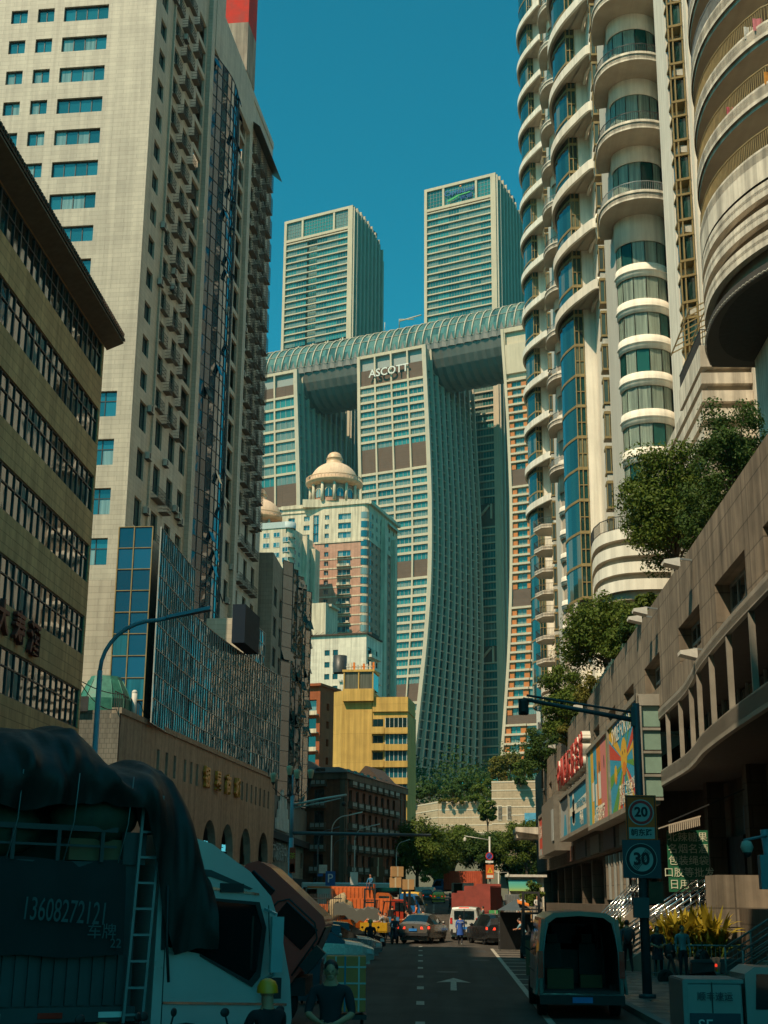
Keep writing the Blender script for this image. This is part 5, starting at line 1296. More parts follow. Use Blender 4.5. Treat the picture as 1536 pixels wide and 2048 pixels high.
# terraces between near tower and round bays
for k, (z0, z1) in enumerate(((34.0, 35.4), (32.9, 33.6), (31.75, 32.45), (30.6, 31.3), (29.4, 30.1))):
    b = MB(); x = 15.3; b.box(x, 18.38, 80, 99, z0, z1) if k else b.box(x, 18.38, 80, 88, z0, z1); b.build('terrace_band', M_ww2, o)
b = MB(); b.box(15.75, 18.37, 80.5, 98.5, 16.1, 34.2); b.build('terrace_wall', M_sof, o)
rm = rail_mb([(18.3, 80.1), (15.4, 80.1), (15.4, 88)], 1.05, .03, .15); rr = MB(); rr.add(rm.v, rm.f); rr.v = [(p[0], p[1], p[2]+35.42) for p in rr.v]; rr.build('terrace_railing', M_blkiron, o)
b = MB()
for i in range(7): b.bar((15.0+.0*i, 81+i*1.2, 38.2), (17.6, 81+i*1.2, 39.6), .07)
b.bar((15.0, 80.8, 38.2), (15.0, 88.6, 38.2), .08); b.bar((17.6, 80.8, 39.6), (17.6, 88.6, 39.6), .08); b.bar((16.3, 80.8, 38.9), (16.3, 88.6, 38.9), .07); b.build('drying_rack', M_frame_br, o)

# ------------------------------------------------------------- right: stone podium with gallery and shops
M_stone = wall('grey_stone_panels', (0.27, 0.225, 0.17), tile=(2.4, 1.15, .03), mortar=.5, var=.35, streak=.45, scale=.7, rough=.7, off=.0)
M_stone2 = wall('shaded_brown_stone_panels', (0.12, 0.095, 0.07), tile=(.9, .9, .03), mortar=.6, var=.3, streak=.3)  # brown stone darkened to put the overhang's shade into its colour
M_alu = mat('aluminium_panel', (0.34, 0.31, 0.26), rough=.45, metal=.2, var=.25, scale=.8)
o = thing('stone_podium', 'long grey stone podium on the right with recessed windows and a curved glazed gallery', 'building', (10, 100, 0))
YF = 170.0; FR = frame(10, YF, 0, -90)
wz = [(24, 29), (31.5, 36), (38, 43.5), (46.4, 52.0), (55.4, 60.8), (66.6, 72), (76.5, 81), (85.4, 90.2), (95, 99), (103, 107), (112, 116), (122, 126), (132, 136), (142, 146), (152, 156)]
rects = [(YF-b_, 12.0 if a < 53 else 12.5, YF-a, 14.1) for a, b_ in wz]
mb = MB(); wall_open(mb, FR, YF-10, 16.2, rects, .7, z_base=11.3)
mb.box(10.0, 10.7, 10, YF, 16.2, 16.75)
mb.quad((10, YF, 0), (24, YF, 0), (24, YF, 16.2), (10, YF, 16.2)); mb.quad((10.7, 10, 16.2), (36, 10, 16.2), (36, YF, 16.2), (10.7, YF, 16.2))
mb.build('upper_wall', M_stone, o)
its = [(FR @ Matrix.Translation((YF-b_, 0, r[1])), (round(b_-a, 2), round(r[3]-r[1], 2), 4, 2, .62, .12)) for (a, b_), r in zip(wz, rects)]
emit(o, 'window', its, [M_frame_gr, G_dark], lambda *k: win_mb(*k))
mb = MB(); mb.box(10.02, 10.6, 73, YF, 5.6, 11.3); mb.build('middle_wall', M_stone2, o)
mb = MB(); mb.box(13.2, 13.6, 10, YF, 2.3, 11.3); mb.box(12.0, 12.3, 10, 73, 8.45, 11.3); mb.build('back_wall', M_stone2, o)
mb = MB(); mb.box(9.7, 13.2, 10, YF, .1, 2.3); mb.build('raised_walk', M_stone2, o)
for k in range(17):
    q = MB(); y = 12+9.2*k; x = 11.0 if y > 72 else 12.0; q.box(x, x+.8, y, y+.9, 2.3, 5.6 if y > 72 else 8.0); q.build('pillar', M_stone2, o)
gp = spline([(10.0, 73), (9.92, 66), (9.85, 60), (9.6, 56), (9.25, 52), (9.0, 46), (8.9, 40), (8.8, 30), (8.8, 10)], 5)
gi = resample([(10.9, 73), (13, 72), (13, 10)], len(gp))
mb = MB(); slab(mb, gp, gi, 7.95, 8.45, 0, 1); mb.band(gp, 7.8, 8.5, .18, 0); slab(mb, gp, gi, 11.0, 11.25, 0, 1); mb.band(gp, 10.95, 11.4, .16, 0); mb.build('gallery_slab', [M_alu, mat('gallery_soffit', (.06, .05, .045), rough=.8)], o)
gq = resample(gp, 17); rg = random.Random(9)
for i, p in enumerate(gq[::1]):
    b = MB(); w = .13; b.hull8([(p[0]+.02, p[1]-w/2, 8.5), (p[0]+.2, p[1]-w/2, 8.5), (p[0]+.2, p[1]+w/2, 8.5), (p[0]+.02, p[1]+w/2, 8.5)], [(p[0]+.02, p[1]-w/2, 11.0), (p[0]+.2, p[1]-w/2, 11.0), (p[0]+.2, p[1]+w/2, 11.0), (p[0]+.02, p[1]+w/2, 11.0)])
    b.build('gallery_post', M_alu, o)
b = MB()
for i in range(36):
    y = 12+1.7*i; b.quad((11.9, y, 8.6), (11.9, y+1.55, 8.6), (11.9, y+1.55, 10.9), (11.9, y, 10.9), 1); b.box(11.8, 11.9, y-.1, y, 8.5, 11, 0); b.box(11.82, 11.9, y, y+1.6, 9.6, 9.68, 0)
b.build('gallery_window', [M_frame_gr, G_bay2], o)
# glazed corner box ending the billboards
b = MB(); b.box(9.0, 10.05, 67.3, 67.6, 11.6, 12.15, 0)
for i in range(4): b.quad((9.05, 67.45, 7.3+1.1*i), (10.0, 67.45, 7.3+1.1*i), (10.0, 67.45, 8.3+1.1*i), (9.05, 67.45, 8.3+1.1*i), 1); b.box(9.0, 10.0, 67.35, 67.5, 7.2+1.1*i-.08, 7.2+1.1*i+.04, 0)
b.box(9.0, 9.12, 67.32, 67.6, 6.2, 12.1, 0); b.build('corner_glazing', [M_alu, mat('pale_green_glass', (.22, .33, .27), rough=.15, var=.1)], o)
mb = MB()
for y in np.arange(12, 168, 7.4): mb.box(12.9, 13.19, y, y+5.4, 2.35, 5.4)
mb.build('shopfront', M_dark, o)  # near-black colour carries the shade under the overhang
mb = MB(); mb.box(10.0, 10.04, 10, YF, .1, 2.2); mb.build('plinth', M_stone2, o)
rr = random.Random(31)
for i, (y, w, c) in enumerate(((50, 6, (.10, .03, .02)), (58, 5, (.05, .08, .10)), (78, 7, (.16, .14, .11)), (88, 6, (.06, .05, .05)), (97, 6, (.14, .12, .09)), (107, 8, (.05, .05, .05)), (118, 6, (.12, .05, .03)))):
    b = MB(); q_ = 2.9 if y < 73 else 0; b.box(9.9+q_, 10.03+q_, y, y+w, 5.7-q_*.1, 6.9-q_*.1); b.build('shop_fascia', mat('right_fascia_%d' % i, c, rough=.7, var=.3), o)
# white framed window with an open sash
b = MB(); b.box(9.8, 10.02, 76.5, 78.8, 3.0, 5.4, 0); b.box(9.74, 9.79, 76.7, 78.6, 3.2, 5.2, 1); b.box(9.2, 9.78, 76.4, 76.46, 4.1, 5.3, 0); b.build('framed_window', [M_frame_wh, G_dark], o)
for j in range(8):
    b = MB(); b.box(9.9, 10.01, 82+j*1.5, 82.5+j*1.5, 2.6, 5.3); b.build('wall_panel', [M_frame_gr, M_stone][j % 2], o)
# green window lettering facing the street
sg = thing('green_shop_sign', 'green window sign with pale Chinese characters behind the handrails', 'sign', (9.9, 60.2, 2.4))
b = MB(); b.box(9.0, 10.7, 60.2, 60.3, 2.9, 5.4); b.build('board', mat('green_board', (.012, .12, .055), rough=.5), sg)
for i, tx in enumerate(('北辣糖果', '名烟名酒', '包装绳袋', '口胶等批发', '日用百货')): sign_text('letter', tx, .42, .01, mat('pale_letter', (.62, .66, .5)), sg, frame(9.85, 60.18, 5.1-.48*i, 0))
aw = thing('shop_awning', 'pale fringed shop awning sticking out above the green sign', 'awning', (9.9, 58, 5.6))
b = MB(); b.hull8([(8.7, 57.6, 5.45), (10.0, 57.6, 5.8), (10.0, 60.5, 5.8), (8.7, 60.5, 5.45)], [(8.7, 57.6, 5.5), (10.0, 57.6, 5.86), (10.0, 60.5, 5.86), (8.7, 60.5, 5.5)])
for i in range(16): b.box(8.7+i*.08, 8.75+i*.08, 57.58, 57.6, 5.15+.02*i, 5.5+.02*i)
b.build('canopy', mat('awning_cloth', (.42, .36, .28), rough=.9), aw)
b = MB(); b.bar((8.7, 57.6, 5.6), (11.8, 57.6, 6.9), .05); b.build('arm', M_blkiron, aw)
# billboards
M_bfr = mat('billboard_frame', (.28, .25, .2), rough=.5, metal=.3, var=.2)
def board(name, label, ya, yb, z0, z1, paint, x=9.0):
    o = thing(name, label, 'billboard', (x, ya, z0)); F = frame(x, yb, 0, -90); L_ = yb-ya
    b = MB(F); b.box(0, L_, .03, .9, z0-.25, z1+.25); b.box(-.12, .12, -.1, .03, z0-.25, z1+.25); b.box(L_-.12, L_+.12, -.1, .03, z0-.25, z1+.25); b.box(0, L_, -.1, .03, z1, z1+.28); b.box(0, L_, -.1, .03, z0-.28, z0); b.build('frame', M_bfr, o)
    paint(o, F @ Matrix.Translation((0, 0, z0)), L_, z1-z0); return o
def PC(n, c): return mat('poster_'+n, c, rough=.6, var=.06)
pc = {'sky': PC('sky', (.03, .28, .42)), 'red': PC('red', (.52, .06, .03)), 'yel': PC('yellow', (.62, .36, .03)), 'grn': PC('green', (.10, .28, .05)), 'org': PC('orange', (.62, .20, .02)), 'pnk': PC('pink', (.55, .18, .16)), 'teal': PC('teal', (.06, .34, .34)), 'lime': PC('lime', (.25, .34, .03)), 'wht': PC('white', (.66, .62, .5)), 'blu': PC('blue', (.02, .20, .30)), 'gry': PC('grey', (.32, .34, .33)), 'dk': PC('dark', (.03, .05, .06))}
def clip_poly(mb, pts, W_, H_, y):
    for ax, lim, sg_ in ((0, 0, 1), (0, W_, -1), (1, 0, 1), (1, H_, -1)):
        out = []
        for i in range(len(pts)):
            a, b_ = pts[i-1], pts[i]; da = (a[ax]-lim)*sg_; db = (b_[ax]-lim)*sg_
            if (da >= 0) != (db >= 0): t = da/(da-db); out.append((a[0]+(b_[0]-a[0])*t, a[1]+(b_[1]-a[1])*t))
            if db >= 0: out.append(b_)
        pts = out
        if len(pts) < 3: return
    mb.poly([(p[0], y, p[1]) for p in pts])
def flat(o, F, m, polys, W_, H_, y, name='poster_print'):
    b = MB(F)
    for p in polys: clip_poly(b, p, W_, H_, y)
    if b.v: b.build(name, m, o)
def rect(x0, z0, x1, z1): return [(x0, z0), (x1, z0), (x1, z1), (x0, z1)]
def ell(cx, cz, rx, rz, n=24): return [(cx+rx*cos(2*pi*i/n), cz+rz*sin(2*pi*i/n)) for i in range(n)]
def paint_rays(o, F, W_, H_):
    flat(o, F, pc['sky'], [rect(0, 0, W_, H_)], W_, H_, .02)
    cx, cz = W_*.52, H_*.5; sets = {'red': [], 'yel': [], 'grn': [], 'org': [], 'sky2': []}
    seq = [('yel', 12, 22), ('red', 24, 38), ('grn', 52, 60), ('grn', 74, 79), ('yel', 132, 147), ('red', 150, 166), ('grn', 186, 200), ('grn', 222, 236), ('yel', 238, 246), ('red', 247, 257), ('org', 262, 267), ('grn', 281, 290), ('yel', 300, 308), ('red', 309, 318), ('grn', 340, 352)]
    for c, a, b_ in seq:
        k = 16; sets[c].append([(cx, cz), (cx+k*cos(radians(a)), cz+k*.42*sin(radians(a))), (cx+k*cos(radians(b_)), cz+k*.42*sin(radians(b_)))])
    for c, pl in sets.items():
        if pl: flat(o, F, pc[c], pl, W_, H_, .014)
    flat(o, F, pc['yel'], [ell(cx, H_*.56, W_*.105, H_*.2), ell(W_*.22, H_*.42, W_*.05, H_*.11), ell(W_*.86, H_*.52, W_*.06, H_*.12)], W_, H_, .008)
    flat(o, F, pc['org'], [ell(cx+.02, H_*.42, W_*.06, H_*.075), ell(W_*.22, H_*.36, W_*.025, H_*.04), ell(W_*.86, H_*.46, W_*.03, H_*.05)], W_, H_, .004)
    flat(o, F, pc['dk'], [ell(cx-.5, H_*.6, .12, .1), ell(cx+.5, H_*.6, .12, .1)], W_, H_, .003)
    me = F @ Matrix.Translation((W_*.45, -.005, H_*.86)); sign_text('poster_text', 'SMILE FOR US', 1.25, .01, pc['wht'], o, me @ Matrix.Rotation(radians(0), 4, 'Y'), sx=1.15)
    sign_text('poster_text', '微笑广场欢迎您', .62, .01, pc['wht'], o, F @ Matrix.Translation((W_*.6, -.005, H_*.2)), sx=1.6); sign_text('poster_text', '春夏新品上市中', .55, .01, pc['wht'], o, F @ Matrix.Translation((W_*.55, -.005, H_*.09)), sx=1.5)
def paint_stripes(o, F, W_, H_):
    cols = [('teal', 0, .14), ('yel', .14, .28), ('sky', .28, .44), ('org', .44, .62), ('pnk', .62, .88), ('lime', .88, 1.0)]
    for c, a, b_ in cols: flat(o, F, pc[c], [rect(a*W_, 0, b_*W_, H_)], W_, H_, .02)
    for q_ in (rect(.2*W_, H_*.30, .3*W_, H_*.55), rect(.36*W_, H_*.22, .44*W_, H_*.5), rect(.5*W_, H_*.28, .62*W_, H_*.62), rect(.35*W_, H_*.16, .75*W_, H_*.20)): flat(o, F, pc['wht'], [q_], W_, H_, .012, 'pale_figure')
    flat(o, F, pc['dk'], [ell(.33*W_, H_*.64, .25, .35), ell(.56*W_, H_*.68, .28, .4), ell(.78*W_, H_*.7, .2, .4)], W_, H_, .01)
    sign_text('poster_text', '欢乐购物节', .6, .01, pc['wht'], o, F @ Matrix.Translation((W_*.55, -.005, H_*.12)), sx=1.8)
    sign_text('poster_text', '全场新款 惊喜不断', .5, .01, pc['wht'], o, F @ Matrix.Translation((W_*.5, -.005, H_*.05)), sx=1.5)
def paint_teal(o, F, W_, H_):
    flat(o, F, pc['blu'], [rect(0, 0, W_, H_)], W_, H_, .02); flat(o, F, pc['wht'], [[(0, H_*.42), (W_, H_*.38), (W_, H_*.72), (0, H_*.62)]], W_, H_, .014)
    flat(o, F, pc['wht'], [ell(W_*.22, H_*.72, .8, .7), ell(W_*.22, H_*.48, 1.2, 1.0), rect(W_*.14, H_*.2, W_*.3, H_*.5)], W_, H_, .01, 'bird_print')
    sign_text('poster_text', '都市时装批发中心', .62, .01, pc['blu'], o, F @ Matrix.Translation((W_*.66, -.003, H_*.56)), sx=1.5)
    for i in range(3): sign_text('poster_text', ['品牌女装', '外贸服饰', '一楼二楼'][i], .45, .01, pc['wht'], o, F @ Matrix.Translation((W_*.66, -.003, H_*(.3-.09*i))), sx=1.5)
def paint_grey(o, F, W_, H_):
    flat(o, F, pc['gry'], [rect(0, 0, W_, H_)], W_, H_, .02); flat(o, F, pc['dk'], [ell(W_*.5, H_*.95, W_*.46, H_*.3)], W_, H_, .012); flat(o, F, pc['sky'], [[(W_*.3, 0), (W_*.7, 0), (W_*.58, H_*.55), (W_*.46, H_*.55)]], W_, H_, .014)
def paint_redw(o, F, W_, H_):
    flat(o, F, pc['gry'], [rect(0, 0, W_, H_)], W_, H_, .02); flat(o, F, pc['red'], [rect(0, H_*.18, W_*.45, H_)], W_, H_, .014)
    sign_text('poster_text', '招商', 1.4, .01, pc['wht'], o, F @ Matrix.Translation((W_*.22, -.003, H_*.6)), sx=1.2)
    sign_text('poster_text', '热线', 1.2, .01, pc['red'], o, F @ Matrix.Translation((W_*.6, -.003, H_*.12)), sx=1.5)
board('billboard', 'bright poster of coloured rays around smiling yellow ovals, nearest of the wall posters', 67.7, 80.7, 7.2, 11.95, paint_rays)
board('billboard', 'poster of bright vertical stripes with pale figures, between rays poster and teal poster', 81.0, 93.6, 7.2, 11.9, paint_stripes)
board('billboard', 'teal and white poster with a pale bird shape under the red rooftop characters', 94.2, 109.0, 7.45, 10.4, paint_teal)
board('billboard', 'small grey poster with a dark round shape, beyond the teal one', 109.4, 118.3, 7.45, 10.5, paint_grey)
board('billboard', 'red and pale vertical banner poster farthest along the stone podium', 138, 147.5, 6.9, 10.6, paint_redw)
o = thing('blank_sign_box', 'blank dull brown sign box on the podium wall between grey and red posters', 'sign box', (9, 122, 6.8)); b = MB(); b.box(8.6, 10.0, 120.5, 136.5, 6.6, 11.2); b.build('box', mat('dull_sign_box', (.17, .15, .12), rough=.6, var=.2), o)
b = MB(); b.box(8.5, 8.58, 120.6, 122.6, 7.4, 10.0); b.build('poster', pc['gry'], o)
rs = thing('rooftop_sign', 'large red and white Chinese characters standing on a frame above the teal poster', 'sign', (9.2, 94, 10.7))
M_rl = mat('red_letter_face', (.36, .03, .02), rough=.5); M_wl = mat('white_letter_side', (.62, .58, .5), rough=.5)
for i, ch in enumerate('中州国际服装城'):
    M_ = frame(9.1, 116.5-3.4*i, 12.2, -90)
    sign_text('letter_side', ch, 2.6, .55, M_wl, rs, M_, bold=.03, sx=1.1); sign_text('letter', ch, 2.6, .1, M_rl, rs, M_ @ Matrix.Translation((0, -.3, 0)), sx=1.1)
b = MB()
for i in range(24): b.bar((9.2, 94.5+i, 10.75), (9.2, 95.5+i, 11.05), .05); b.bar((9.2, 94.5+i, 10.7), (9.9, 94.5+i, 11.6), .05)
b.bar((9.2, 94.2, 10.75), (9.2, 118.4, 10.75), .08); b.build('bracket', M_steel, rs)
# cantilevered canopy far along
o = thing('concrete_canopy', 'thin sloping concrete canopy jutting over the pavement at the far end of the podium', 'canopy', (9, 152, 8.6)); b = MB(); b.hull8([(6.7, 150, 9.5), (10, 150, 9.1), (10, 158, 9.1), (6.7, 158, 9.5)], [(6.7, 150, 9.95), (10, 150, 9.95), (10, 158, 9.95), (6.7, 158, 9.95)])
for i in range(4): b.box(6.8, 10, 151+2*i, 151.3+2*i, 8.9, 9.3)
b.build('slab', M_ww2, o)
# floodlights on the parapet
def flood(x, y, z, lab):
    o = thing('wall_floodlight', lab, 'floodlight', (x, y, z), group='floodlights on the podium parapet')
    b = MB(); b.bar((x+.5, y, z), (x-.55, y, z+.15), .07); b.box(x-.9, x-.5, y-.3, y+.3, z-.05, z+.0+.05); b.build('bracket', M_steel, o)
    b = MB(); b.hull8([(x-1.1, y-.35, z-.12), (x-.45, y-.35, z-.28), (x-.45, y+.35, z-.28), (x-1.1, y+.35, z-.12)], [(x-1.1, y-.35, z+.02), (x-.45, y-.35, z+.1), (x-.45, y+.35, z+.1), (x-1.1, y+.35, z+.02)]); b.build('lamp_head', M_frame_wh, o)
for (y, lb) in ((56.5, 'pale floodlight on the podium parapet, nearest, under the dark tree'), (66.5, 'pale floodlight on the parapet just below the big sunlit tree'), (68.5, 'pale floodlight close beside another below the big tree'), (101, 'pale floodlight on the parapet beside the middle tree'), (128, 'pale floodlight near the far end of the parapet')): flood(9.9, y, 16.1, lb)
flood(9.9, 53.6, 11.8, 'pale floodlight fixed over the curved gallery roof')
# parapet glass railing
o = thing('glass_railing', 'low green glass railing along the podium roof edge', 'railing', (10.3, 90, 16.75)); b = MB()
for i in range(36): b.box(10.33, 10.37, 73+i*1.5, 73+i*1.5+.08, 16.75, 17.6)
b.build('post', M_steel, o); b = MB(); b.box(10.34, 10.36, 73, 127, 16.85, 17.5); b.build('glass_panel', glass('railing_glass', (.04, .12, .09), ior=1.5, wav=0, cur=0), o)

# ------------------------------------------------------------- stairs, handrails and planting by the podium
M_chr = mat('stainless_steel', (.62, .62, .6), rough=.18, metal=1.0, var=.05)
M_cst = wall('stair_stone', (.30, .26, .21), var=.25, streak=.2)
def stair(label, x0, x1, y0, y1, z1, n, rails, dark=False):
    o = thing('stone_staircase', label, 'staircase', (x0, y0, .15)); b = MB()
    for i in range(n): b.box(x0+(x1-x0)*i/n, x1, y0, y1, .14+(z1-.15)*i/n, .14+(z1-.15)*(i+1)/n)
    b.build('steps', M_cst, o)
    b = MB(); b.hull8([(x0-.2, y0-.25, .1), (x1, y0-.25, .1), (x1, y0-.01, .1), (x0-.2, y0-.01, .1)], [(x0-.2, y0-.25, .45), (x1, y0-.25, z1+.3), (x1, y0-.01, z1+.3), (x0-.2, y0-.01, .45)]); b.build('side_wall', M_cst, o)
    for ry in rails:
        b = MB()
        for h in (.35, .52, .69, .86, 1.08): b.tube([(x0, ry, .15+h), (x1, ry, z1+h)], .035 if h > 1 else .022, 6)
        for i in range(5):
            t = i/4; x = x0+(x1-x0)*t; z = .15+(z1-.15)*t; b.tube([(x, ry, z), (x, ry, z+1.08)], .03, 6)
        b.build('handrail', M_steel if dark else M_chr, o)
stair('stone staircase with several bright steel handrails behind the yellow-green plant', 6.3, 9.7, 52.0, 57.5, 2.3, 14, (52.1, 54, 55.8, 57.4))
stair('farther stone staircase with bright handrails beside the flower pots', 7.4, 9.7, 74, 79, 2.3, 12, (74.1, 75.5, 77.2, 78.9))
stair('dark near staircase with a dull handrail at the right edge', 7.95, 11.0, 40.2, 43.0, 2.0, 10, (40.3, 42.9), True)
o = thing('stone_pier', 'square stone pier under the gallery at the head of the staircase', 'pier', (9.9, 49.5, 0)); b = MB(); b.box(9.0, 10.8, 49.4, 51.6, .14, 3.4); b.box(8.98, 10.82, 49.38, 51.62, 1.7, 1.74); b.build('shaft', M_stone, o)
# ------------------------------------------------------------- vegetation
def leaf_mat(name, c1, c2, tr=.25):
    if name in MC: return MC[name]
    m, nt, b = _new(name); L = nt.links; g = N(nt, 'ShaderNodeNewGeometry')
    n = N(nt, 'ShaderNodeTexNoise', i_Scale=.8, i_Detail=3.0); L.new(g.outputs['Position'], n.inputs['Vector'])
    f = mth(nt, 'ADD', mth(nt, 'MULTIPLY', g.outputs['Random Per Island'], .6), mth(nt, 'MULTIPLY', n.outputs[0], .5))
    L.new(mixc(nt, f, c1, c2), b.inputs['Base Color']); b.inputs['Roughness'].default_value = .55; b.inputs['Specular IOR Level'].default_value = .12
    t = N(nt, 'ShaderNodeBsdfTranslucent'); L.new(mixc(nt, f, c1, c2), t.inputs[0]); mx = N(nt, 'ShaderNodeMixShader'); mx.inputs[0].default_value = tr
    out = [x for x in nt.nodes if x.type == 'OUTPUT_MATERIAL'][0]; L.new(b.outputs[0], mx.inputs[1]); L.new(t.outputs[0], mx.inputs[2]); L.new(mx.outputs[0], out.inputs[0])
    MC[name] = m; return m
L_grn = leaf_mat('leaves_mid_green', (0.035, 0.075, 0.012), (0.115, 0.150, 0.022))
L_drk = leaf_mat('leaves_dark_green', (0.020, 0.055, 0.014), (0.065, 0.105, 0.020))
L_oli = leaf_mat('leaves_olive', (0.06, 0.08, 0.015), (0.18, 0.155, 0.03))
L_yel = leaf_mat('leaves_yellow_green', (0.13, 0.13, 0.012), (0.42, 0.30, 0.03))
M_bark = mat('bark', (0.10, 0.075, 0.05), rough=.95, var=.4, scale=6, bump=.4)
def leaves(parent, name, centres, rad, n, size, m, seed, z_flat=.75, aspect=.5):
    """n small leaves clustered about clump centres"""
    r = np.random.default_rng(seed); C = np.array(centres, float); k = r.integers(0, len(C), n)
    d = r.normal(size=(n, 3)); d /= np.linalg.norm(d, axis=1)[:, None]; d *= (r.random(n)**.45)[:, None]*rad*(.7+.6*r.random(len(C)))[k][:, None]; d[:, 2] *= z_flat
    P = C[k]+d
    nn = d+r.normal(size=(n, 3))*rad*.45; nn[:, 2] += rad*.3; nn /= np.linalg.norm(nn, axis=1)[:, None]
    u = np.cross(nn, r.normal(size=(n, 3))); u /= np.linalg.norm(u, axis=1)[:, None]; w = np.cross(nn, u)
    s = size*(.6+.8*r.random(n))[:, None]
    V = np.stack([P-u*s, P-w*s*aspect, P+u*s, P+w*s*aspect], 1).reshape(-1, 3)
    me = bpy.data.meshes.new(name); me.vertices.add(4*n); me.vertices.foreach_set('co', V.ravel()); me.loops.add(4*n); me.loops.foreach_set('vertex_index', np.arange(4*n))
    me.polygons.add(n); me.polygons.foreach_set('loop_start', np.arange(0, 4*n, 4)); me.polygons.foreach_set('loop_total', np.full(n, 4)); me.materials.append(m); me.update(); me.validate()
    if parent: me.transform(wmat(parent).inverted())
    o = bpy.data.objects.new(name, me); COL.objects.link(o)
    if parent: o.parent = parent; WM[o.name] = wmat(parent)
    return o
def tree(label, x, y, z0, cz, R3, m=L_grn, n=9000, size=.16, seed=1, clumps=46, trunk_r=.22, name='broadleaf_tree', group=None, droop=0, lean=(0, 0)):
    o = thing(name, label, 'tree', (x, y, z0), group=group); rg = random.Random(seed); cx, cy = x+lean[0], y+lean[1]
    mb = MB(); cs = []
    for i in range(clumps):
        a = rg.uniform(0, 2*pi); t = rg.uniform(-.75, 1); rr_ = (rg.random()**.35)
        q = Vector((cos(a)*sqrt(max(0, 1-t*t*.8))*R3[0]*rr_*.85, sin(a)*sqrt(max(0, 1-t*t*.8))*R3[1]*rr_*.85, t*R3[2]*rr_*.85))
        cs.append((cx+q.x*rg.uniform(.8, 1.12), cy+q.y*rg.uniform(.8, 1.12), cz+q.z*rg.uniform(.8, 1.1)-droop*rr_*abs(q.x)))
    mb.tube([(x, y, z0), (x+(cx-x)*.4, y+(cy-y)*.4, z0+(cz-z0)*.45), (cx, cy, cz)], [trunk_r, trunk_r*.75, trunk_r*.35], 9)
    for c in cs[::2]:
        s = Vector((x+(cx-x)*.5, y+(cy-y)*.5, z0+(cz-z0)*rg.uniform(.45, .95))); c = Vector(c); mid = s.lerp(c, .5)+Vector((0, 0, .15*(c-s).length))
        mb.tube([s, mid, c], [trunk_r*.35, trunk_r*.2, .02], 5, caps=False)
    mb.build('trunk', M_bark, o)
    leaves(o, 'crown', cs, min(R3)*.34, n, size, m, seed)
    return o
# terrace trees over the stone podium
tree('big sunlit tree on the podium terrace, in front of the round bays', 11.5, 69, 16.3, 21.9, (3.0, 3.2, 3.9), L_grn, 30000, .09, 3, 95, .2, droop=.25, lean=(-.2, 0))
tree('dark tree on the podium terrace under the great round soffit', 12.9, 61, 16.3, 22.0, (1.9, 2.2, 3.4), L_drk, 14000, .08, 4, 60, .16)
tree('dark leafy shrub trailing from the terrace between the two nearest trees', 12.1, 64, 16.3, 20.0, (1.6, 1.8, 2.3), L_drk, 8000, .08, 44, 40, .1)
tree('leaning tree hanging over the podium edge below the banded base', 10.9, 94, 16.3, 20.1, (3.3, 3.8, 3.3), L_grn, 24000, .11, 5, 85, .18, droop=.3, lean=(-.5, 0))
tree('olive shrub on the terrace behind the leaning tree', 13.6, 92, 16.3, 18.6, (1.5, 2, 1.6), L_oli, 6000, .09, 6, 30, .1)
tree('small tree over the parapet above the red rooftop characters', 10.2, 124, 16.3, 19.4, (2.6, 3.2, 3.9), L_grn, 15000, .13, 7, 70, .13, droop=.3, lean=(-.2, 0))
tree('pale palm-like bush trailing over the parapet above the red characters', 10.1, 121, 16.0, 16.4, (.9, 1.2, 1.4), L_oli, 3000, .13, 8, 18, .08)
tree('ivy-draped small tree at the far end of the podium terrace', 9.6, 150, 14, 17.5, (2.2, 3, 3.6), L_drk, 8000, .13, 9, 44, .12)
for i, (y, z, r_, m_, lb) in enumerate(((73, 17.6, 1.3, L_grn, 'low bush hanging over the parapet just beyond the big tree'), (79, 17.4, 1.2, L_drk, 'dark low bush on the parapet between big tree and leaning tree'), (86, 17.8, 1.5, L_grn, 'green bush on the parapet at the near side of the leaning tree'), (104, 17.6, 1.6, L_oli, 'olive bush on the parapet beyond the leaning tree'), (113, 17.8, 1.7, L_grn, 'green bush on the parapet before the small tree'), (136, 17.4, 1.8, L_drk, 'dark bush on the parapet beyond the small tree'))): tree(lb, 10.7, y, 16.3, z, (r_*.8, r_*1.6, r_), m_, 4200, .1, 300+i, 26, .05, name='terrace_shrub', lean=(-.35, 0), droop=.4)
# street trees at the end of the road
tree('large round street tree left of the far road, in front of the brick building', -5.6, 228, 2.6, 10.0, (6.3, 5, 5.0), L_grn, 24000, .22, 10, 80, .35)
tree('broad street tree standing over the far road centre', 0.2, 240, 2.6, 10.8, (5.6, 4.5, 4.6), L_grn, 15000, .2, 11, 70, .3)
tree('dark street tree behind the road-works sign pole', 5.4, 232, 2.6, 9.9, (4.8, 4, 4.4), L_drk, 14000, .19, 12, 64, .28)
tree('street tree on the right, above the teal roofed kiosk', 11.6, 224, 2.5, 11, (5.3, 4, 4.6), L_grn, 15000, .18, 13, 66, .28)
tree('low far tree with gaps of sunlit wall behind, beyond the red lorry', -3.2, 262, 2.6, 7.0, (3.6, 3, 2.6), L_grn, 6000, .2, 14, 34, .2)
tree('slim bushy tree climbing the joint of the striped podium walls', 7.3, 292, 12, 20.5, (1.9, 1.8, 3.9), L_grn, 6000, .26, 15, 40, .2)
tree('dark low tree filling the right end of the far road', 11.4, 236, 2.5, 7, (4.4, 3, 3.2), L_drk, 8000, .2, 16, 40, .2)
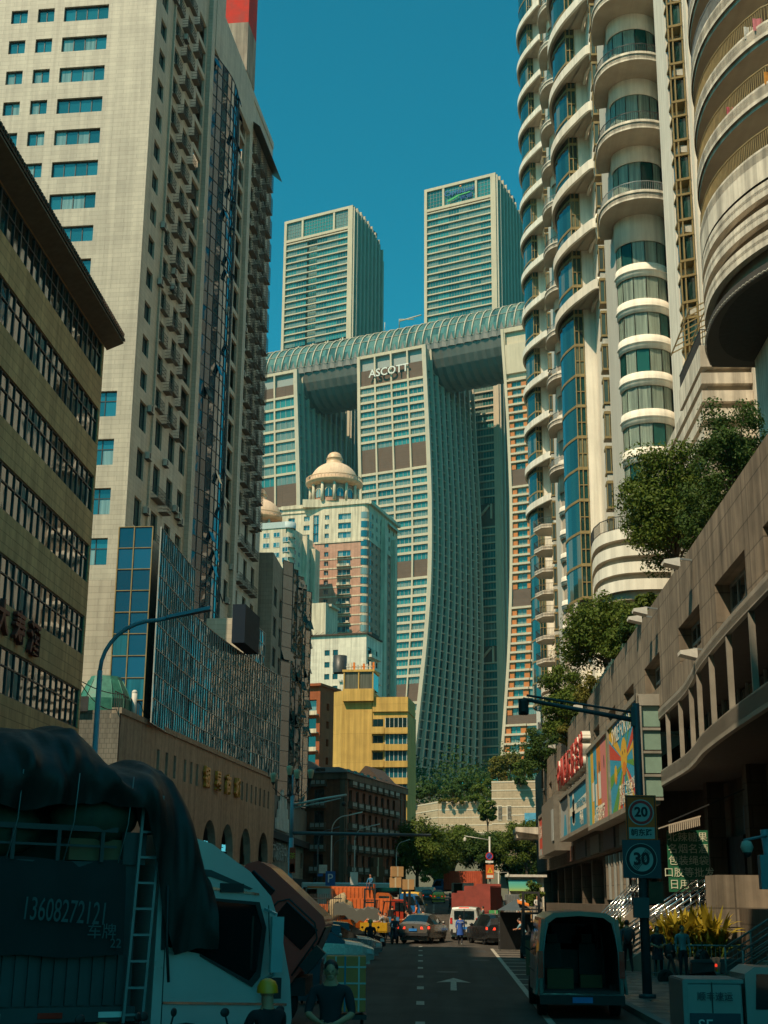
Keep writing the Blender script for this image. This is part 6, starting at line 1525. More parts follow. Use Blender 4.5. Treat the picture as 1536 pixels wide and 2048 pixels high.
# terrace planting on the striped walls: shrubs one can tell apart
rg = random.Random(77)
labs = ['dark round bush left on the far terrace below the curved tower', 'dark bush next to the left end of the far terrace', 'mid green bush in the middle of the far terrace', 'dark tall bush behind the sunlit striped wall', 'light green bush at the right of the wide striped wall', 'low trailing shrub along the top of the wide striped wall', 'second low shrub along the wide striped wall, nearer its right end', 'olive tree at the left on the taller striped block', 'olive bushy tree in the middle of the taller striped block', 'green tree at the right on the taller striped block', 'dark tree against the white bands on the taller striped block', 'small bush overhanging the front of the taller striped block']
spec = [(830, 1590, 345, 2.6, 1.9, L_drk), (858, 1582, 345, 2.8, 2.2, L_drk), (905, 1585, 340, 2.8, 2.1, L_drk), (928, 1575, 345, 3.0, 3.0, L_drk), (968, 1578, 335, 3.2, 2.8, L_grn), (905, 1603, 329, 3.4, .9, L_oli), (950, 1597, 328, 3.2, 1.1, L_grn), (996, 1540, 304, 2.4, 3.2, L_oli), (1020, 1530, 306, 2.8, 3.6, L_oli), (1050, 1535, 303, 2.8, 3.4, L_grn), (1082, 1515, 300, 2.6, 4.0, L_drk), (1040, 1562, 297, 1.6, 1.1, L_drk)]
for i, ((px, py, Y, r_, h_, m_), lb) in enumerate(zip(spec, labs)):
    p = atY(px, py, Y); tree(lb, p.x, p.y, p.z-h_*1.1, p.z, (r_, 2.4, h_), m_, 3600, .26, 100+i, 26, .12, name='terrace_shrub')
# hill greenery behind the podium walls, beneath the towers
cs = [(rg.uniform(-60, 70), rg.uniform(360, 420), rg.uniform(22, 36)) for _ in range(150)]+[(rg.uniform(15, 75), rg.uniform(450, 560), rg.uniform(38, 52)) for _ in range(40)]+[(rg.uniform(-45, 15), rg.uniform(400, 560), rg.uniform(34, 46)) for _ in range(50)]
tag(leaves(None, 'hillside_greenery', cs, 5.5, 34000, .5, L_drk, 5), 'dark green planting massed at the foot of the curved towers', 'greenery', kind='stuff')
# the yellow-green potted bed by the stairs
def long_leaves(o, name, cx, cy, z0, n, L0, m, seed, wdt=.06, spread=1.0, ry=.6):
    r = random.Random(seed); mb = MB()
    for i in range(n):
        bx, by = cx+r.uniform(-spread, spread), cy+r.uniform(-ry, ry); a = r.uniform(0, 2*pi); L1 = L0*r.uniform(.55, 1.1); lean = r.uniform(.2, 1.1)
        pts = []; w = wdt*r.uniform(.7, 1.3); z = z0+r.uniform(-.1, .2)
        for k in range(6):
            t = k/5; rr_ = L1*lean*t*.8; zz = z+L1*(t*1.15-.75*lean*t*t); ww = w*(1-abs(2*t-.8)**2*.55)*(1 if k < 5 else .05)
            c = Vector((bx+cos(a)*rr_, by+sin(a)*rr_, zz)); s_ = Vector((-sin(a), cos(a), .15))*ww; pts.append((c-s_, c+s_))
        mb.grid(pts, smooth=True)
    return mb.build(name, m, o)
o = thing('shell_ginger_bed', 'large bed of yellow-green arching leaves behind the pavement railing', 'plant', (7.9, 49, .15))
long_leaves(o, 'yellow_leaves', 7.95, 49.2, 1.0, 520, 1.45, L_yel, 2, .07, 1.0, .7); long_leaves(o, 'green_leaves', 7.9, 48.8, .7, 260, .9, L_grn, 3, .045, 1.15, .6)
mb = MB(); mb.box(6.6, 9.2, 48.2, 50.4, .15, .75); mb.build('planter', M_cst, o)
# ------------------------------------------------------------- vehicles
def paint(name, c, rough=.28, metal=.25): return mat('car_paint_'+name, c, rough=rough, metal=metal, var=.05, coat=.6, spec=.5)
M_tyre = mat('tyre_rubber', (.018, .018, .018), rough=.85); M_rim = mat('wheel_rim', (.35, .35, .34), rough=.3, metal=.8); M_blk = mat('black_plastic', (.02, .02, .02), rough=.6)
G_car = glass('car_window_glass', (.006, .012, .014), ior=1.6, wav=0, cur=0, rough=.04)
M_tail = mat('tail_light_red', (.55, .02, .01), rough=.2, coat=.5); M_tailon = mat('tail_light_lit', (.9, .05, .02), emit=.9); M_head = mat('headlamp_clear', (.6, .6, .58), rough=.1, coat=.5); M_indic = mat('indicator_orange', (.8, .25, .02), rough=.3)
M_plateb = mat('blue_number_plate', (.03, .2, .55), rough=.4); M_platey = mat('yellow_number_plate', (.6, .4, .03), rough=.4); M_chrome = mat('chrome_trim', (.6, .6, .6), rough=.12, metal=1)
def V(o, fn, name, m, **k):
    b = MB(wmat(o)); fn(b); return b.build(name, m, o, **k)
def wheel(o, x, y, r, w, rim=.62):
    s = 1 if x > 0 else -1
    b = MB(wmat(o) @ Matrix.Translation((x, y, r)) @ Matrix.Rotation(pi/2, 4, 'Y'))
    b.lathe([(r*rim, -w/2), (r*.93, -w/2), (r, -w*.3), (r, w*.3), (r*.93, w/2), (r*rim, w/2)], 22); t = b.build('wheel', M_tyre, o)
    b = MB(wmat(o) @ Matrix.Translation((x, y, r)) @ Matrix.Rotation(pi/2, 4, 'Y')); q = s*w*.42
    b.lathe([(r*rim, -q*.2), (r*rim*.96, q*.6), (r*rim*.5, q*.35), (r*.14, q*.5), (0, q*.55)], 18)
    for k in range(5):
        a = 2*pi*k/5; b.bar((cos(a)*r*.1, sin(a)*r*.1, q*.62), (cos(a)*r*rim*.95, sin(a)*r*rim*.95, q*.72), r*.16, .03)
    rm = b.build('rim', M_rim, o); rm.parent = t
def car(label, loc, rz, st, pm, cat='car', name='parked_car', wheels=(1.35, -1.35), track=.78, wr=.33, plate=M_plateb, lights=True, extra=None, tl=M_tail):
    """st: stations (y, z_sill, z_belt, z_roof, half_low, half_belt, half_roof, kind) kind: b body, g side glass, f glass all round (screen)"""
    o = thing(name, label, cat, loc, radians(rz)); body = MB(wmat(o)); gl = MB(wmat(o))
    def sec(s):
        y, zs, zb, zr, wl, wb, wr_, k = s; zm = zs+(zb-zs)*.45
        return [(wl, y, zs), (wb*1.0+.02, y, zm), (wb, y, zb), (wr_, y, zr), (wr_*.5, y, zr+.035), (0, y, zr+.045)]
    for a, b in zip(st, st[1:]):
        A, B = sec(a), sec(b); k = a[7]
        for s in (1, -1):
            for i in range(5):
                p = [A[i], A[i+1], B[i+1], B[i]]; p = [(s*q[0], q[1], q[2]) for q in p]
                if s > 0: p = p[::-1]
                tgt = gl if (i == 2 and k in 'gf') or (i > 2 and k == 'f') else body
                tgt.add(p, [(0, 1, 2, 3)], 0, True)
    for s_, rev in ((st[0], False), (st[-1], True)):
        A = sec(s_); P = [(q[0], q[1], q[2]) for q in A]+[(-q[0], q[1], q[2]) for q in A[-2::-1]]
        body.poly(P if not rev else P[::-1])
    body.box(-st[1][4]*.95, st[1][4]*.95, st[0][0]+.15, st[-1][0]-.15, .18, st[1][1]+.05)
    bo = body.build('body', pm, o); gl.build('window', G_car, o)
    W2 = st[len(st)//2][5]; y0, y1 = st[0][0], st[-1][0]
    for s in (-1, 1):
        for wy in wheels: wheel(o, s*track, wy, wr, .22)
        V(o, lambda b: [b.lathe([(wr*1.16, -.02), (wr*1.16, .01)], 18)] and None, 'x', M_blk) if False else None
        for wy in wheels:                      # wheel arch
            b = MB(wmat(o) @ Matrix.Translation((s*(track+.095), wy, wr)) @ Matrix.Rotation(pi/2, 4, 'Y')); b.lathe([(wr*1.0, -.03), (wr*1.2, -.03), (wr*1.2, .035), (wr*1.0, .035)], 20, a0=pi/2+.2, a1=pi*1.5-.2); b.build('wheel_arch', M_blk, o)
        ym = next((q[0] for q in reversed(st) if q[7] == 'f'), 0); 
        V(o, lambda b: (b.sphere((s*(W2+.16), ym-.1, st[len(st)//2][2]+.1), (.12, .07, .085)), b.bar((s*(W2-.04), ym-.1, st[len(st)//2][2]+.04), (s*(W2+.1), ym-.1, st[len(st)//2][2]+.08), .04)), 'mirror', pm)
        if lights:
            V(o, lambda b: b.hull8([(s*(W2-.52), y0-.03, st[0][2]-.18), (s*(W2-.0), y0+.06, st[0][2]-.16), (s*(W2-.0), y0+.2, st[0][2]-.16), (s*(W2-.52), y0+.1, st[0][2]-.18)], [(s*(W2-.52), y0-.02, st[0][2]-.04), (s*(W2-.02), y0+.08, st[0][2]-.01), (s*(W2-.02), y0+.25, st[0][2]-.01), (s*(W2-.52), y0+.12, st[0][2]-.04)]), 'tail_light', tl)
            V(o, lambda b: b.hull8([(s*(W2-.5), y1+.03, st[-1][2]-.17), (s*(W2-.02), y1-.1, st[-1][2]-.15), (s*(W2-.02), y1-.3, st[-1][2]-.15), (s*(W2-.5), y1-.1, st[-1][2]-.17)], [(s*(W2-.5), y1+.01, st[-1][2]-.03), (s*(W2-.03), y1-.12, st[-1][2]), (s*(W2-.03), y1-.3, st[-1][2]), (s*(W2-.5), y1-.1, st[-1][2]-.03)]), 'headlight', M_head)
    V(o, lambda b: b.box(-.24, .24, y0-.045, y0-.02, st[0][1]+.2, st[0][1]+.34), 'number_plate', plate)
    V(o, lambda b: b.box(-W2*.92, W2*.92, y0-.07, y0+.2, st[0][1]-.06, st[0][1]+.1), 'bumper', M_blk)
    if extra: extra(o)
    return o
SEDAN = [(-2.35, .36, .86, .93, .70, .76, .62, 'b'), (-2.15, .30, .90, 1.00, .82, .86, .70, 'b'), (-1.75, .24, .92, 1.05, .88, .90, .70, 'f'), (-1.0, .22, .93, 1.40, .90, .92, .60, 'g'), (-.2, .22, .93, 1.46, .90, .93, .60, 'g'), (.45, .22, .92, 1.40, .90, .93, .60, 'f'), (1.15, .22, .90, 1.0, .90, .92, .74, 'b'), (1.8, .26, .82, .90, .88, .90, .66, 'b'), (2.25, .34, .70, .74, .78, .80, .5, 'b')]
SUVC = [(-2.3, .50, .98, 1.06, .74, .84, .70, 'b'), (-2.15, .40, 1.04, 1.14, .88, .92, .74, 'b'), (-1.95, .34, 1.06, 1.20, .92, .95, .72, 'f'), (-1.05, .30, 1.06, 1.56, .94, .97, .62, 'g'), (-.2, .30, 1.05, 1.64, .94, .98, .62, 'g'), (.5, .30, 1.03, 1.56, .94, .98, .62, 'f'), (1.2, .30, 1.02, 1.14, .94, .97, .76, 'b'), (1.9, .34, .96, 1.03, .92, .95, .7, 'b'), (2.3, .42, .82, .86, .82, .86, .5, 'b')]
SUV = [(-2.2, .45, 1.0, 1.1, .74, .84, .74, 'b'), (-2.05, .36, 1.04, 1.45, .88, .92, .66, 'f'), (-1.75, .3, 1.05, 1.62, .92, .94, .64, 'g'), (-.2, .3, 1.03, 1.68, .92, .95, .64, 'g'), (.4, .3, 1.0, 1.6, .92, .95, .62, 'f'), (1.1, .3, 1.0, 1.1, .92, .94, .74, 'b'), (1.8, .32, .92, 1.0, .9, .92, .68, 'b'), (2.2, .4, .78, .82, .8, .84, .5, 'b')]
VAN = [(-2.3, .42, 1.12, 1.80, .80, .88, .72, 'b'), (-2.22, .34, 1.14, 1.90, .86, .92, .76, 'b'), (-1.2, .3, 1.14, 1.94, .88, .93, .78, 'b'), (.5, .3, 1.12, 1.92, .88, .93, .78, 'g'), (1.2, .3, 1.08, 1.8, .88, .93, .74, 'f'), (1.85, .3, 1.02, 1.14, .88, .92, .74, 'b'), (2.3, .38, .8, .86, .82, .86, .6, 'b')]
P_gry = paint('warm_grey', (.20, .18, .155), metal=.5); P_wht = paint('white', (.62, .60, .54)); P_drk = paint('dark_grey', (.03, .032, .035), metal=.4); P_sil = paint('silver', (.42, .44, .44), metal=.6)
P_yel = paint('yellow', (.60, .33, .02)); P_red = paint('red', (.50, .045, .015)); P_org = paint('orange', (.58, .12, .015)); P_blu = paint('blue', (.02, .16, .42)); P_tel = paint('pale_teal', (.30, .42, .43), rough=.35, metal=.1); P_mar = paint('maroon', (.25, .04, .03), rough=.5)
def suv_extra(o):
    V(o, lambda b: b.box(-.3, .3, -2.02, -1.98, 1.18, 1.21), 'brake_light', M_tailon)
    for s in (-1, 1): V(o, lambda b: b.box(s*.55-.16, s*.55+.16, -2.4, -2.3, .36, .44), 'exhaust', M_chrome)
    V(o, lambda b: b.tube([(0.0, -2.335, .93+.0), (0, -2.31, .93)], .06, 12), 'badge', M_chrome)
car('grey coupe-backed car with red tail lamps and blue plate driving away down the middle', (-1.75, 86.4, gz(86)), -14, SUVC, P_gry, extra=suv_extra, wr=.37, track=.80, tl=M_tailon)
def van_extra(o):
    V(o, lambda b: b.box(-.62, .62, -2.33, -2.24, 1.22, 1.72), 'rear_window', G_car); V(o, lambda b: b.box(-.012, .012, -2.345, -2.3, .5, 1.85), 'door_seam', M_blk)
    V(o, lambda b: b.box(-.3, .3, -2.27, -2.2, 1.88, 1.93), 'brake_light', M_tailon); V(o, lambda b: b.box(-.82, .82, -2.42, -2.28, .34, .62), 'rear_bumper', M_blk)
    for s in (-1, 1): V(o, lambda b: b.box(s*.8-.07, s*.8+.07, -2.33, -2.25, .95, 1.3), 'side_lamp', M_tail); V(o, lambda b: b.box(s*.1-.06, s*.1+.06, -2.35, -2.3, 1.0, 1.1), 'door_handle', M_blk)
car('white delivery van seen from behind, in the sunny middle of the street', (.95, 92.0, gz(92)), -6, VAN, P_wht, 'van', 'delivery_van', wr=.33, lights=False, extra=van_extra)
car('dark car parked at the kerb just left of the stack of pale bags', (2.25, 85.2, gz(85)), 16, SUV, P_drk, tl=M_tailon)
car('silver saloon parked nose out on the left, behind the riders', (-5.4, 62, 0), -72, SEDAN, P_sil)
car('pale saloon half hidden beside the dark wheeled bin on the left', (-5.3, 54.5, 0), -78, SEDAN, P_wht)
car('dark saloon parked behind the silver one on the left', (-5.6, 69.5, 0), -70, SEDAN, P_drk)
car('yellow taxi in the shade far down the road', (-1.9, 196, gz(196)), 0, SUV, P_yel, 'taxi', 'taxi', tl=M_tailon)
car('dark car beside the yellow taxi in the far shade', (-3.6, 204, gz(204)), 0, SUV, P_drk, tl=M_tailon)
car('yellow and white van seen from behind, left side beyond the red lorry cab', (-3.5, 127, gz(127)), -4, [(y, a, b, c*1.18, d, e, f, k) for y, a, b, c, d, e, f, k in VAN], P_yel, 'van', 'delivery_van', lights=False, extra=van_extra)
car('small white van parked across the far road under the trees', (-4.9, 214, gz(214)), 80, VAN, P_wht, 'van', 'delivery_van', lights=False)
car('silver car parked under the far trees left of the white van', (-7.9, 206, gz(206)), -20, SUV, P_sil)
car('white car far right of the road behind the white box lorry', (2.9, 214, gz(214)), 10, SUV, P_wht)

# open-backed van in the near right foreground
o = thing('cargo_van', 'dark green-grey cargo van with open rear doors standing nearest on the right', 'van', (2.85, 32.6, 0)); M_vd = paint('dull_green_grey', (.115, .125, .115), rough=.35, metal=.15); Mo = wmat(o)
def ring(y, k=1.0, ins=0): 
    w0, w1, w2 = .93-ins, .92-ins, .74-ins*.8; return [(-w0, y, .45), (-w1, y, 1.25), (-w1*.985, y, 1.55), (-w2*1.06, y, 2.12-ins), (-w2*.8, y, 2.24-ins), (0, y, 2.28-ins), (w2*.8, y, 2.24-ins), (w2*1.06, y, 2.12-ins), (w1*.985, y, 1.55), (w1, y, 1.25), (w0, y, .45)]
b = MB(Mo); ys_ = [0, .06, 1.5, 3.0, 3.9]; b.grid([ring(y) for y in ys_], smooth=False)
b.grid([ring(3.9), [(x*.97, 4.35, z if z < 1.3 else z*.93) for x, y, z in ring(0)], [(x*.93, 5.0, min(z, 1.25+.0*z)) for x, y, z in ring(0)], [(x*.85, 5.5, min(z, 1.0)) for x, y, z in ring(0)]])
b.poly([(x, 5.5, min(z, 1.0)) for x, y, z in [(q[0]*.85, q[1], q[2]) for q in ring(0)]][::-1]); b.build('body', M_vd, o)
b = MB(Mo); b.grid([ring(y, ins=.07)[::-1] for y in (.0, 3.4)], smooth=False); b.box(-.85, .85, 0.0, 3.4, .5, .56); b.build('interior_lining', mat('van_interior', (.05, .05, .048), rough=.9), o)
b = MB(Mo); A_, B_ = ring(0), ring(0, ins=.1)
for i in range(10): b.quad(A_[i], A_[i+1], B_[i+1], B_[i])
b.build('door_frame', M_vd, o)
b = MB(Mo)
for s in (-1, 1):
    b.box(s*.83-.05, s*.83+.05, 3.2, 3.25, .56, 1.9); 
b.box(-.86, .86, 3.3, 3.36, .56, 1.35); b.build('bulkhead', M_blk, o)
for s in (-1, 1):
    b = MB(Mo); b.hull8([(s*.42-.22, 2.9, .56), (s*.42+.22, 2.9, .56), (s*.42+.22, 3.1, .56), (s*.42-.22, 3.1, .56)], [(s*.42-.2, 3.0, 1.5), (s*.42+.2, 3.0, 1.5), (s*.42+.2, 3.15, 1.5), (s*.42-.2, 3.15, 1.5)]); b.box(s*.42-.12, s*.42+.12, 3.02, 3.12, 1.52, 1.72); b.build('seat', M_blk, o)
V(o, lambda b: b.hull8([(-.75, 3.98, 1.3), (.75, 3.98, 1.3), (.75, 4.0, 1.3), (-.75, 4.0, 1.3)], [(-.66, 3.92, 1.95), (.66, 3.92, 1.95), (.66, 3.94, 1.95), (-.66, 3.94, 1.95)]), 'windscreen', G_car)
for s in (-1, 1):                              # rear doors folded along the sides
    V(o, lambda b: (b.hull8([(s*.98, .02, .5), (s*1.03, .02, .5), (s*1.05, .62, .5), (s*1.0, .62, .5)], [(s*.80, .02, 2.1), (s*.86, .02, 2.1), (s*.88, .6, 2.1), (s*.82, .6, 2.1)])), 'rear_door', M_vd)
    V(o, lambda b: b.box(s*.9-.06, s*.9+.06, -.04, .03, .85, 1.42), 'tail_light', M_tail)
    V(o, lambda b: b.tube([(s*.84, -.02, .6), (s*.83, -.02, 1.4), (s*.74, -.02, 2.05)], .018, 6), 'door_seal', M_steel)
    V(o, lambda b: (b.box(s*1.06-.03, s*1.06+.1*s+.03, 4.0, 4.12, 1.25, 1.6), b.bar((s*.9, 4.0, 1.3), (s*1.06, 4.05, 1.4), .04)), 'mirror', M_blk)
    for wy in (1.0, 4.5): wheel(o, s*.82, wy, .34, .22)
V(o, lambda b: b.hull8([(-.945, 1.9, 1.27), (-.935, 3.3, 1.27), (-.93, 3.3, 1.27), (-.93, 1.9, 1.27)], [(-.86, 1.9, 1.85), (-.86, 3.3, 1.85), (-.85, 3.3, 1.85), (-.85, 1.9, 1.85)]), 'side_window', G_car)
V(o, lambda b: b.hull8([(-.95, .5, 1.27), (-.945, 1.75, 1.27), (-.93, 1.75, 1.27), (-.93, .5, 1.27)], [(-.865, .5, 1.85), (-.865, 1.75, 1.85), (-.85, 1.75, 1.85), (-.85, .5, 1.85)]), 'side_window', G_car)
V(o, lambda b: b.box(-.93, .93, -.16, .05, .30, .5), 'bumper', M_blk); V(o, lambda b: b.box(-.22, .22, -.175, -.161, .34, .46), 'number_plate', M_plateb); V(o, lambda b: (b.box(-.7, -.1, .9, 1.6, .57, 1.0), b.box(.1, .6, 1.4, 1.9, .57, .85)), 'cargo_box', mat('dim_carton', (.16, .09, .04), rough=.9)); V(o, lambda b: b.box(-.85, .85, -.03, .02, .505, .53), 'sill_plate', M_chrome); V(o, lambda b: b.box(-.96, -.93, .5, 4, .9, .93), 'side_rub_strip', M_blk)

# delivery tricycle van in the lower right corner
o = thing('cargo_tricycle', 'small white cargo tricycle with a lettered box, bottom right corner', 'tricycle', (4.6, 23.6, 0), radians(-88)); M_tr = paint('dull_white', (.26, .28, .27), rough=.4, metal=0)
V(o, lambda b: b.box(-.55, .55, -1.0, -.12, .45, 1.28), 'cargo_box', M_tr, bevel=.03); V(o, lambda b: (b.box(-.57, .57, -1.03, -.1, 1.28, 1.34), b.box(-.58, .58, -1.05, -.97, .4, 1.32)), 'box_rim', M_steel)
V(o, lambda b: b.box(.55, .57, -.6, -.585, .5, 1.3), 'door_seam', M_blk)
b = MB(Mo := wmat(o)); pr = [(-.06, .35), (-.06, 1.42), (.1, 1.53), (.95, 1.50), (1.25, 1.12), (1.5, .85), (1.6, .4), (1.5, .3)]
for s in (-1, 1):
    P = [(s*.52, y, z) for y, z in pr]; b.poly(P if s > 0 else P[::-1])
for (y0, z0), (y1, z1) in zip(pr, pr[1:]+pr[:1]): b.quad((-.52, y0, z0), (.52, y0, z0), (.52, y1, z1), (-.52, y1, z1))
b.build('cab', M_tr, o)
V(o, lambda b: b.hull8([(.525, .25, .95), (.53, .95, .82), (.53, 1.2, .98), (.525, .98, 1.38)], [(.535, .25, .95), (.54, .95, .82), (.54, 1.2, .98), (.535, .98, 1.38)]), 'x', M_blk) if False else None
b = MB(Mo); b.add([(.535, .08, .9), (.535, 1.1, .9), (.535, 1.15, 1.08), (.535, .9, 1.42), (.535, .12, 1.42)], [(0, 1, 2, 3, 4)]); b.build('side_window', G_car, o)
b = MB(Mo); b.quad((-.45, .985, 1.46), (.45, .985, 1.46), (.45, 1.27, 1.11), (-.45, 1.27, 1.11)); b.v = [(x, y, z+.012) for x, y, z in b.v]; b.build('windscreen', G_car, o)
V(o, lambda b: b.tube([(.55, 1.35, .62), (.57, 1.35, .62)], .07, 12), 'indicator', M_indic)
for x, y in ((-.45, -.7), (.45, -.7), (0, 1.25)): wheel(o, x if x else .01, y, .24, .12)
FT = Mo @ Matrix.Translation((.575, -.55, 1.08)) @ Matrix.Rotation(radians(90), 4, 'Z'); M_ink = mat('dark_print', (.03, .05, .07), rough=.6)
sign_text('letter', '顺丰速运', .14, .01, M_ink, o, FT); sign_text('letter', 'SF', .26, .01, mat('pale_print', (.6, .62, .6)), o, Mo @ Matrix.Translation((.585, -.72, .65)) @ Matrix.Rotation(radians(90), 4, 'Z'))
V(o, lambda b: b.box(.55, .572, -.95, -.17, .46, .84), 'lower_panel', M_ink); sign_text('letter', 'SX', .12, .01, M_ink, o, Mo @ Matrix.Translation((.53, 1.38, .78)) @ Matrix.Rotation(radians(90), 4, 'Z'))

# big covered lorry in the left foreground, seen side on, front to the right
TR = frame(-7.95, 16.34, 0, 35) @ Matrix.Rotation(radians(.8), 4, 'Y')
WM['_tr'] = TR
o = thing('covered_lorry', 'large dark lorry with tarpaulin-covered load and pale blue-grey cab, left foreground', 'lorry', (-5, 18.3, 0)); M_bed = mat('lorry_bed_panel', (.055, .065, .065), rough=.6, metal=.2, var=.3, scale=2); M_cv = mat('black_canvas', (.012, .014, .014), rough=.8, var=.4, scale=4, bump=.2)
def TV(fn, name, m, par=o, **k): b = MB(TR); fn(b); return b.build(name, m, par, **k)
TV(lambda b: ([b.box(-.6+i*.17, -.6+i*.17+.12, -.03, 0, 1.22, 1.85) for i in range(30)], b.box(-.6, 4.55, 0.005, .06, 1.2, 3.0), b.box(-.6, 4.55, .06, 2.3, 1.15, 1.25), b.box(4.5, 4.55, .06, 2.3, 1.2, 3.0)), 'cargo_bed', M_bed)
TV(lambda b: (b.box(-.6, 4.6, -.06, .04, 1.02, 1.2), b.box(-.6, 4.5, .2, 2.1, .8, 1.1)), 'chassis', M_bed)
for i in range(6): TV(lambda b: b.box(.1+i*.8, .42+i*.8, -.075, -.061, 1.07, 1.14), 'reflector', [M_tail, M_white_l][i % 2])
b = MB(TR); n = 24
b.grid([[(-.7+5.05*i/n, -.05-.03*sin(i*1.7)-.02*j+.05*(j == 0), 3.02-1.2*j/5-.02*sin(i)) for i in range(n+1)] for j in range(6)]); b.build('side_canvas', M_cv, o)
M_chalk = mat('chalk_writing', (.07, .11, .11), rough=.9)
sign_text('chalk_letter', '13608272121', .40, .006, M_chalk, o, TR @ Matrix.Translation((3.5, -.22, 2.36)) @ Matrix.Rotation(radians(3), 4, 'Y'), sx=.52); sign_text('chalk_letter', '车牌', .2, .006, M_chalk, o, TR @ Matrix.Translation((4.0, -.24, 2.12)))
sign_text('chalk_letter', '22', .16, .006, M_chalk, o, TR @ Matrix.Translation((4.2, -.24, 1.98)))
b = MB(TR); b.bar((-.5, -.02, 3.42), (4.2, -.02, 3.42), .07)
for i in range(8): b.bar((-.2+i*.6, -.02, 3.0), (-.2+i*.6, -.02, 3.42), .05)
b.bar((-.5, -.02, 3.2), (4.2, -.02, 3.2), .03); b.box(4.3, 4.62, -.04, .04, 2.98, 3.4); b.build('side_rail', M_bed, o)
b = MB(TR)
for x in (4.42, 4.68): b.bar((x, -.12, 1.0), (x+.1, -.12, 4.0 if x < 4.5 else 3.9), .035)
for k in range(9): b.bar((4.43+.012*k, -.12, 1.1+.33*k), (4.69+.012*k, -.12, 1.1+.33*k), .03)
b.build('ladder', M_steel, o)
def tarp_h(u):                                 # outline of the covered load along its length
    tab = [(-.7, 4.3), (1.2, 4.45), (2.2, 4.55), (2.6, 4.66), (3.0, 4.78), (3.45, 4.86), (3.8, 4.76), (4.1, 4.5), (4.4, 4.42), (4.75, 4.5), (5.05, 4.4), (5.3, 4.0), (5.6, 3.2)]
    return smooth_tab2(tab, u)
def smooth_tab2(t, u): return (interp(t, u-.12)+2*interp(t, u)+interp(t, u+.12))/4
b = MB(TR); nu, nv = 110, 46; G = []
for j in range(nv+1):
    row = []
    for i in range(nu+1):
        u = -.7+6.3*i/nu; H_ = tarp_h(u); t = j/nv
        hem = 3.66-.04*sin(u*5)+.12*max(0, 1-abs(u-3.9)/.4) if u < 4.5 else max(1.9, 3.66-(u-4.5)*3.2)
        if t < .5: k = t/.5; y = -.12-.25*sin(k*pi)*.5+ .55*k**3; z = hem+(H_-.2-hem)*k**.85
        else: k = (t-.5)/.5; y = .43+1.6*k; z = H_-.2+.2*sin(k*pi)+.0
        q = mnoise.noise(Vector((u*1.3, t*2.2, 1.0)))*.16+mnoise.noise(Vector((u*4+2*t, t*3, 4)))*.06
        fold = .13*abs(sin(u*2.4+2.5*t+1.5*mnoise.noise(Vector((u, t*2, 9)))))**3+.09*abs(sin(u*5.3-3*t))**6+.05*abs(sin(u*11+4*t+2*mnoise.noise(Vector((u*2, t*2, 3)))))**8
        row.append((u, y-(q+fold)*(1 if t < .6 else .3), z+q*.7))
    G.append(row)
b.grid(G); M_tarp = mat('tarpaulin', (.014, .014, .012), rough=.6, var=.4, scale=3, bump=.5, spec=.45); b.build('tarpaulin', M_tarp, o)
b = MB(TR)
for c, r_ in (((.7, .5, 3.6), (1.0, .5, .5)), ((2.6, .4, 3.4), (.7, .4, .4)), ((4.0, .35, 3.6), (.6, .45, .4)), ((4.0, .6, 3.4), (.5, .5, .5)), ((-.3, .5, 3.5), (.6, .5, .5)), ((.9, .35, 3.1), (.8, .3, .2))): b.sphere(c, r_, 16, 10)
for i, v in enumerate(b.v): b.v[i] = tuple(Vector(v)+Vector((0, 1, 0))*mnoise.noise(Vector(v)*3)*.12)
tag(b.build('cargo_sack', mat('green_sacking', (.045, .06, .035), rough=.85, var=.4, scale=5, bump=.4)), 'bulging dull green sacks of freight under the lorry tarpaulin', 'sacks')
TV(lambda b: b.box(3.6, 4.4, .1, .8, 3.02, 3.3), 'cargo_box', mat('brown_carton', (.22, .12, .06), rough=.85), o)
TV(lambda b: (b.box(-.55, 2.2, .55, 2.0, 1.26, 4.1), b.box(2.25, 4.45, .6, 2.0, 1.26, 4.0)), 'freight_stack', mat('wrapped_freight', (.02, .028, .018), rough=.9, var=.4, bump=.3), bevel=.1)
# cab
M_cab = paint('blue_grey_lorry', (.52, .46, .43), rough=.35, metal=.1)
cabp = [(4.85, .95), (4.85, 3.0), (4.95, 3.42), (5.15, 3.42), (5.6, 3.30), (6.2, 2.95), (6.55, 2.62), (6.72, 2.2), (6.9, 1.5), (6.95, 1.0), (6.9, .55), (5.9, .5), (5.75, .95)]
b = MB(TR)
b.grid([[(x, y, z) for x, z in cabp+cabp[:1]] for y in (-.02, .04, 1.0, 2.0, 2.1)], smooth=False)
P = [(x, -.02, z) for x, z in cabp]; b.poly(P); b.poly([(x, 2.1, z) for x, z in cabp][::-1]); b.build('cab', M_cab, o, bevel=.03)
def side_poly(pts, name, m, y=-.05, th=.03):
    b = MB(TR); n = len(pts); b.add([(x, y, z) for x, z in pts]+[(x, y+th, z) for x, z in pts], [tuple(range(n)), tuple(range(2*n-1, n-1, -1))]+[(i, (i+1) % n, n+(i+1) % n, n+i) for i in range(n)]); return b.build(name, m, o)
side_poly([(4.95, 1.95), (5.0, 2.58), (6.3, 2.5), (6.42, 2.2), (6.36, 1.62), (6.25, 1.5), (5.5, 1.85)], 'side_window', G_car, -.032, .01)
side_poly([(4.93, 1.9), (4.9, 2.62), (6.36, 2.54), (6.48, 2.2), (6.42, 1.55), (6.3, 1.42), (5.5, 1.82), (5.5, 1.85), (6.25, 1.5), (6.36, 1.62), (6.42, 2.2), (6.3, 2.5), (5.0, 2.58), (4.98, 1.9)], 'window_seal', M_blk)
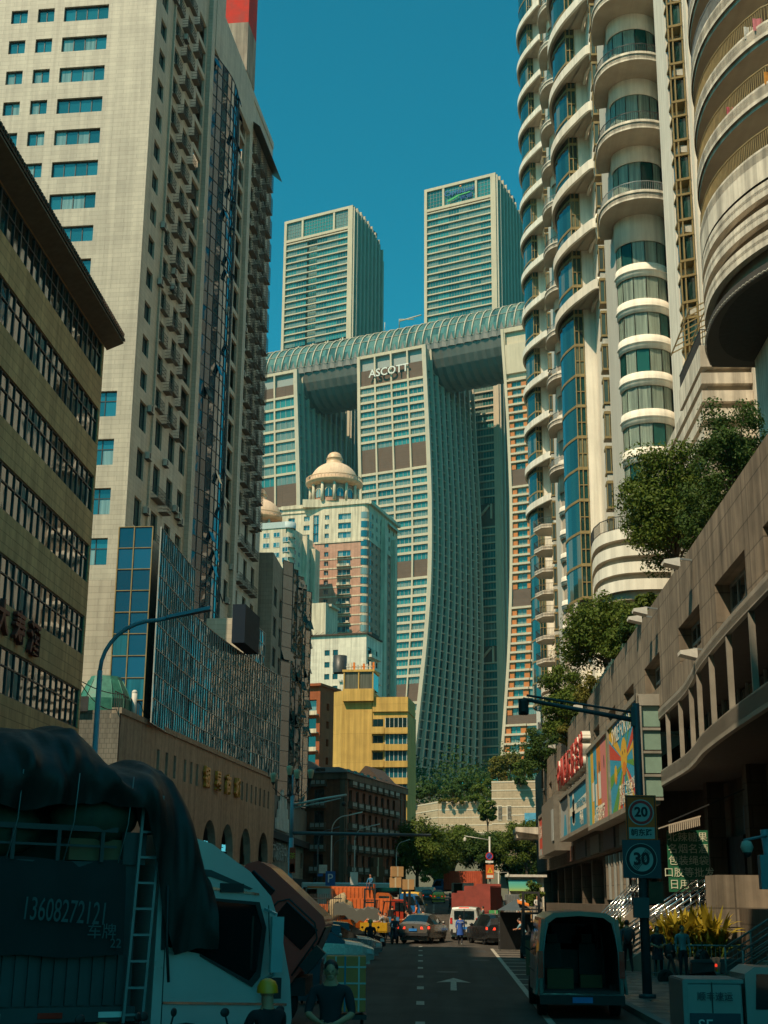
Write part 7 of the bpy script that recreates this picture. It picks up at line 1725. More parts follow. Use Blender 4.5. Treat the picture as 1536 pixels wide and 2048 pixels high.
side_poly([(4.9, 2.82), (4.9, 2.99), (5.6, 2.95), (6.25, 2.72), (6.2, 2.7), (5.6, 2.86)], 'roof_recess', M_bed, -.036)
side_poly([(4.9, 2.75), (4.9, 2.79), (6.35, 2.66), (6.36, 2.63)], 'roof_trim', M_chrome, -.04)
side_poly([(5.0, 1.22), (5.0, 1.25), (6.85, 1.20), (6.85, 1.17)], 'door_trim', M_chrome, -.04)
side_poly([(6.62, 1.0), (6.63, 1.0), (6.52, 2.5), (6.51, 2.5)], 'door_seam', M_blk, -.03, .02)
side_poly([(4.99, .95), (5.0, .95), (4.99, 1.9), (4.98, 1.9)], 'door_seam', M_blk, -.03, .02)
TV(lambda b: (b.box(6.42, 6.6, -.34, -.28, 1.62, 2.35), b.bar((6.45, -.05, 2.45), (6.5, -.3, 2.38), .035), b.bar((6.45, -.05, 1.5), (6.5, -.3, 1.6), .035)), 'mirror', P_tel)
TV(lambda b: b.box(6.42, 6.6, -.33, -.27, 1.28, 1.55), 'lower_mirror', M_blk)
TV(lambda b: b.box(5.75, 6.1, -.06, -.02, 2.66, 2.78), 'roof_vent', M_blk)
TV(lambda b: b.hull8([(6.62, .1, 1.45), (6.93, .1, 1.45), (6.93, 2.0, 1.45), (6.62, 2.0, 1.45)], [(6.4, .12, 2.55), (6.62, .12, 2.55), (6.62, 1.95, 2.55), (6.4, 1.95, 2.55)]), 'windscreen', G_car)
for x in (.8, 5.35):
    b = MB(TR @ Matrix.Translation((x, .12, .5)) @ Matrix.Rotation(pi/2, 4, 'X')); b.lathe([(.3, -.14), (.48, -.14), (.5, -.08), (.5, .08), (.48, .14), (.3, .14)], 24); t = b.build('wheel', M_tyre, o)
TV(lambda b: b.tube([(4.95, .1, 3.0), (4.9, -.2, 2.7), (4.93, -.2, 2.0), (4.98, -.22, 1.5)], .02, 6), 'cable', M_blk)
b = MB(TR); b.lathe([(.001, 0), (.17, 0), (.16, .3), (.1, .42), (.03, .45)], 16, (3.9, -.75)); b.v = [(x, y, z+.62) for x, y, z in b.v]; b.build('gas_bottle', mat('dull_orange', (.35, .14, .02), rough=.6), o)
for i in range(7): TV(lambda b: b.tube([(-.3+i*.75, -.13, 3.0), (-.2+i*.75, -.14, 3.5), (-.25+i*.75, -.35, 4.1)], .008, 4), 'rope', M_steel)

# red lorry cab tipped forward behind it
o = thing('tilted_lorry_cab', 'red lorry with its cab tipped steeply forward, behind the pale cab', 'lorry', (-4.4, 29, 0)); M_rc2 = paint('dull_pinkish_red', (.78, .06, .04), rough=.35, metal=.15)
TC = frame(-3.75, 29.5, .95, 0) @ Matrix.Rotation(radians(41), 4, 'Y') @ Matrix.Diagonal((.95, .95, .88, 1))
cp = [(-2.35, .2), (-2.3, 1.62), (-2.1, 1.85), (-.3, 1.86), (.05, 1.6), (.25, .9), (.3, 0), (0, -.3), (-2.3, -.3)]
cp = [(-1.95, .0), (-1.95, 1.55), (-1.8, 1.78), (-1.5, 1.86), (.05, 1.86), (.2, 1.75), (.42, .9), (.45, .0)]
b = MB(TC); b.grid([[(x, y, z) for x, z in cp+cp[:1]] for y in (0, .05, 1.9, 1.95)], smooth=False); b.poly([(x, 0, z) for x, z in cp]); b.poly([(x, 1.95, z) for x, z in cp][::-1]); b.build('cab', M_rc2, o, bevel=.06)
b = MB(TC); b.box(-1.75, -1.1, -.03, .0, 1.0, 1.55); b.build('rear_side_window', G_car, o, bevel=.02); b = MB(TC); b.box(-.75, .15, -.03, 0, .95, 1.55); b.build('side_window', G_car, o, bevel=.02)
b = MB(TC); b.tube([(-.9, -.03, .2), (-.9, -.03, 1.4), (-.75, -.03, 1.62), (.0, -.03, 1.62), (.25, -.03, 1.4), (.35, -.03, .4)], .02, 6); b.build('door_seam', M_blk, o)
b = MB(TC); b.hull8([(.3, .15, .9), (.47, .15, .9), (.47, 1.8, .9), (.3, 1.8, .9)], [(.1, .15, 1.7), (.24, .15, 1.7), (.24, 1.8, 1.7), (.1, 1.8, 1.7)]); b.build('windscreen', G_car, o)
b = MB(); b.box(-7.2, -3.0, 29.6, 31.2, .6, .95); b.box(-6.5, -3.8, 29.5, 31.4, .95, 2.2); b.build('chassis', M_blk, o)
b = MB(); b.box(-4.4, -3.2, 29.7, 31, .95, 1.5); b.tube([(-3.6, 30.3, 1.0), (-3.6, 30.3, 1.8)], .25, 10); b.build('engine', M_blk, o)
b = MB(TC); b.box(.35, .6, -.3, -.05, .7, 1.3); b.bar((.3, 0, 1.2), (.5, -.2, 1.1), .05); b.build('mirror', M_blk, o)
for x in (-6.5, -3.6):
    b = MB(Matrix.Translation((x, 29.8, .45)) @ Matrix.Rotation(pi/2, 4, 'X')); b.lathe([(.25, -.13), (.44, -.13), (.45, 0), (.44, .13), (.25, .13)], 20); b.build('wheel', M_tyre, o)

# medium trucks: cab to the local +x side
def lorry(label, x, y, rz, cabm, boxm, L_=4.2, boxh=1.0, kind='flat', z=None, sc=1.0, cat='lorry'):
    o = thing('lorry', label, cat, (x, y, gz(y) if z is None else z), radians(rz)); Mo = wmat(o) @ Matrix.Diagonal((sc, sc, sc, 1))
    def q(fn, nm, m, **k): b = MB(Mo); fn(b); return b.build(nm, m, o, **k)
    q(lambda b: b.box(-L_, 1.6, -.45, .45, .5, .72), 'chassis', M_blk)
    pr = [(.15, .45), (.15, 1.95), (.3, 2.05), (1.05, 2.02), (1.25, 1.85), (1.65, 1.15), (1.72, .5)]
    b = MB(Mo); b.grid([[(a, yy, c) for a, c in pr+pr[:1]] for yy in (-.9, .9)], smooth=False); b.poly([(a, -.9, c) for a, c in pr]); b.poly([(a, .9, c) for a, c in pr][::-1]); b.build('cab', cabm, o, bevel=.05)
    for s in (-1, 1):
        b = MB(Mo); P = [(.4, s*.915, 1.2), (1.45, s*.915, 1.15), (1.15, s*.915, 1.8), (.4, s*.915, 1.82)]; b.poly(P if s < 0 else P[::-1]); b.build('side_window', G_car, o)
        q(lambda b: b.box(1.66, 1.74, s*.7-.14, s*.7+.14, .75, .95), 'headlight', M_head); q(lambda b: b.box(1.35, 1.42, s*1.12-.08, s*1.12+.08, 1.3, 1.7), 'mirror', M_blk)
        for wx in (1.0, -L_*.72):
            b = MB(Mo @ Matrix.Translation((wx, s*.75, .38)) @ Matrix.Rotation(pi/2, 4, 'X')); b.lathe([(.2, -.11), (.36, -.11), (.38, 0), (.36, .11), (.2, .11), (.12, .04*s), (0, .04*s)], 18); b.build('wheel', M_tyre, o)
        q(lambda b: b.box(-L_-.04, -L_, s*.75-.15, s*.75+.15, .6, .72), 'tail_light', M_tail)
    b = MB(Mo); b.add([(1.27, -.8, 1.82), (1.27, .8, 1.82), (1.68, .84, 1.15), (1.68, -.84, 1.15)], [(0, 3, 2, 1)]); b.v = [tuple(Vector(p)+(Mo.to_3x3() @ Vector((.03, 0, .02)))) for p in b.v]; b.build('windscreen', G_car, o)
    q(lambda b: b.box(-L_, .05, -1.0, 1.0, .72, .84), 'bed_floor', boxm)
    if kind == 'flat':
        for s in (-1, 1):
            b = MB(Mo); b.box(-L_, .05, s*1.0-.02, s*1.0+.02, .84, .84+boxh)
            for i in range(int(L_/.28)): b.box(-L_+.1+i*.28, -L_+.22+i*.28, s*1.0-.06, s*1.0+.06, .84, .84+boxh-.05)
            b.build('side_panel', boxm, o)
        q(lambda b: (b.box(-L_-.04, -L_, -1, 1, .84, .84+boxh), b.box(.0, .05, -1, 1, .84, .84+boxh+.2)), 'tail_gate', boxm)
    elif kind == 'box':
        q(lambda b: (b.box(-L_, .05, -1.0, -.96, .84, 2.6), b.box(-L_, .05, .96, 1.0, .84, 2.6), b.box(-L_, .05, -.96, .96, 2.56, 2.6), b.box(0, .05, -.96, .96, .84, 2.56)), 'box_body', boxm)
        q(lambda b: b.box(-L_-.03, -L_, -1.0, .1, .84, 2.6), 'rear_door', boxm)
    return o
M_rcon = mat('red_corrugated_steel', (.42, .07, .025), rough=.55, var=.25, scale=2); M_ocon = mat('orange_corrugated_steel', (.60, .13, .025), rough=.55, var=.2, scale=2); M_mcon = mat('maroon_corrugated_steel', (.26, .045, .03), rough=.65, var=.3, scale=1.5); M_gbox = mat('pale_box_body', (.40, .36, .30), rough=.6, var=.2, scale=1)
lorry('red-cabbed flatbed lorry standing across the left side of the market street', -4.6, 106, 0, P_red, M_ocon, 4.6, 1.25)
lorry('orange high-sided lorry behind the forklift, loaded with cartons', -6.4, 117, 0, P_org, M_ocon, 4.6, 1.6, sc=1.15)
lorry('blue-cabbed lorry with a dull green tarpaulin bundle, beyond the red cab', -4.4, 122, -10, P_blu, M_gbox, 3.6, .9, sc=1.1)
lorry('brown and orange tipper lorry at the left kerb beside the fence', -8.0, 92, 5, P_org, M_ocon, 3.0, 1.2)
lorry('white box lorry with its back open, right of the taxi', 1.0, 158, 92, P_wht, M_gbox, 4.6, 1.6, 'box', sc=1.1)
lorry('maroon steel-sided lorry on the right, larger of the two side by side', 3.0, 120, 78, P_mar, M_mcon, 4.6, 1.9, sc=1.05)
lorry('maroon steel-sided lorry on the right, narrower and nearer the white van', 1.4, 126, 84, P_mar, M_mcon, 4.2, 1.4)
lorry('far red lorry with a blue cab under the trees', -1.0, 232, 165, P_blu, M_rcon, 5, 2.2, sc=1.25, z=3.2)
lorry('pale box lorry parked behind the parking sign on the left', -10.6, 118, 90, P_wht, M_gbox, 4.6, 1.6, 'box', sc=1.0)
lorry('maroon lorry piled with brown cartons by the brick building', -8.6, 178, -30, P_mar, M_mcon, 4, 1.2, sc=1.2)
o = thing('coach', 'long pale coach parked side on in front of the brick building', 'bus', (-10.5, 150, gz(150)))
V(o, lambda b: b.box(-5.2, 5.2, -1.2, 1.2, .4, 2.9), 'body', P_tel, bevel=.12); V(o, lambda b: b.box(-5.0, 5.0, -1.23, -1.19, 1.5, 2.4), 'window_band', G_car)
for x in (-3.4, 3.4):
    b = MB(wmat(o) @ Matrix.Translation((x, -1.1, .48)) @ Matrix.Rotation(pi/2, 4, 'X')); b.lathe([(.25, -.13), (.46, -.13), (.48, 0), (.46, .13), (.25, .13)], 20); b.build('wheel', M_tyre, o)
# forklifts
def forklift(label, x, y, rz, m, near=False):
    o = thing('forklift', label, 'forklift', (x, y, gz(y)), radians(rz))
    V(o, lambda b: b.box(-.5, .5, -1.2, .3, .3, 1.0), 'body', m, bevel=.08); V(o, lambda b: b.box(-.52, .52, -1.5, -1.15, .3, 1.1), 'counterweight', m, bevel=.08)
    V(o, lambda b: [b.box(s*.35-.06, s*.35+.06, .55, .68, .1, 2.9) for s in (-1, 1)]+[b.box(-.35, .35, .57, .66, z, z+.1) for z in (.9, 1.9, 2.8)], 'mast', M_blk)
    for s in (-1, 1): V(o, lambda b: (b.box(s*.3-.06, s*.3+.06, .7, 1.8, .12, .17), b.box(s*.3-.06, s*.3+.06, .68, .74, .12, .7)), 'fork', M_blk)
    V(o, lambda b: [b.bar((sx*.48, sy, .9), (sx*.42, sy*.8, 2.1), .06) for sx in (-1, 1) for sy in (-1.1, .3)]+[b.box(-.48, .48, -1.0, .35, 2.08, 2.14)], 'overhead_guard', M_blk)
    V(o, lambda b: (b.box(-.22, .22, -.7, -.25, 1.0, 1.15), b.box(-.22, .22, -.75, -.65, 1.1, 1.55)), 'seat', M_blk)
    for wx, wy in ((-.45, .2), (.45, .2), (-.42, -1.0), (.42, -1.0)): wheel(o, wx, wy, .26, .18)
    return o
forklift('orange forklift with a tall dark mast among the lorries on the left', -5.7, 100, 8, P_org)
forklift('dark forklift frame standing right behind the near open van', 3.6, 66, 175, mat('forklift_dark', (.05, .04, .03)))
forklift('small orange forklift near the red lorry cab', -3.6, 97, -60, P_org)
# three-wheel cargo carts
def cart(label, x, y, rz, m, s=1.0):
    o = thing('cargo_cart', label, 'cart', (x, y, gz(y)), radians(rz))
    V(o, lambda b: (b.box(-.55*s, .55*s, -1.1*s, .4*s, .55, .62), [b.box(sx*.55*s-.02, sx*.55*s+.02, -1.1*s, .4*s, .62, 1.1) for sx in (-1, 1)], b.box(-.55*s, .55*s, -1.12*s, -1.08*s, .62, 1.1)), 'cargo_tray', m)
    V(o, lambda b: (b.bar((0, .4*s, .6), (0, 1.1*s, .35), .08), b.bar((0, 1.0*s, .35), (0, .85*s, 1.05), .05), b.bar((-.3, .85*s, 1.05), (.3, .85*s, 1.05), .04)), 'front_fork', M_blk)
    for wx, wy in ((-.5*s, -.5), (.5*s, -.5), (.02, 1.05*s)): wheel(o, wx, wy, .3, .12)
    return o
cart('orange cargo tricycle cart beside the burlap sack', -6.3, 92, -65, P_org, 1.15); cart('yellow-sided hand cart pushed by the man in a grey shirt', -5.0, 87, 80, P_yel, 1.1)
# motor scooters
def scooter(label, x, y, rz, m, name='motor_scooter', group=None):
    o = thing(name, label, 'motor scooter', (x, y, gz(y)), radians(rz), group=group)
    V(o, lambda b: (b.hull8([(-.14, -.75, .45), (.14, -.75, .45), (.16, -.05, .38), (-.16, -.05, .38)], [(-.10, -.8, .72), (.10, -.8, .72), (.14, -.1, .72), (-.14, -.1, .72)]), b.box(-.13, .13, -.08, .35, .26, .32), b.hull8([(-.2, .33, .3), (.2, .33, .3), (.2, .4, .3), (-.2, .4, .3)], [(-.15, .5, .95), (.15, .5, .95), (.13, .58, .95), (-.13, .58, .95)])), 'fairing', m, bevel=.02)
    V(o, lambda b: b.hull8([(-.14, -.75, .72), (.14, -.75, .72), (.14, -.05, .72), (-.14, -.05, .72)], [(-.1, -.7, .82), (.1, -.7, .82), (.1, -.1, .8), (-.1, -.1, .8)]), 'seat', M_blk)
    V(o, lambda b: (b.bar((0, .68, .28), (0, .5, 1.0), .06), b.tube([(-.34, .42, 1.05), (0, .5, 1.02), (.34, .42, 1.05)], .018, 6), b.sphere((0, .58, .88), (.08, .06, .08))), 'steering', M_blk)
    for s in (-1, 1): V(o, lambda b: (b.bar((s*.3, .45, 1.05), (s*.36, .44, 1.22), .015), b.sphere((s*.37, .44, 1.26), (.06, .02, .05))), 'mirror', M_blk)
    V(o, lambda b: b.box(-.1, .1, -.86, -.8, .6, .68), 'tail_light', M_tailon); V(o, lambda b: b.box(-.09, .09, -.87, -.84, .45, .55), 'number_plate', M_platey)
    for wy in (-.6, .7):
        b = MB(wmat(o) @ Matrix.Translation((0, wy, .26)) @ Matrix.Rotation(pi/2, 4, 'Y')); b.lathe([(.15, -.045), (.24, -.05), (.26, 0), (.24, .05), (.15, .045), (.05, .02), (0, .02)], 18); b.build('wheel', M_tyre, o)
    return o
scooter('black scooter ridden away from the viewpoint with its red tail lamp lit', -3.75, 66, 4, M_blk); scooter('dark scooter coming towards the viewpoint beside the grey car', -3.35, 84, 170, mat('dark_blue_plastic', (.02, .03, .05), rough=.3))
for i, (x, y, r_) in enumerate(((-3.35, 15.2, 40), (-2.85, 15.9, 70))): scooter(['dark scooter with a screen parked lowest left in front of the lorry cab', 'dark scooter carrying a pale plastic sheet beside the rider in yellow helmet'][i], x, y, r_, mat('near_scooter_%d' % i, (.03, .04, .045), rough=.35))
b = MB(); b.grid([[(-3.95+.09*i, 15.0+.05*sin(i), .78+.2*math.exp(-((i-2)**2)/5)-.1*j*(1+.15*sin(i*2))) for i in range(9)] for j in range(3)]); tag(b.build('plastic_sheet', mat('pale_plastic_sheet', (.35, .42, .4), rough=.4)), 'crumpled pale plastic sheet lying over the near scooter', 'plastic sheet')
# ------------------------------------------------------------- street lamps, poles and signs
M_pole = mat('galvanised_pole', (.42, .42, .38), rough=.5, metal=.2, var=.15); M_poled = mat('dark_blue_grey_pole', (.06, .08, .09), rough=.5, var=.2); M_polet = mat('pale_blue_pole', (.16, .27, .32), rough=.45, var=.15)
def lamp(label, x, y, h, reach, m=M_pole, r=.09, group='curved arm street lamps'):
    z0 = gz(y)+(.14 if abs(x) > 8 else 0); o = thing('street_lamp', label, 'street lamp', (x, y, z0), group=group)
    b = MB(); b.tube([(x, y, z0), (x, y, z0+.8)], r*1.5, 10); b.tube([(x, y, z0+.8), (x, y, h-2.0)], [r, r*.75], 10)
    b.tube([(x+reach*.5*(1-cos(t)), y, h-2.0+1.5*sin(t)) for t in [pi/2*i/8 for i in range(9)]]+[(x+reach*.62, y, h-.42)], r*.62, 8); b.build('pole', m, o)
    b = MB(); b.hull8([(x+reach*.6, y-.14, h-.46), (x+reach, y-.16, h-.2), (x+reach, y+.16, h-.2), (x+reach*.6, y+.14, h-.46)], [(x+reach*.6, y-.1, h-.36), (x+reach, y-.1, h-.08), (x+reach, y+.1, h-.08), (x+reach*.6, y+.1, h-.36)]); b.build('lamp_head', m, o)
    return o
lamp('tall blue-grey curved street lamp in front of the mirror glass annex', -10.3, 40, 10.9, 3.2, M_polet, .1)
lamp('pale curved street lamp on the left, with the parking sign on its pole', -11.8, 139, 10.9, 3.0)
lamp('second pale curved street lamp left of the road, before the brick building', -11.3, 165, 11.1, 2.9)
lamp('small far curved street lamp between brick building and round tree', -8.3, 212, 11.3, 2.0)
lamp('thin dark curved lamp behind the first pale lamp, left side', -15.3, 162, 10.6, 2.4, M_poled, .07); lamp('thin dark far lamp left of the second pale lamp', -15.9, 190, 10.6, 1.8, M_poled, .06)
def panel(o, name, m, x0, x1, y, z0, z1, th=.03): b = MB(); b.box(x0, x1, y-th, y, z0, z1); return b.build(name, m, o)
M_psb = mat('parking_blue', (.02, .10, .33), rough=.5); M_psy = mat('sign_yellow', (.30, .26, .02), rough=.6)
o = thing('parking_sign', 'blue parking sign with white P above a yellow board on a lamp post', 'sign', (-11.8, 138.8, 3.6))
panel(o, 'blue_panel', M_psb, -12.3, -11.35, 138.8, 3.75, 5.1); panel(o, 'yellow_panel', M_psy, -12.2, -11.3, 138.8, 2.2, 3.65); sign_text('letter', 'P', 1.15, .01, M_white_l, o, frame(-11.85, 138.75, 4.4, 0))
for (px, py, Y, w, h, m_, lb) in ((646, 1738, 150, 16, 16, M_acw, 'pale square board seen from behind on a far pole, left side'), (641, 1750, 150, 10, 5, M_psb, 'little blue sign under the pale square board'), (708, 1757, 128, 15, 24, M_white_l, 'white advertising board on the second lamp post'), (796, 1738, 205, 7, 6, M_psb, 'small blue sign low on the far lamp post')):
    p = atY(px, py, Y); s_ = Y/2773; b = MB(); b.box(p.x-w*s_/2, p.x+w*s_/2, Y-.04, Y, p.z-h*s_/2, p.z+h*s_/2); tag(b.build('street_sign', m_), lb, 'sign')
# lantern post with mast arm and overhead bar
o = thing('lantern_post', 'post with a cluster of old-style lanterns and two long horizontal mast arms', 'lamp post', (-8.5, 75, .14))
b = MB(); b.tube([(-8.5, 75, .14), (-8.5, 75, 5.6)], .13, 10); b.tube([(-8.5, 75, 5.6), (-8.5, 75, 7.8)], .11, 10); b.tube([(-8.5, 75, 7.8), (-8.5, 75, 8.9)], .05, 8); b.build('pole', M_polet, o)
b = MB(); b.tube([(-8.5, 75, 7.3), (-7.0, 75, 7.62), (-5.6, 75, 7.85)], .06, 8); b.tube([(-8.4, 75, 7.15), (-7.0, 75, 7.42), (-5.9, 75, 7.68)], .035, 6); b.build('camera_arm', M_pole, o)
b = MB(); b.tube([(-5.75, 75, 7.8), (-5.75, 75, 7.5)], .03, 6); b.sphere((-5.75, 75, 7.38), .13); b.build('camera', M_blk, o)
b = MB(); b.tube([(-8.5, 75, 5.85), (-1.1, 75, 5.78)], [.1, .07], 8); b.build('overhead_bar', M_poled, o)
M_lant = mat('lantern_glass', (.45, .36, .22), rough=.5)
for dx, z, dy in ((-1.05, 8.75, 0), (-.15, 9.1, -.3), (.2, 8.95, .2), (.95, 8.95, 0)):
    b = MB(); b.lathe([(.10, z-.25), (.17, z+.05), (.18, z+.2), (.05, z+.25), (0, z+.26)], 10, (-8.5+dx, 75+dy)); b.build('lantern', M_lant, o)
    b = MB(); b.tube([(-8.5, 75, 7.9), (-8.5+dx*.5, 75+dy*.5, 7.75), (-8.5+dx, 75+dy, 8.2), (-8.5+dx, 75+dy, z-.25)], .025, 6); b.lathe([(.02, z-.42), (.12, z-.25)], 8, (-8.5+dx, 75+dy)); b.build('lantern_arm', M_blk, o)
o = thing('red_banner', 'narrow red banner with a yellow figure on the lantern post', 'banner', (-8.4, 74.8, 2.4)); panel(o, 'cloth', mat('banner_red', (.42, .05, .02), rough=.8), -8.56, -8.24, 74.85, 3.8, 5.1); panel(o, 'lower_board', mat('banner_grey', (.4, .36, .3)), -8.52, -8.28, 74.83, 3.85, 4.25, .01); sign_text('letter', '茶', .35, .01, mat('banner_gold', (.6, .35, .02)), o, frame(-8.4, 74.82, 4.65, 0))
# near right signal pole with speed signs
px_, py_ = 4.92, 37.4
o = thing('signal_pole', 'tall dark pole with a long overhead arm in the right foreground', 'traffic signal', (px_, py_, .15))
b = MB(); b.tube([(px_, py_, .15), (px_, py_, 7.6)], [.125, .1], 14); b.tube([(px_, py_, .15), (px_, py_, .25)], .22, 12); b.build('pole', M_poled, o)
b = MB(); b.tube([(px_, py_, 7.15), (px_-3.0, py_, 7.72)], [.07, .05], 8); b.tube([(px_, py_, 7.35), (px_-2.9, py_, 7.82)], .035, 6); b.box(px_-.14, px_-.04, py_-.1, py_+.1, 7.0, 7.5); b.tube([(px_, py_, 7.6), (px_, py_, 8.0)], .012, 5); b.build('arm', M_poled, o)
b = MB(); b.box(px_-3.12, px_-2.86, py_-.14, py_+.14, 7.3, 7.72); b.box(px_-3.08, px_-2.92, py_-.2, py_-.14, 7.34, 7.68); b.build('signal_head', M_blk, o, bevel=.03)
M_sgo = mat('sign_orange', (.95, .13, .01), rough=.6); M_sgw = mat('sign_pale', (.42, .48, .46), rough=.6); M_sgr = mat('sign_ring_red', (.65, .03, .03), rough=.6); M_sgk = mat('sign_black', (.012, .014, .02), rough=.6); M_sgb = mat('sign_back_blue', (.045, .075, .095), rough=.6)
def disc(o, name, m, cx, cz, y, r0, r1, n=40):
    b = MB()
    if r0 <= 0: b.poly([(cx+r1*cos(2*pi*i/n), y, cz+r1*sin(2*pi*i/n)) for i in range(n)][::1])
    else:
        for i in range(n):
            a, c = 2*pi*i/n, 2*pi*(i+1)/n; b.quad((cx+r0*cos(a), y, cz+r0*sin(a)), (cx+r1*cos(a), y, cz+r1*sin(a)), (cx+r1*cos(c), y, cz+r1*sin(c)), (cx+r0*cos(c), y, cz+r0*sin(c)))
    return b.build(name, m, o)
o = thing('speed_sign', 'orange board with a red-ringed 20 above a street name, on the near right pole', 'road sign', (px_, py_-.15, 4.0)); y = py_-.17; cx = px_+.0
panel(o, 'board', M_sgo, cx-.4, cx+.4, y, 3.98, 5.18); b = MB()
for q in ((cx-.37, cx+.37, 5.13, 5.15), (cx-.37, cx+.37, 4.01, 4.03), (cx-.37, cx-.35, 4.03, 5.13), (cx+.35, cx+.37, 4.03, 5.13)): b.box(q[0], q[1], y-.034, y-.031, q[2], q[3])
b.build('border_line', M_sgk, o)
disc(o, 'white_disc', M_sgw, cx, 4.74, y-.034, 0, .33); disc(o, 'red_ring', M_sgr, cx, 4.74, y-.037, .235, .305)
sign_text('digit', '20', .34, .005, M_sgk, o, frame(cx, y-.04, 4.74, 0), bold=.012)
panel(o, 'name_plate', M_sgw, cx-.33, cx+.33, y-.03, 4.07, 4.36, .006); sign_text('letter', '朝东路', .19, .004, M_sgk, o, frame(cx, y-.04, 4.215, 0), bold=.004)
o = thing('speed_sign', 'square dark board with a struck-through 30 disc below the orange 20 board', 'road sign', (px_, py_-.15, 3.1)); y = py_-.2; cx = px_-.02
panel(o, 'board', M_sgb, cx-.5, cx+.48, y+.02, 3.08, 4.04); disc(o, 'white_disc', M_sgw, cx-.02, 3.55, y-.012, 0, .405); disc(o, 'black_ring', M_sgk, cx-.02, 3.55, y-.015, .305, .39)
sign_text('digit', '30', .42, .005, M_sgk, o, frame(cx-.02, y-.018, 3.55, 0), bold=.014)
b = MB()
for k in range(-2, 3): b.quad((cx-.2+.028*k, y-.024, 3.33-.022*k), (cx-.19+.028*k, y-.024, 3.32-.022*k), (cx+.17+.028*k, y-.024, 3.76-.022*k), (cx+.16+.028*k, y-.024, 3.77-.022*k))
b.build('strike_lines', M_sgk, o)
tag((lambda b: (b.box(px_+.13, px_+.5, py_-.15, py_+.15, 2.45, 3.0), b.build('junction_box', mat('rusty_box', (.12, .075, .04), rough=.8, var=.4)))[1])(MB()), 'rusty brown metal box strapped to the near right pole', 'box')
tag((lambda b: (b.box(px_-.3, px_+.1, py_-.32, py_-.13, 2.1, 2.6), b.build('junction_box', M_poled))[1])(MB()), 'dark cabinet box strapped to the front of the near right pole', 'box')
# camera post lower right
o = thing('camera_post', 'grey-blue post with a control cabinet and dome camera, far right foreground', 'camera post', (6.35, 28.6, .15))
b = MB(); b.tube([(6.55, 28.6, .15), (6.2, 28.6, 3.9)], [.1, .08], 10); b.build('pole', M_polet, o)
b = MB(); b.box(6.02, 6.42, 28.3, 28.55, 2.75, 3.4); b.build('cabinet', M_polet, o, bevel=.01)
b = MB(); b.tube([(6.22, 28.5, 3.78), (5.75, 28.4, 3.68)], .03, 6); b.build('camera_arm', M_polet, o)
b = MB(); b.lathe([(.09, 3.45), (.13, 3.55), (.09, 3.66), (.02, 3.68)], 14, (5.8, 28.4)); b.build('camera_housing', M_acw, o); b = MB(); b.sphere((5.8, 28.4, 3.43), .08); b.build('camera_dome', M_blk, o)
# no-stopping sign pole far right
o = thing('sign_pole', 'pole with a camera arm carrying no-stopping and road-works signs, right of the far road', 'sign pole', (3.35, 128, gz(128)))
b = MB(); b.tube([(3.35, 128, gz(128)), (3.35, 128, 8.0)], .09, 8); b.tube([(3.35, 128, 7.7), (1.1, 128, 8.05)], .05, 6); b.tube([(4.1, 128, gz(128)), (4.1, 128, 5.0)], .06, 8); b.tube([(3.4, 128, 4.9), (5.0, 128, 4.9)], .04, 6); b.build('pole', M_pole, o)
b = MB(); b.lathe([(.12, 7.6), (.15, 7.8), (.05, 7.95)], 10, (1.15, 128)); b.lathe([(.1, 4.5), (.14, 4.7), (.05, 4.85)], 10, (4.95, 128)); b.build('camera', M_acw, o)
o = thing('no_stopping_sign', 'round blue and red no-stopping sign with a small plate on the far right pole', 'road sign', (3.3, 127.8, 6)); disc(o, 'blue_disc', mat('sign_blue', (.03, .10, .42)), 3.3, 6.3, 127.8, 0, .33); disc(o, 'red_ring', mat('sign_red', (.5, .03, .02)), 3.3, 6.3, 127.79, .26, .34)
b = MB(); b.bar((3.1, 127.78, 6.1), (3.5, 127.78, 6.5), .06, .01); b.bar((3.1, 127.775, 6.5), (3.5, 127.775, 6.1), .06, .01); b.build('red_cross', MC['sign_red'], o); panel(o, 'lower_plate', M_white_l, 2.95, 3.65, 127.8, 5.72, 5.9)
o = thing('road_works_sign', 'orange board with a yellow warning triangle under the no-stopping sign', 'road sign', (3.35, 127.8, 4.6)); panel(o, 'board', mat('works_orange', (.6, .12, .02)), 2.98, 3.7, 127.8, 4.35, 5.55)
b = MB(); b.poly([(3.1, 127.76, 4.85), (3.6, 127.76, 4.85), (3.35, 127.76, 5.35)]); b.build('triangle', mat('works_yellow', (.7, .42, .02)), o); panel(o, 'white_strip', M_white_l, 3.05, 3.63, 127.76, 4.43, 4.66, .01); b = MB(); b.poly([(3.3, 127.75, 4.93), (3.4, 127.75, 4.93), (3.35, 127.75, 5.22)]); b.build('warning_mark', M_blk, o)

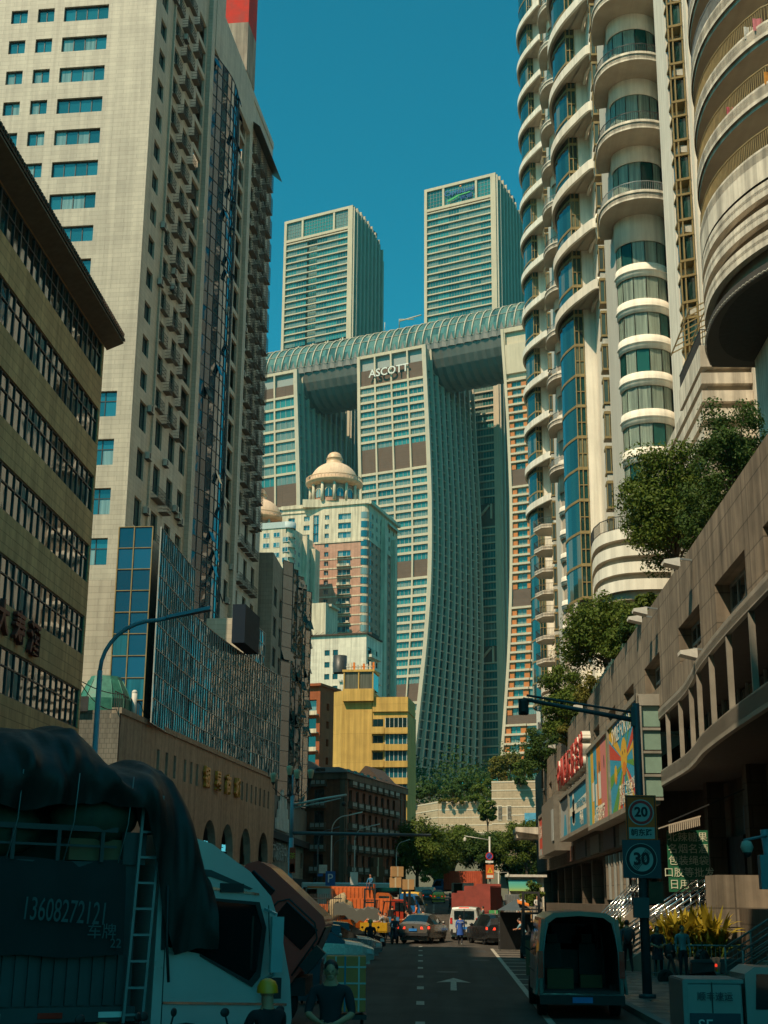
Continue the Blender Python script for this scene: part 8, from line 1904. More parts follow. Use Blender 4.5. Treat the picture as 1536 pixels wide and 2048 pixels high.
# ------------------------------------------------------------- kiosk, fence, stalls and goods
o = thing('roadside_kiosk', 'kiosk with a green-blue landscape panel under a flat roof, far right', 'kiosk', (6.9, 150, gz(150)))
g = gz(150); b = MB(); b.box(5.9, 9.5, 150, 152.5, g, g+3.6); b.build('body', M_wht, o); b = MB(); b.box(5.5, 9.8, 149.4, 152.8, g+3.6, g+3.85); b.build('roof', M_frame_wh, o)
b = MB(); b.hull8([(5.9, 149.5, g+2.2), (8.9, 149.5, g+2.2), (8.9, 149.95, g+2.2), (5.9, 149.95, g+2.2)], [(5.8, 149.7, g+3.3), (8.7, 149.7, g+3.3), (8.7, 149.95, g+3.3), (5.8, 149.95, g+3.3)])
def grad_mat():
    m, nt, bb = _new('landscape_print'); L = nt.links; MC['landscape_print'] = m; gg = N(nt, 'ShaderNodeTexCoord'); sp = N(nt, 'ShaderNodeSeparateXYZ'); L.new(gg.outputs['Generated'], sp.inputs[0]); L.new(ramp(nt, sp.outputs[2], [(0, (.30, .42, .10)), (.35, (.12, .40, .25)), (1, (.03, .34, .38))]), bb.inputs['Base Color']); return m
b.build('landscape_panel', grad_mat(), o)
M_corr = mat('grey_corrugated_sheet', (.24, .25, .25), rough=.5, metal=.2)
o = thing('corrugated_fence', 'grey corrugated sheet fence in front of the far kiosk', 'fence', (5.5, 147, gz(147))); b = MB()
for i in range(24): b.box(5.3+i*.16, 5.3+i*.16+.1, 146.9, 147.02, gz(147), gz(147)+1.9); b.box(5.3+i*.16+.1, 5.3+i*.16+.16, 146.98, 147.04, gz(147), gz(147)+1.9)
b.build('sheet', M_corr, o)
M_crt = mat('brown_cardboard', (.42, .24, .10), rough=.9, var=.15, scale=2); M_tape = mat('packing_tape', (.5, .42, .28), rough=.4)
def carton(label, x, y, z, w, d, h, rz=0, name='cardboard_carton', m=M_crt, group=None, cat='carton'):
    o = thing(name, label, cat, (x, y, z), radians(rz), group=group)
    V(o, lambda b: b.box(-w/2, w/2, -d/2, d/2, 0, h), 'box', m); V(o, lambda b: (b.box(-w*.06, w*.06, -d/2-.004, d/2+.004, h, h+.004), b.box(-w*.06, w*.06, -d/2-.006, -d/2-.002, 0, h)), 'tape', M_tape)
    return o
cartons = [('upper carton of two beside the maroon lorry, right market', 5.0, 98, 1.25), ('carton under the upper one beside the maroon lorry', 5.0, 98, .55), ('carton standing just left of the kiosk fence', 4.0, 104, .55), ('tall pair of cartons, lower one, by the shop pavement', 6.6, 96, .2), ('tall pair of cartons, upper one, by the shop pavement', 6.6, 96, .95), ('long carton lying across the kerb, right side', 3.6, 94, .3), ('carton at the left end of the long carton', 2.7, 95, .3), ('carton at the far right of the kerb pile', 5.6, 94, .3), ('small carton beneath the green one, right side', 4.4, 101, .3)]
for i, (lb, x, y, z) in enumerate(cartons): carton(lb, x, y, gz(y)+z-.2, .75+.1*(i % 3), .6, .68, (i*37) % 20-10, group='cartons piled on the right kerb')
carton('bright green carton leaning on the maroon lorry', 2.9, 100, gz(100)+.5, .7, .5, 1.0, 8, m=mat('green_carton', (.08, .36, .12), rough=.8)); 
for i, (lb, x, y, z) in enumerate((('left carton stacked on the orange lorry', -4.6, 116.3, 2.75), ('right carton stacked on the orange lorry, lower', -3.6, 116.3, 2.6), ('top carton stacked on the orange lorry', -4.5, 116.3, 3.6))): carton(lb, x, y, gz(117)+z, .95, .8, .8, i*6, group='cartons on the orange lorry')
for i, (lb, x, y, z) in enumerate((('lowest brown carton piled on the maroon lorry far left', -9.6, 177, 4.0), ('middle brown carton piled on the maroon lorry far left', -9.3, 177, 5.2), ('top brown bundle piled on the maroon lorry far left', -9.4, 177, 6.3))): carton(lb, x, y, z, 2.2-.5*i, 1.8, 1.2, i*9, m=mat('dark_brown_carton', (.14, .07, .035), rough=.9), group='goods on the far maroon lorry')
# taped carton on a trolley behind the man
o = thing('taped_carton', 'large brown carton crossed with pale tape and a blue strap, left of centre', 'carton', (-1.95, 26.6, .4), radians(4))
V(o, lambda b: b.box(-.36, .36, -.25, .25, .15, 1.1), 'box', mat('near_cardboard', (.62, .22, .07), rough=.9, var=.15), bevel=.01)
V(o, lambda b: [b.box(-.364, .364, -.256, -.251, z, z+.03) for z in (.35, .62, .9)]+[b.box(x, x+.03, -.257, -.252, .15, 1.1) for x in (-.2, .22)], 'tape', mat('pale_tape', (.45, .45, .42), rough=.4)); V(o, lambda b: b.box(-.03, .0, -.26, -.255, .15, 1.1), 'strap', mat('blue_strap', (.03, .2, .3)))
o = thing('hand_trolley', 'dark hand trolley under the taped carton', 'trolley', (-1.95, 26.6, 0), radians(4)); V(o, lambda b: (b.box(-.38, .38, -.3, .3, .42, .5), b.bar((-.3, .3, .5), (-.3, .5, 1.3), .04), b.bar((.3, .3, .5), (.3, .5, 1.3), .04)), 'platform', M_blk)
for s in (-1, 1): wheel(o, s*.3, 0, .2, .06)
# grey delivery boxes in front of the man
for i, (x, lb) in enumerate(((-1.78, 'left of two grey lidded boxes in front of the man in a dark polo shirt'), (-1.25, 'right of two grey lidded boxes in front of the man in a dark polo shirt'))):
    o = thing('delivery_box', lb, 'box', (x, 15.9, .55), radians(3), group='grey lidded boxes'); M_db = mat('grey_box_plastic', (.06, .065, .065), rough=.6)
    V(o, lambda b: b.box(-.25, .25, -.22, .22, 0, .5), 'box', M_db, bevel=.02); V(o, lambda b: b.box(-.265, .265, -.235, .235, .5, .56), 'lid', M_db, bevel=.015); V(o, lambda b: b.box(-.2, .2, -.228, -.221, .18, .24), 'yellow_strip', mat('dull_yellow_strip', (.28, .2, .02)))
o = thing('box_trolley', 'low dark trolley carrying the two grey boxes', 'trolley', (-1.5, 15.9, 0)); V(o, lambda b: b.box(-.6, .6, -.3, .3, .48, .55), 'platform', M_blk)
for s in (-1, 1): wheel(o, s*.5, 0, .2, .06)
# wheeled bin
o = thing('wheeled_bin', 'dark plastic wheeled bin on the left behind the lorry cab', 'bin', (-3.55, 36.0, 0)); V(o, lambda b: b.hull8([(-.24, -.3, .1), (.24, -.3, .1), (.24, .3, .1), (-.24, .3, .1)], [(-.32, -.38, 1.0), (.32, -.38, 1.0), (.32, .38, 1.0), (-.32, .38, 1.0)]), 'bin_body', M_sgb); V(o, lambda b: b.box(-.34, .34, -.4, .42, 1.0, 1.08), 'lid', M_sgb)
for s in (-1, 1): wheel(o, s*.2, .3, .1, .05)
# stacked pale bags
M_bag = mat('pale_blue_bag', (.42, .50, .50), rough=.7, var=.2, scale=4); M_bagg = mat('bright_green_band', (.16, .55, .03), rough=.6)
for s_, (bx, by, n) in enumerate(((2.75, 77.6, 11), (3.3, 77.2, 5))):
    for i in range(n):
        o = MB(); z = gz(by)+.02+.155*i; o.sphere((bx+.03*sin(i*2.3), by, z+.09), (.27, .22, .1), 12, 6); green = (i == 3) if s_ == 0 else (i in (1, 2))
        k = tag(o.build('packed_bag', M_bagg if green else M_bag), '%s bag, %s from the bottom of the %s stack by the kerb' % ('bright green' if green else 'pale blue', 'first second third fourth fifth sixth seventh eighth ninth tenth eleventh'.split()[i], ['tall', 'short'][s_]), 'bag', 'bags stacked at the kerb')
# dark umbrella stall
o = thing('market_stall', 'dark umbrella-roofed stall behind the pale stacked bags', 'stall', (3.3, 76.5, 0)); g = 0
V(o, lambda b: b.add([(-.9, -1, 2.0), (.9, -1, 2.0), (.9, 1, 2.0), (-.9, 1, 2.0), (0, 0, 2.55)], [(0, 1, 4), (1, 2, 4), (2, 3, 4), (3, 0, 4), (3, 2, 1, 0)]), 'canopy', M_poled); V(o, lambda b: [b.bar((x, y_, 0), (x, y_, 2), .05) for x in (-.85, .85) for y_ in (-.95, .95)], 'frame', M_blk); V(o, lambda b: b.box(-.8, .8, .2, .9, 0, 1.9), 'back_cloth', M_dark)
b = MB(); b.hull8([(3.4, 75.6, 2.36), (4.0, 75.6, 2.2), (4.0, 76.2, 2.3), (3.4, 76.2, 2.5)], [(3.4, 75.6, 2.42), (4.0, 75.6, 2.26), (4.0, 76.2, 2.36), (3.4, 76.2, 2.56)]); tag(b.build('orange_cloth', mat('orange_cloth', (.75, .2, .02), rough=.9)), 'orange cloth thrown over the dark stall roof', 'cloth')
b = MB(); b.box(2.55, 3.3, 51, 51.1, 0, 1.15); tag(b.build('upright_carton_sheet', mat('dull_board', (.18, .11, .06), rough=.9)), 'dull brown flattened carton standing left of the near open van', 'cardboard')
# iron fence on the left
o = thing('iron_fence', 'dark iron railing fence along the left pavement', 'fence', (-9, 84, .1)); b = MB()
b2 = MB(); 
for i in range(26): x = -9.7+i*.11; b2.box(x, x+.035, 83.98, 84.02, .1, 2.8)
b2.box(-9.7, -6.85, 83.97, 84.03, 2.5, 2.56); b2.box(-9.7, -6.85, 83.97, 84.03, .4, .46); b2.v = [(x, y+5, z) for x, y, z in b2.v]; b2.build('railing', M_blk, o)
b = MB(); b.box(-8.9, -7.4, 80.5, 82, .1, 1.3); tag(b.build('blue_crate', mat('blue_crate', (.02, .08, .22), rough=.6)), 'large blue crate in front of the iron fence, left', 'crate')
o = MB(); o.sphere((-7.15, 91.5, 1.95), (.85, .65, .8), 22, 14)
for i, v in enumerate(o.v): o.v[i] = tuple(Vector(v)+Vector((1, .5, 1))*mnoise.noise(Vector(v)*1.9)*.34)
tag(o.build('burlap_sack', mat('burlap', (.34, .26, .15), rough=.95, var=.25, scale=6, bump=.4)), 'huge tan burlap sack carried above the crowd on the left', 'sack')
b = MB(); b.grid([[(-7.3+2.8*i/12, 88.5+.8*j, 2.2+.35*sin(i*.8)*.4-.4*(i/12)+.1*sin(i*3+j)) for i in range(13)] for j in range(3)]); b.grid([[(-7.3+2.8*i/12, 88.45, 2.2+.35*sin(i*.8)*.4-.4*(i/12)+.1*sin(i*3)-.35*j) for i in range(13)] for j in range(3)]); tag(b.build('load_cover', mat('grey_load_cover', (.10, .10, .085), rough=.8)), 'dark grey sheet slung over a load beside the orange tipper', 'tarpaulin')
for i, (x, y, w, h, c, lb) in enumerate(((-4.9, 95, 1.0, 1.3, (.5, .48, .42), 'white wrapped goods standing before the red lorry'), (-3.9, 95.5, .8, 1.2, (.04, .16, .30), 'blue and yellow stacked goods behind the riders'), (-5.9, 96, .8, 1.6, (.45, .44, .4), 'white framed cage of goods left of the red cab'), (-4.6, 93.2, .5, .9, (.55, .35, .03), 'small yellow crate by the red cab'))):
    o = thing('goods_pile', lb, 'goods', (x, y, gz(y))); V(o, lambda b: [b.box(-w/2+w*k/3, -w/2+w*(k+.92)/3, -.3, .3, j*h/3, (j+.94)*h/3) for k in range(3) for j in range(3) if (k*j+i) % 4 != 3], 'packages', mat('goods_%d' % i, c, rough=.7, var=.3))
# pots and plants on the right pavement
def potted(label, x, y, z, s, m, potc=(.35, .09, .03), pr=.35, n=60, L=.5):
    o = thing('potted_plant', label, 'plant', (x, y, z)); b = MB(); b.lathe([(.001, z), (pr*.65, z), (pr, z+pr*1.0), (pr*.92, z+pr*1.0), (pr*.85, z+pr*.8), (0, z+pr*.8)], 14, (x, y)); b.build('pot', mat('pot_%.2f_%.2f' % (potc[0], potc[1]), potc, rough=.8), o); long_leaves(o, 'leaves', x, y, z+pr*.9, n, L, m, int(x*10+y), .03, pr*.6, pr*.6)
potted('grassy plant in a wide terracotta bowl beside the handrails', 6.15, 53.5, 1.1, 1, L_yel, pr=.42); b = MB(); b.box(5.9, 6.4, 53.2, 53.8, .15, 1.1); tag(b.build('pot_stand', M_cst), 'stone block under the wide terracotta bowl', 'stand')
for i, (x, y, s_, m_, lb) in enumerate(((6.9, 88, 1.5, L_grn, 'tall leafy pot plant beside the orange crates'), (7.7, 84, 1.3, L_drk, 'dark round leafed plant at the shop front'), (8.2, 80, 1.2, L_oli, 'reddish olive bush at the foot of the far staircase'), (6.2, 92, 1.2, L_grn, 'low spreading plant at the front of the plant stand'), (7.2, 82, 1.0, L_grn, 'small green plant between crates and staircase'))): 
    tree(lb, x, y, .15, .15+s_*.8, (s_*.6, s_*.5, s_*.55), m_, 900, .12, 200+i, 12, .03, name='potted_shrub')
tree('green bush in front of the far kiosk', 7.7, 138, 1.0, 2.9, (1.3, 1.2, 1.5), L_grn, 2600, .14, 230, 24, .06, name='roadside_bush')
for i, (x, y, w, h, c, lb) in enumerate(((6.3, 82, .7, .35, (.6, .06, .02), 'orange-red plastic crate among the plants, lower'), (6.3, 82, .62, .7, (.62, .08, .02), 'orange-red plastic crate among the plants, upper'), (7.0, 78.5, 2.0, .45, (.45, .42, .3), 'long cream foam box by the plants'), (5.9, 101, .55, 1.4, (.6, .62, .6), 'white upright box beside the tall cartons'), (7.9, 104, .6, .6, (.6, .12, .02), 'orange box against the ivy wall'), (5.6, 90, .5, .9, (.5, .03, .02), 'little red bucket on the pavement'))):
    b = MB(); z = .15+(h-.35 if i == 1 else 0); b.box(x-w/2, x+w/2, y-.25, y+.25, z, z+.35 if i < 2 else .15+h); b.box(x-w/2-.02, x+w/2+.02, y-.27, y+.27, (z+.35 if i < 2 else .15+h)-.05, (z+.35 if i < 2 else .15+h)+.01); tag(b.build('market_crate', mat('crate_%d' % i, c, rough=.6)), lb, 'crate')
# pavement railing in front of the plant bed
o = thing('pavement_railing', 'pale metal railing with vertical bars in front of the yellow-green bed', 'railing', (7.6, 47.3, .15)); b = MB(); b.tube([(6.3, 47.3, 1.15), (11, 47.3, 1.15)], .03, 6); b.tube([(6.3, 47.3, .3), (11, 47.3, .3)], .02, 6); b.build('rail', M_steel, o); b = MB()
for i in range(34): b.box(6.35+i*.14, 6.37+i*.14, 47.29, 47.31, .15, 1.15)
b.build('bars', M_steel, o)
for i, (y, z) in enumerate(((44.6, 2.35), (44.6, 2.72), (44.7, 3.05))):
    b = MB(); b.box(10.1, 11.3, y, y+1.2, z, z+.34); tag(b.build('green_crate', mat('green_crate', (.02, .30, .10), rough=.5)), ['lowest green crate stacked at the right edge of the picture', 'middle green crate stacked at the right edge', 'top green crate stacked at the right edge, under sacks'][i], 'crate')
# cables strung across the near left
for i, (p, q, s_) in enumerate((((-19, 60, 14), (-20, 84, 14.5), .8), ((-18, 66, 12.6), (-20.5, 85, 13.8), .6))):
    b = MB(); b.tube([Vector(p).lerp(Vector(q), t)-Vector((0, 0, s_*4*t*(1-t))) for t in [k/10 for k in range(11)]], .03, 4); tag(b.build('overhead_cable', M_blk), ['upper drooping cable between tan office and water tank', 'lower drooping cable between tan office and water tank'][i], 'cable')
# ------------------------------------------------------------- people
SKIN = mat('skin', (.48, .21, .12), rough=.6, var=.08); HAIR = mat('black_hair', (.012, .010, .009), rough=.6); SHOE = mat('dark_shoe', (.03, .028, .025), rough=.6); SHOEW = mat('pale_shoe', (.5, .48, .42), rough=.6)
def cloth(c): return mat('cloth_%02d_%02d_%02d' % tuple(int(v*99) for v in c), c, rough=.9, var=.18, scale=6)
POSES = {  # joints in units of body height; x right, y forward, z up
 'stand': dict(), 
 'walk': dict(kn_l=(-.055, .07, .28), an_l=(-.05, .10, .05), to_l=(-.05, .16, .02), kn_r=(.055, .01, .28), an_r=(.05, -.13, .07), to_r=(.05, -.09, .02), el_l=(-.14, -.06, .63), wr_l=(-.13, -.02, .49), el_r=(.14, .03, .63), wr_r=(.13, .10, .52)),
 'ride': dict(kn_l=(-.11, .17, .46), an_l=(-.10, .16, .22), to_l=(-.10, .22, .19), kn_r=(.11, .17, .46), an_r=(.10, .16, .22), to_r=(.10, .22, .19), el_l=(-.17, .07, .66), wr_l=(-.17, .22, .62), el_r=(.17, .07, .66), wr_r=(.17, .22, .62)),
 'push': dict(sp=(0, .05, .62), ch=(0, .13, .74), ne=(0, .18, .83), he=(0, .23, .93), sh_l=(-.11, .14, .80), sh_r=(.11, .14, .80), el_l=(-.12, .22, .68), wr_l=(-.10, .33, .66), el_r=(.12, .22, .68), wr_r=(.10, .33, .66), kn_l=(-.05, .05, .28), an_l=(-.05, .02, .05), to_l=(-.05, .08, .02), kn_r=(.055, -.03, .29), an_r=(.05, -.20, .08), to_r=(.05, -.16, .02)),
 'sit': dict(pe=(0, 0, .30), sp=(0, 0, .39), ch=(0, .02, .50), ne=(0, .02, .60), he=(0, .03, .70), sh_l=(-.11, .02, .57), sh_r=(.11, .02, .57), hi_l=(-.05, .01, .28), hi_r=(.05, .01, .28), kn_l=(-.07, .24, .29), an_l=(-.07, .24, .05), to_l=(-.07, .31, .02), kn_r=(.07, .24, .29), an_r=(.07, .24, .05), to_r=(.07, .31, .02), el_l=(-.14, .08, .43), wr_l=(-.09, .20, .36), el_r=(.14, .08, .43), wr_r=(.09, .20, .36)),
 'carry': dict(el_l=(-.15, .04, .64), wr_l=(-.07, .14, .60), el_r=(.15, .04, .64), wr_r=(.07, .14, .60), kn_l=(-.055, .05, .28), an_l=(-.05, .06, .05), to_l=(-.05, .12, .02), kn_r=(.055, .01, .28), an_r=(.05, -.08, .06), to_r=(.05, -.03, .02)),
}
BASE = dict(pe=(0, 0, .53), sp=(0, 0, .62), ch=(0, .005, .73), ne=(0, .0, .83), he=(0, .014, .905), top=None, hi_l=(-.05, 0, .50), hi_r=(.05, 0, .50), kn_l=(-.055, .015, .28), kn_r=(.055, .015, .28), an_l=(-.055, -.005, .05), an_r=(.055, -.005, .05), to_l=(-.06, .06, .02), to_r=(.06, .06, .02),
            sh_l=(-.112, 0, .80), sh_r=(.112, 0, .80), el_l=(-.135, -.01, .63), el_r=(.135, -.01, .63), wr_l=(-.14, .03, .49), wr_r=(.14, .03, .49))
RAD = dict(pe=(.078, .058), sp=(.070, .052), ch=(.082, .058), ne=(.040, .040), he=(.046, .056), hi_l=(.055, .055), kn_l=(.036, .038), an_l=(.024, .026), to_l=(.022, .018), sh_l=(.042, .042), el_l=(.028, .028), wr_l=(.018, .016), hd_l=(.022, .012), fi_l=(.011, .011))
for k in list(RAD):
    if k.endswith('_l'): RAD[k[:-2]+'_r'] = RAD[k]
EDG = [('pe', 'sp'), ('sp', 'ch'), ('ch', 'ne'), ('ne', 'he')]+[(a+s, b+s) if a not in ('pe', 'ch') else (a, b+s) for s in ('_l', '_r') for a, b in (('pe', 'hi'), ('hi', 'kn'), ('kn', 'an'), ('an', 'to'), ('ch', 'sh'), ('sh', 'el'), ('el', 'wr'), ('wr', 'hd'))]
def person(label, x, y, z, face, h=1.70, pose='stand', top=(.1, .1, .12), legs=(.04, .04, .05), sleeve='short', shoes=None, hair='short', helmet=None, shorts=False, coat=False, near=False, seat=None, hat=None):
    o = thing('person', label, 'person', (x, y, z), radians(face)); J = dict(BASE); J.update(POSES[pose]); J.pop('top', None)
    if seat is not None:
        J = {k: (v[0], v[1], v[2]) for k, v in J.items()}
    for s in ('_l', '_r'):
        e, w = Vector(J['el'+s]), Vector(J['wr'+s]); d = (w-e).normalized(); J['hd'+s] = tuple(w+d*.045)
    names = list(J); P = [Vector(J[n])*h for n in names]; edges = [(names.index(a), names.index(b)) for a, b in EDG]; rad = [RAD[n] for n in names]
    if coat: rad = [((r[0]*1.25, r[1]*1.3) if n in ('pe', 'sp', 'ch') else r) for n, r in zip(names, rad)]
    fing = []
    for s, sg in (('_l', -1), ('_r', 1)):
        w, hd = Vector(J['wr'+s]), Vector(J['hd'+s]); d = (hd-w).normalized(); side = d.cross(Vector((sg, 0, .2))).normalized()
        hi = names.index('hd'+s)
        for k in range(4):
            L = (.040, .046, .044, .034)[k]; base = hd+side*(.012*(k-1.5)); tip1 = base+d*L*.6+Vector((-sg*.006, 0, 0)); tip2 = tip1+d*L*.45+Vector((-sg*.014, .004, 0))
            i0 = len(P); P += [tip1*h, tip2*h]; rad += [(.0052, .0052), (.0045, .0045)]; edges += [(hi, i0), (i0, i0+1)]; fing += [i0, i0+1]
        th = hd-d*.012-side*.022; i0 = len(P); P += [th*h, (th+d*.026-side*.008)*h]; rad += [(.0062, .0062), (.005, .005)]; edges += [(hi, i0), (i0, i0+1)]
    me = bpy.data.meshes.new('body'); me.from_pydata([tuple(p) for p in P], edges, []); ob = bpy.data.objects.new('tmp', me); COL.objects.link(ob)
    md = ob.modifiers.new('s', 'SKIN'); md.use_smooth_shade = True
    for i, v in enumerate(me.skin_vertices[0].data): v.radius = (rad[i][0]*h, rad[i][1]*h); v.use_root = (i == 0)
    sb = ob.modifiers.new('u', 'SUBSURF'); sb.levels = 2 if near else 1; sb.render_levels = sb.levels
    dg = bpy.context.evaluated_depsgraph_get(); bm_ = bpy.data.meshes.new_from_object(ob.evaluated_get(dg)); bpy.data.objects.remove(ob)
    mats = [SKIN, cloth(top), cloth(legs), (SHOEW if shoes == 'pale' else SHOE)]
    bm_.materials.clear(); [bm_.materials.append(m) for m in mats]
    segs = []
    def mi(a, b):
        n = b[:2]
        if n in ('he',) or a == 'ne': return 0
        if n == 'ne': return 1
        if n in ('sp', 'ch', 'sh'): return 1
        if n == 'el': return 1
        if n == 'wr': return 1 if sleeve == 'long' else 0
        if n == 'hd': return 0
        if n == 'hi' or n == 'kn': return 2
        if n == 'an': return 0 if shorts else 2
        return 3
    for a, b in EDG: segs.append((Vector(J[a])*h, Vector(J[b])*h, mi(a, b)))
    for p in bm_.polygons:
        c = p.center; best = 1e9; k = 0
        for a, b, m in segs:
            ab = b-a; t = max(0, min(1, (c-a).dot(ab)/ab.length_squared)); d = (c-(a+ab*t)).length
            if d < best: best = d; k = m
            if d == best and m == 0 and sleeve == 'short': pass
        p.material_index = k; p.use_smooth = True
    bo = bpy.data.objects.new('body', bm_); COL.objects.link(bo); bo.parent = o; WM[bo.name] = wmat(o)
    H = Vector(J['he'])*h; Mo = wmat(o); b = MB(Mo)
    # head: skull, jaw, nose, ears, eyes
    b.sphere(H+Vector((0, .0, .012*h)), (.044*h, .054*h, .062*h), 14, 10); b.sphere(H+Vector((0, .018*h, -.03*h)), (.030*h, .034*h, .032*h), 10, 8); b.sphere(H+Vector((0, .058*h, -.002*h)), (.008*h, .013*h, .014*h), 8, 6)
    for s in (-1, 1): b.sphere(H+Vector((s*.045*h, .0, .0)), (.006*h, .012*h, .018*h), 8, 6)
    hd = b.build('head', SKIN, o); b = MB(Mo)
    for s in (-1, 1): b.sphere(H+Vector((s*.017*h, .049*h, .010*h)), (.006*h, .005*h, .004*h), 6, 5)
    b.box(H.x-.014*h, H.x+.014*h, H.y+.046*h, H.y+.052*h, H.z-.030*h, H.z-.026*h); f = b.build('eyes_and_mouth', HAIR, o)
    f.parent = hd; f.matrix_basis = Matrix.Identity(4)
    b = MB(Mo)
    if helmet: 
        b.lathe([(.072*h, H.z+.0*h), (.070*h, H.z+.04*h), (.052*h, H.z+.075*h), (.02*h, H.z+.092*h), (0, H.z+.094*h)], 16, (H.x, H.y)); b.hull8([(H.x-.05*h, H.y+.06*h, H.z+.01*h), (H.x+.05*h, H.y+.06*h, H.z+.01*h), (H.x+.03*h, H.y+.1*h, H.z+.0*h), (H.x-.03*h, H.y+.1*h, H.z+.0*h)], [(H.x-.05*h, H.y+.06*h, H.z+.018*h), (H.x+.05*h, H.y+.06*h, H.z+.018*h), (H.x+.03*h, H.y+.1*h, H.z+.006*h), (H.x-.03*h, H.y+.1*h, H.z+.006*h)]); b.build('helmet', mat('helmet_%d' % int(helmet[0]*99), helmet, rough=.35), o)
    else:
        b.sphere(H+Vector((0, -.008*h, .026*h)), (.049*h, .055*h, .058*h), 14, 10)
        if hair == 'long': b.sphere(H+Vector((0, -.03*h, -.02*h)), (.045*h, .03*h, .07*h), 12, 8)
        b.build('hair', HAIR, o)
    if coat:
        b = MB(Mo); n = 18; pe = Vector(J['pe'])*h
        b.lathe([(.098*h, pe.z+.2*h), (.09*h, pe.z+.08*h), (.105*h, pe.z-.04*h), (.125*h, pe.z-.19*h)], n, (pe.x, pe.y)); b.build('coat_skirt', cloth(top), o)
    return o
g84 = gz(84)
person('person in a long blue work coat walking away down the sunny road', .43, 82.6, gz(82.6), 0, 1.68, 'walk', (.02, .08, .34), (.02, .02, .025), 'long', 'pale', coat=True)
b = MB(); b.box(.02, .2, 82.5, 82.85, .72, 1.0); tag(b.build('carried_packet', mat('pale_packet', (.5, .5, .46))), 'pale packet under the arm of the person in the blue coat', 'packet')
b = MB(); b.box(.27, .6, 82.46, 82.475, 1.2, 1.24); tag(sign_text('coat_lettering', '贝贝快运', .09, .004, M_white_l, None, frame(.43, 82.44, 1.28, 0)), 'small white characters on the back of the blue coat', 'lettering')
person('person in a pale top and dark shorts walking away beyond the grey car', -1.95, 96, gz(96), 10, 1.68, 'walk', (.42, .42, .38), (.012, .012, .015), 'short', shorts=True)
person('person in grey standing behind the yellow and white van', -4.1, 112, gz(112), 0, 1.7, 'stand', (.16, .16, .16), (.05, .05, .06))
person('person in dark clothes by the back of the white box lorry', -.2, 150, gz(150), 40, 1.7, 'walk', (.03, .05, .06), (.02, .02, .02), 'long')
person('man in a dark polo shirt standing with lowered head behind two grey boxes', -1.47, 17.6, .02, 180, 1.80, 'carry', (.014, .015, .022), (.02, .02, .02), 'short', near=True)
person('rider in a yellow helmet seated low beside the lorry cab, seen from behind', -2.05, 16.3, .32, 35, 1.66, 'sit', (.015, .016, .02), (.02, .02, .022), 'long', helmet=(.8, .27, .01), near=True)
scooter('dark scooter under the rider in the yellow helmet', -2.0, 16.35, 40, mat('near_scooter_dark', (.02, .025, .03), rough=.4))
person('rider in black on the scooter with the lit red tail lamp', -3.75, 65.9, .28, 4, 1.70, 'sit', (.012, .012, .014), (.012, .012, .014), 'long', helmet=(.32, .2, .04))
person('rider in dark jacket on the scooter coming beside the grey car', -3.35, 84.1, g84+.28, 172, 1.70, 'sit', (.02, .03, .045), (.03, .035, .045), 'long')
person('man in a grey shirt leaning forward to push the yellow cart', -4.0, 87, gz(87), 80, 1.74, 'push', (.24, .25, .26), (.06, .07, .09), 'short', 'pale')
person('person in a grey shirt under the burlap sack', -6.9, 91.4, gz(91), -60, 1.62, 'walk', (.13, .14, .15), (.04, .04, .04))
person('person in black standing in shade beside the silver saloon', -5.0, 57, 0, 200, 1.68, 'stand', (.012, .012, .014), (.015, .015, .018), 'long')
person('person in maroon sitting on a stool near the red lorry cab', -3.0, 92.5, gz(92), 180, 1.68, 'sit', (.16, .04, .03), (.03, .03, .04)); b = MB(); b.box(-3.2, -2.8, 92.3, 92.7, gz(92), gz(92)+.45); tag(b.build('stool', mat('wood_stool', (.35, .2, .06))), 'yellowish stool under the seated person in maroon', 'stool')
person('person in a white shirt bending beside the seated person in maroon', -2.6, 93.6, gz(93), 100, 1.68, 'push', (.5, .5, .46), (.05, .05, .06))
person('worker in blue sitting high on top of the orange lorry', -6.6, 115.8, gz(117)+2.5, 150, 1.65, 'sit', (.03, .16, .30), (.05, .08, .14), 'long')
person('person in a brown jacket near the yellow crate', -4.2, 90.5, gz(90), 150, 1.62, 'stand', (.14, .09, .05), (.06, .06, .05))
for i, (x, y, lb, c) in enumerate(((5.7, 118, 'person in white sitting on the far right steps, left of two', (.5, .52, .5)), (6.9, 118, 'person in white sitting on the far right steps, right of two', (.55, .54, .5)))): person(lb, x, y, gz(118)+.9, 180, 1.65, 'sit', c, (.04, .05, .06), 'long')
b = MB(); b.box(5.2, 7.4, 117.6, 119.5, gz(118), gz(118)+1.3); tag(b.build('goods_platform', M_cst), 'low stone platform where two people in white sit', 'platform')
person('person in a pink top far right behind the forklift mast', 7.4, 92, .15, 180, 1.6, 'stand', (.5, .06, .14), (.05, .05, .06)); person('person in black standing among the right hand cartons', 4.4, 96.5, gz(96), 160, 1.65, 'stand', (.02, .02, .02), (.04, .05, .07)); person('person in pale blue bending at the dark stall', 3.75, 74.8, 0, 60, 1.62, 'push', (.20, .36, .42), (.3, .33, .34))
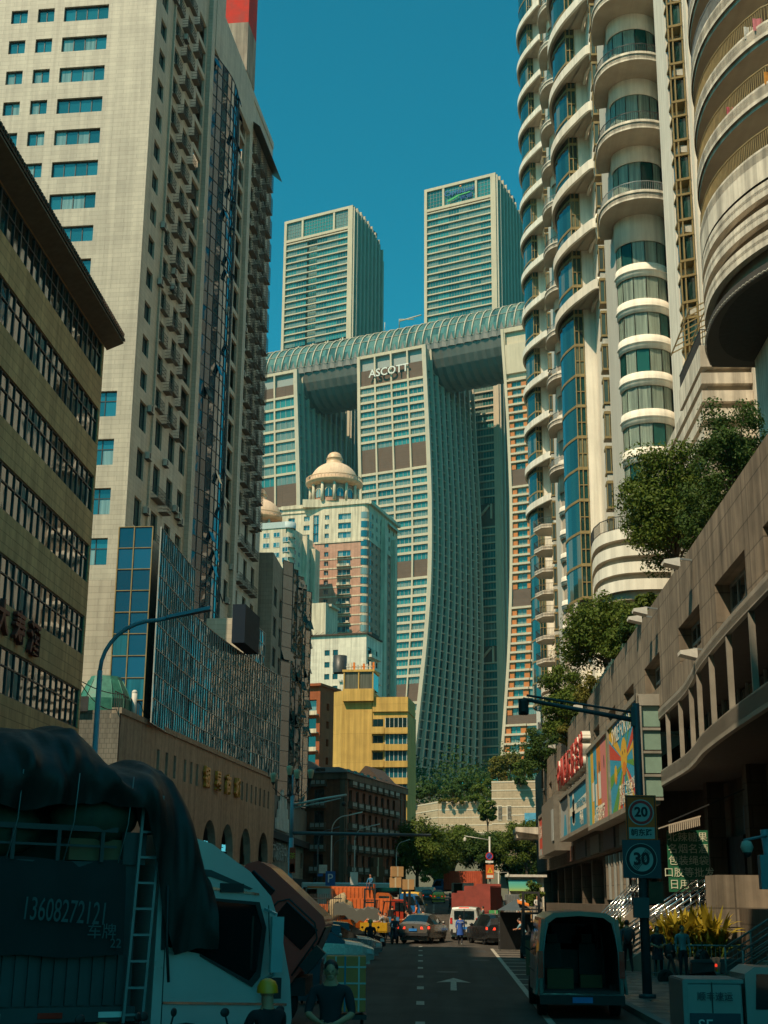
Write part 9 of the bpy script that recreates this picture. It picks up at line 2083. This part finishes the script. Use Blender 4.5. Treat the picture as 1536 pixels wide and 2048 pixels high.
# pedestrians on the right pavement
person('pedestrian with a grey backpack walking away, left of the pavement group', 6.05, 50.6, .15, 5, 1.76, 'walk', (.055, .07, .08), (.012, .012, .015), 'long'); b = MB(); b.sphere((6.05, 50.36, 1.38), (.17, .12, .24)); tag(b.build('backpack', cloth((.05, .06, .07))), 'dark grey backpack worn by the left pedestrian', 'backpack')
person('long-haired pedestrian in a pale top behind the one in a dark coat', 6.75, 50.0, .15, 200, 1.62, 'walk', (.32, .33, .3), (.015, .015, .018), 'short', hair='long')
person('pedestrian in a dark coat with folded arms, in front of the pavement group', 6.62, 47.4, .15, 185, 1.62, 'carry', (.03, .028, .035), (.012, .012, .014), 'short', hair='long', coat=True); b = MB(); b.sphere((7.0, 47.3, .95), (.2, .14, .26)); tag(b.build('shoulder_bag', M_blk), 'black bag at the side of the pedestrian in a dark coat', 'bag')
person('pedestrian in a pale blue sweatshirt right of the signal pole', 7.3, 48.2-1.6, .15, 190, 1.66, 'stand', (.20, .30, .33), (.02, .022, .03), 'long', 'pale'); b = MB(); b.sphere((7.85, 46.3, .75), (.25, .2, .33)); tag(b.build('black_sack', M_blk), 'large black sack held by the pedestrian in the sweatshirt', 'bag')
for i, (x, y, r_, c) in enumerate(((7.2, 45.0, 90, (.05, .02, .02)), (8.2, 45.6, 80, (.02, .03, .03)))): scooter(['red-marked scooter parked in front of the pavement railing', 'dark scooter parked at the foot of the near dark staircase'][i], x, y, r_, mat('parked_scooter_%d' % i, c, rough=.4))
rg = random.Random(8)
for i, (x, y, lb, c) in enumerate(((-5.1, 99, 'person in a pale shirt behind the yellow hand cart', (.5, .48, .42)), (-6.6, 98, 'person in dark blue among the goods left of the orange forklift', (.03, .05, .12)), (-4.3, 103, 'person in black at the nose of the red cabbed lorry', (.02, .02, .02)), (-2.7, 108, 'person in an orange vest near the blue cabbed lorry', (.6, .14, .02)), (2.2, 104, 'person in grey by the maroon lorries', (.2, .2, .2)), (5.0, 108, 'person in a white shirt beyond the right hand cartons', (.55, .54, .5)))): person(lb, x, y, gz(y), rg.uniform(0, 360), 1.66, rg.choice(['walk', 'stand', 'carry']), c, (.04, .04, .05), 'long')
for i, (x, y, r_) in enumerate(((6.0, 72, 80), (6.1, 73.2, 84), (6.0, 74.4, 78), (6.2, 75.6, 88), (-6.0, 78, 95), (-6.1, 79.2, 88))): scooter(['red scooter first in the row by the plants', 'dark scooter second in the row by the plants', 'blue scooter third in the row by the plants', 'black scooter last in the row by the plants', 'dark scooter parked at the left kerb, nearer', 'grey scooter parked at the left kerb, farther'][i], x, y, r_, mat('row_scooter_%d' % i, [(.4, .04, .02), (.03, .03, .03), (.03, .1, .3), (.015, .015, .015), (.03, .035, .04), (.2, .2, .2)][i], rough=.4), group='scooters parked at the kerbs')
for i, (x, y, w, h, c, lb) in enumerate(((-6.7, 94, .9, .8, (.42, .30, .14), 'tan bundle of goods left of the yellow cart'), (-5.8, 95.5, .7, 1.1, (.5, .12, .02), 'orange bundle of goods behind the yellow cart'), (-7.4, 95, .8, .9, (.05, .2, .4), 'blue bundle of goods at the left of the market'), (-3.2, 99, .6, .7, (.5, .5, .45), 'white sack at the foot of the red cab'), (4.8, 103, .9, .9, (.4, .3, .16), 'tan bundle behind the right hand cartons'))):
    b = MB(); b.sphere((x, y, gz(y)+h*.48), (w*.55, .4, h*.52), 14, 9)
    for k, v in enumerate(b.v): b.v[k] = tuple(Vector(v)+Vector((1, .5, .6))*mnoise.noise(Vector(v)*2.7)*.22)
    tag(b.build('goods_bundle', mat('bundle_%d' % i, c, rough=.9, var=.3)), lb, 'bundle')
# ------------------------------------------------------------- air: thin haze, far towers fade a little
m = bpy.data.materials.new('haze'); m.use_nodes = True; nt = m.node_tree; nt.nodes.clear()
o_ = nt.nodes.new('ShaderNodeOutputMaterial'); pv = nt.nodes.new('ShaderNodeVolumePrincipled')
pv.inputs['Color'].default_value = (.25, .88, 1.0, 1); pv.inputs['Density'].default_value = .00006; pv.inputs['Anisotropy'].default_value = .2
nt.links.new(pv.outputs[0], o_.inputs['Volume'])
hz = MB(); hz.box(-4200, 4200, -600, 7200, -3, 400); hz = hz.build('haze', m); hz['kind'] = 'stuff'
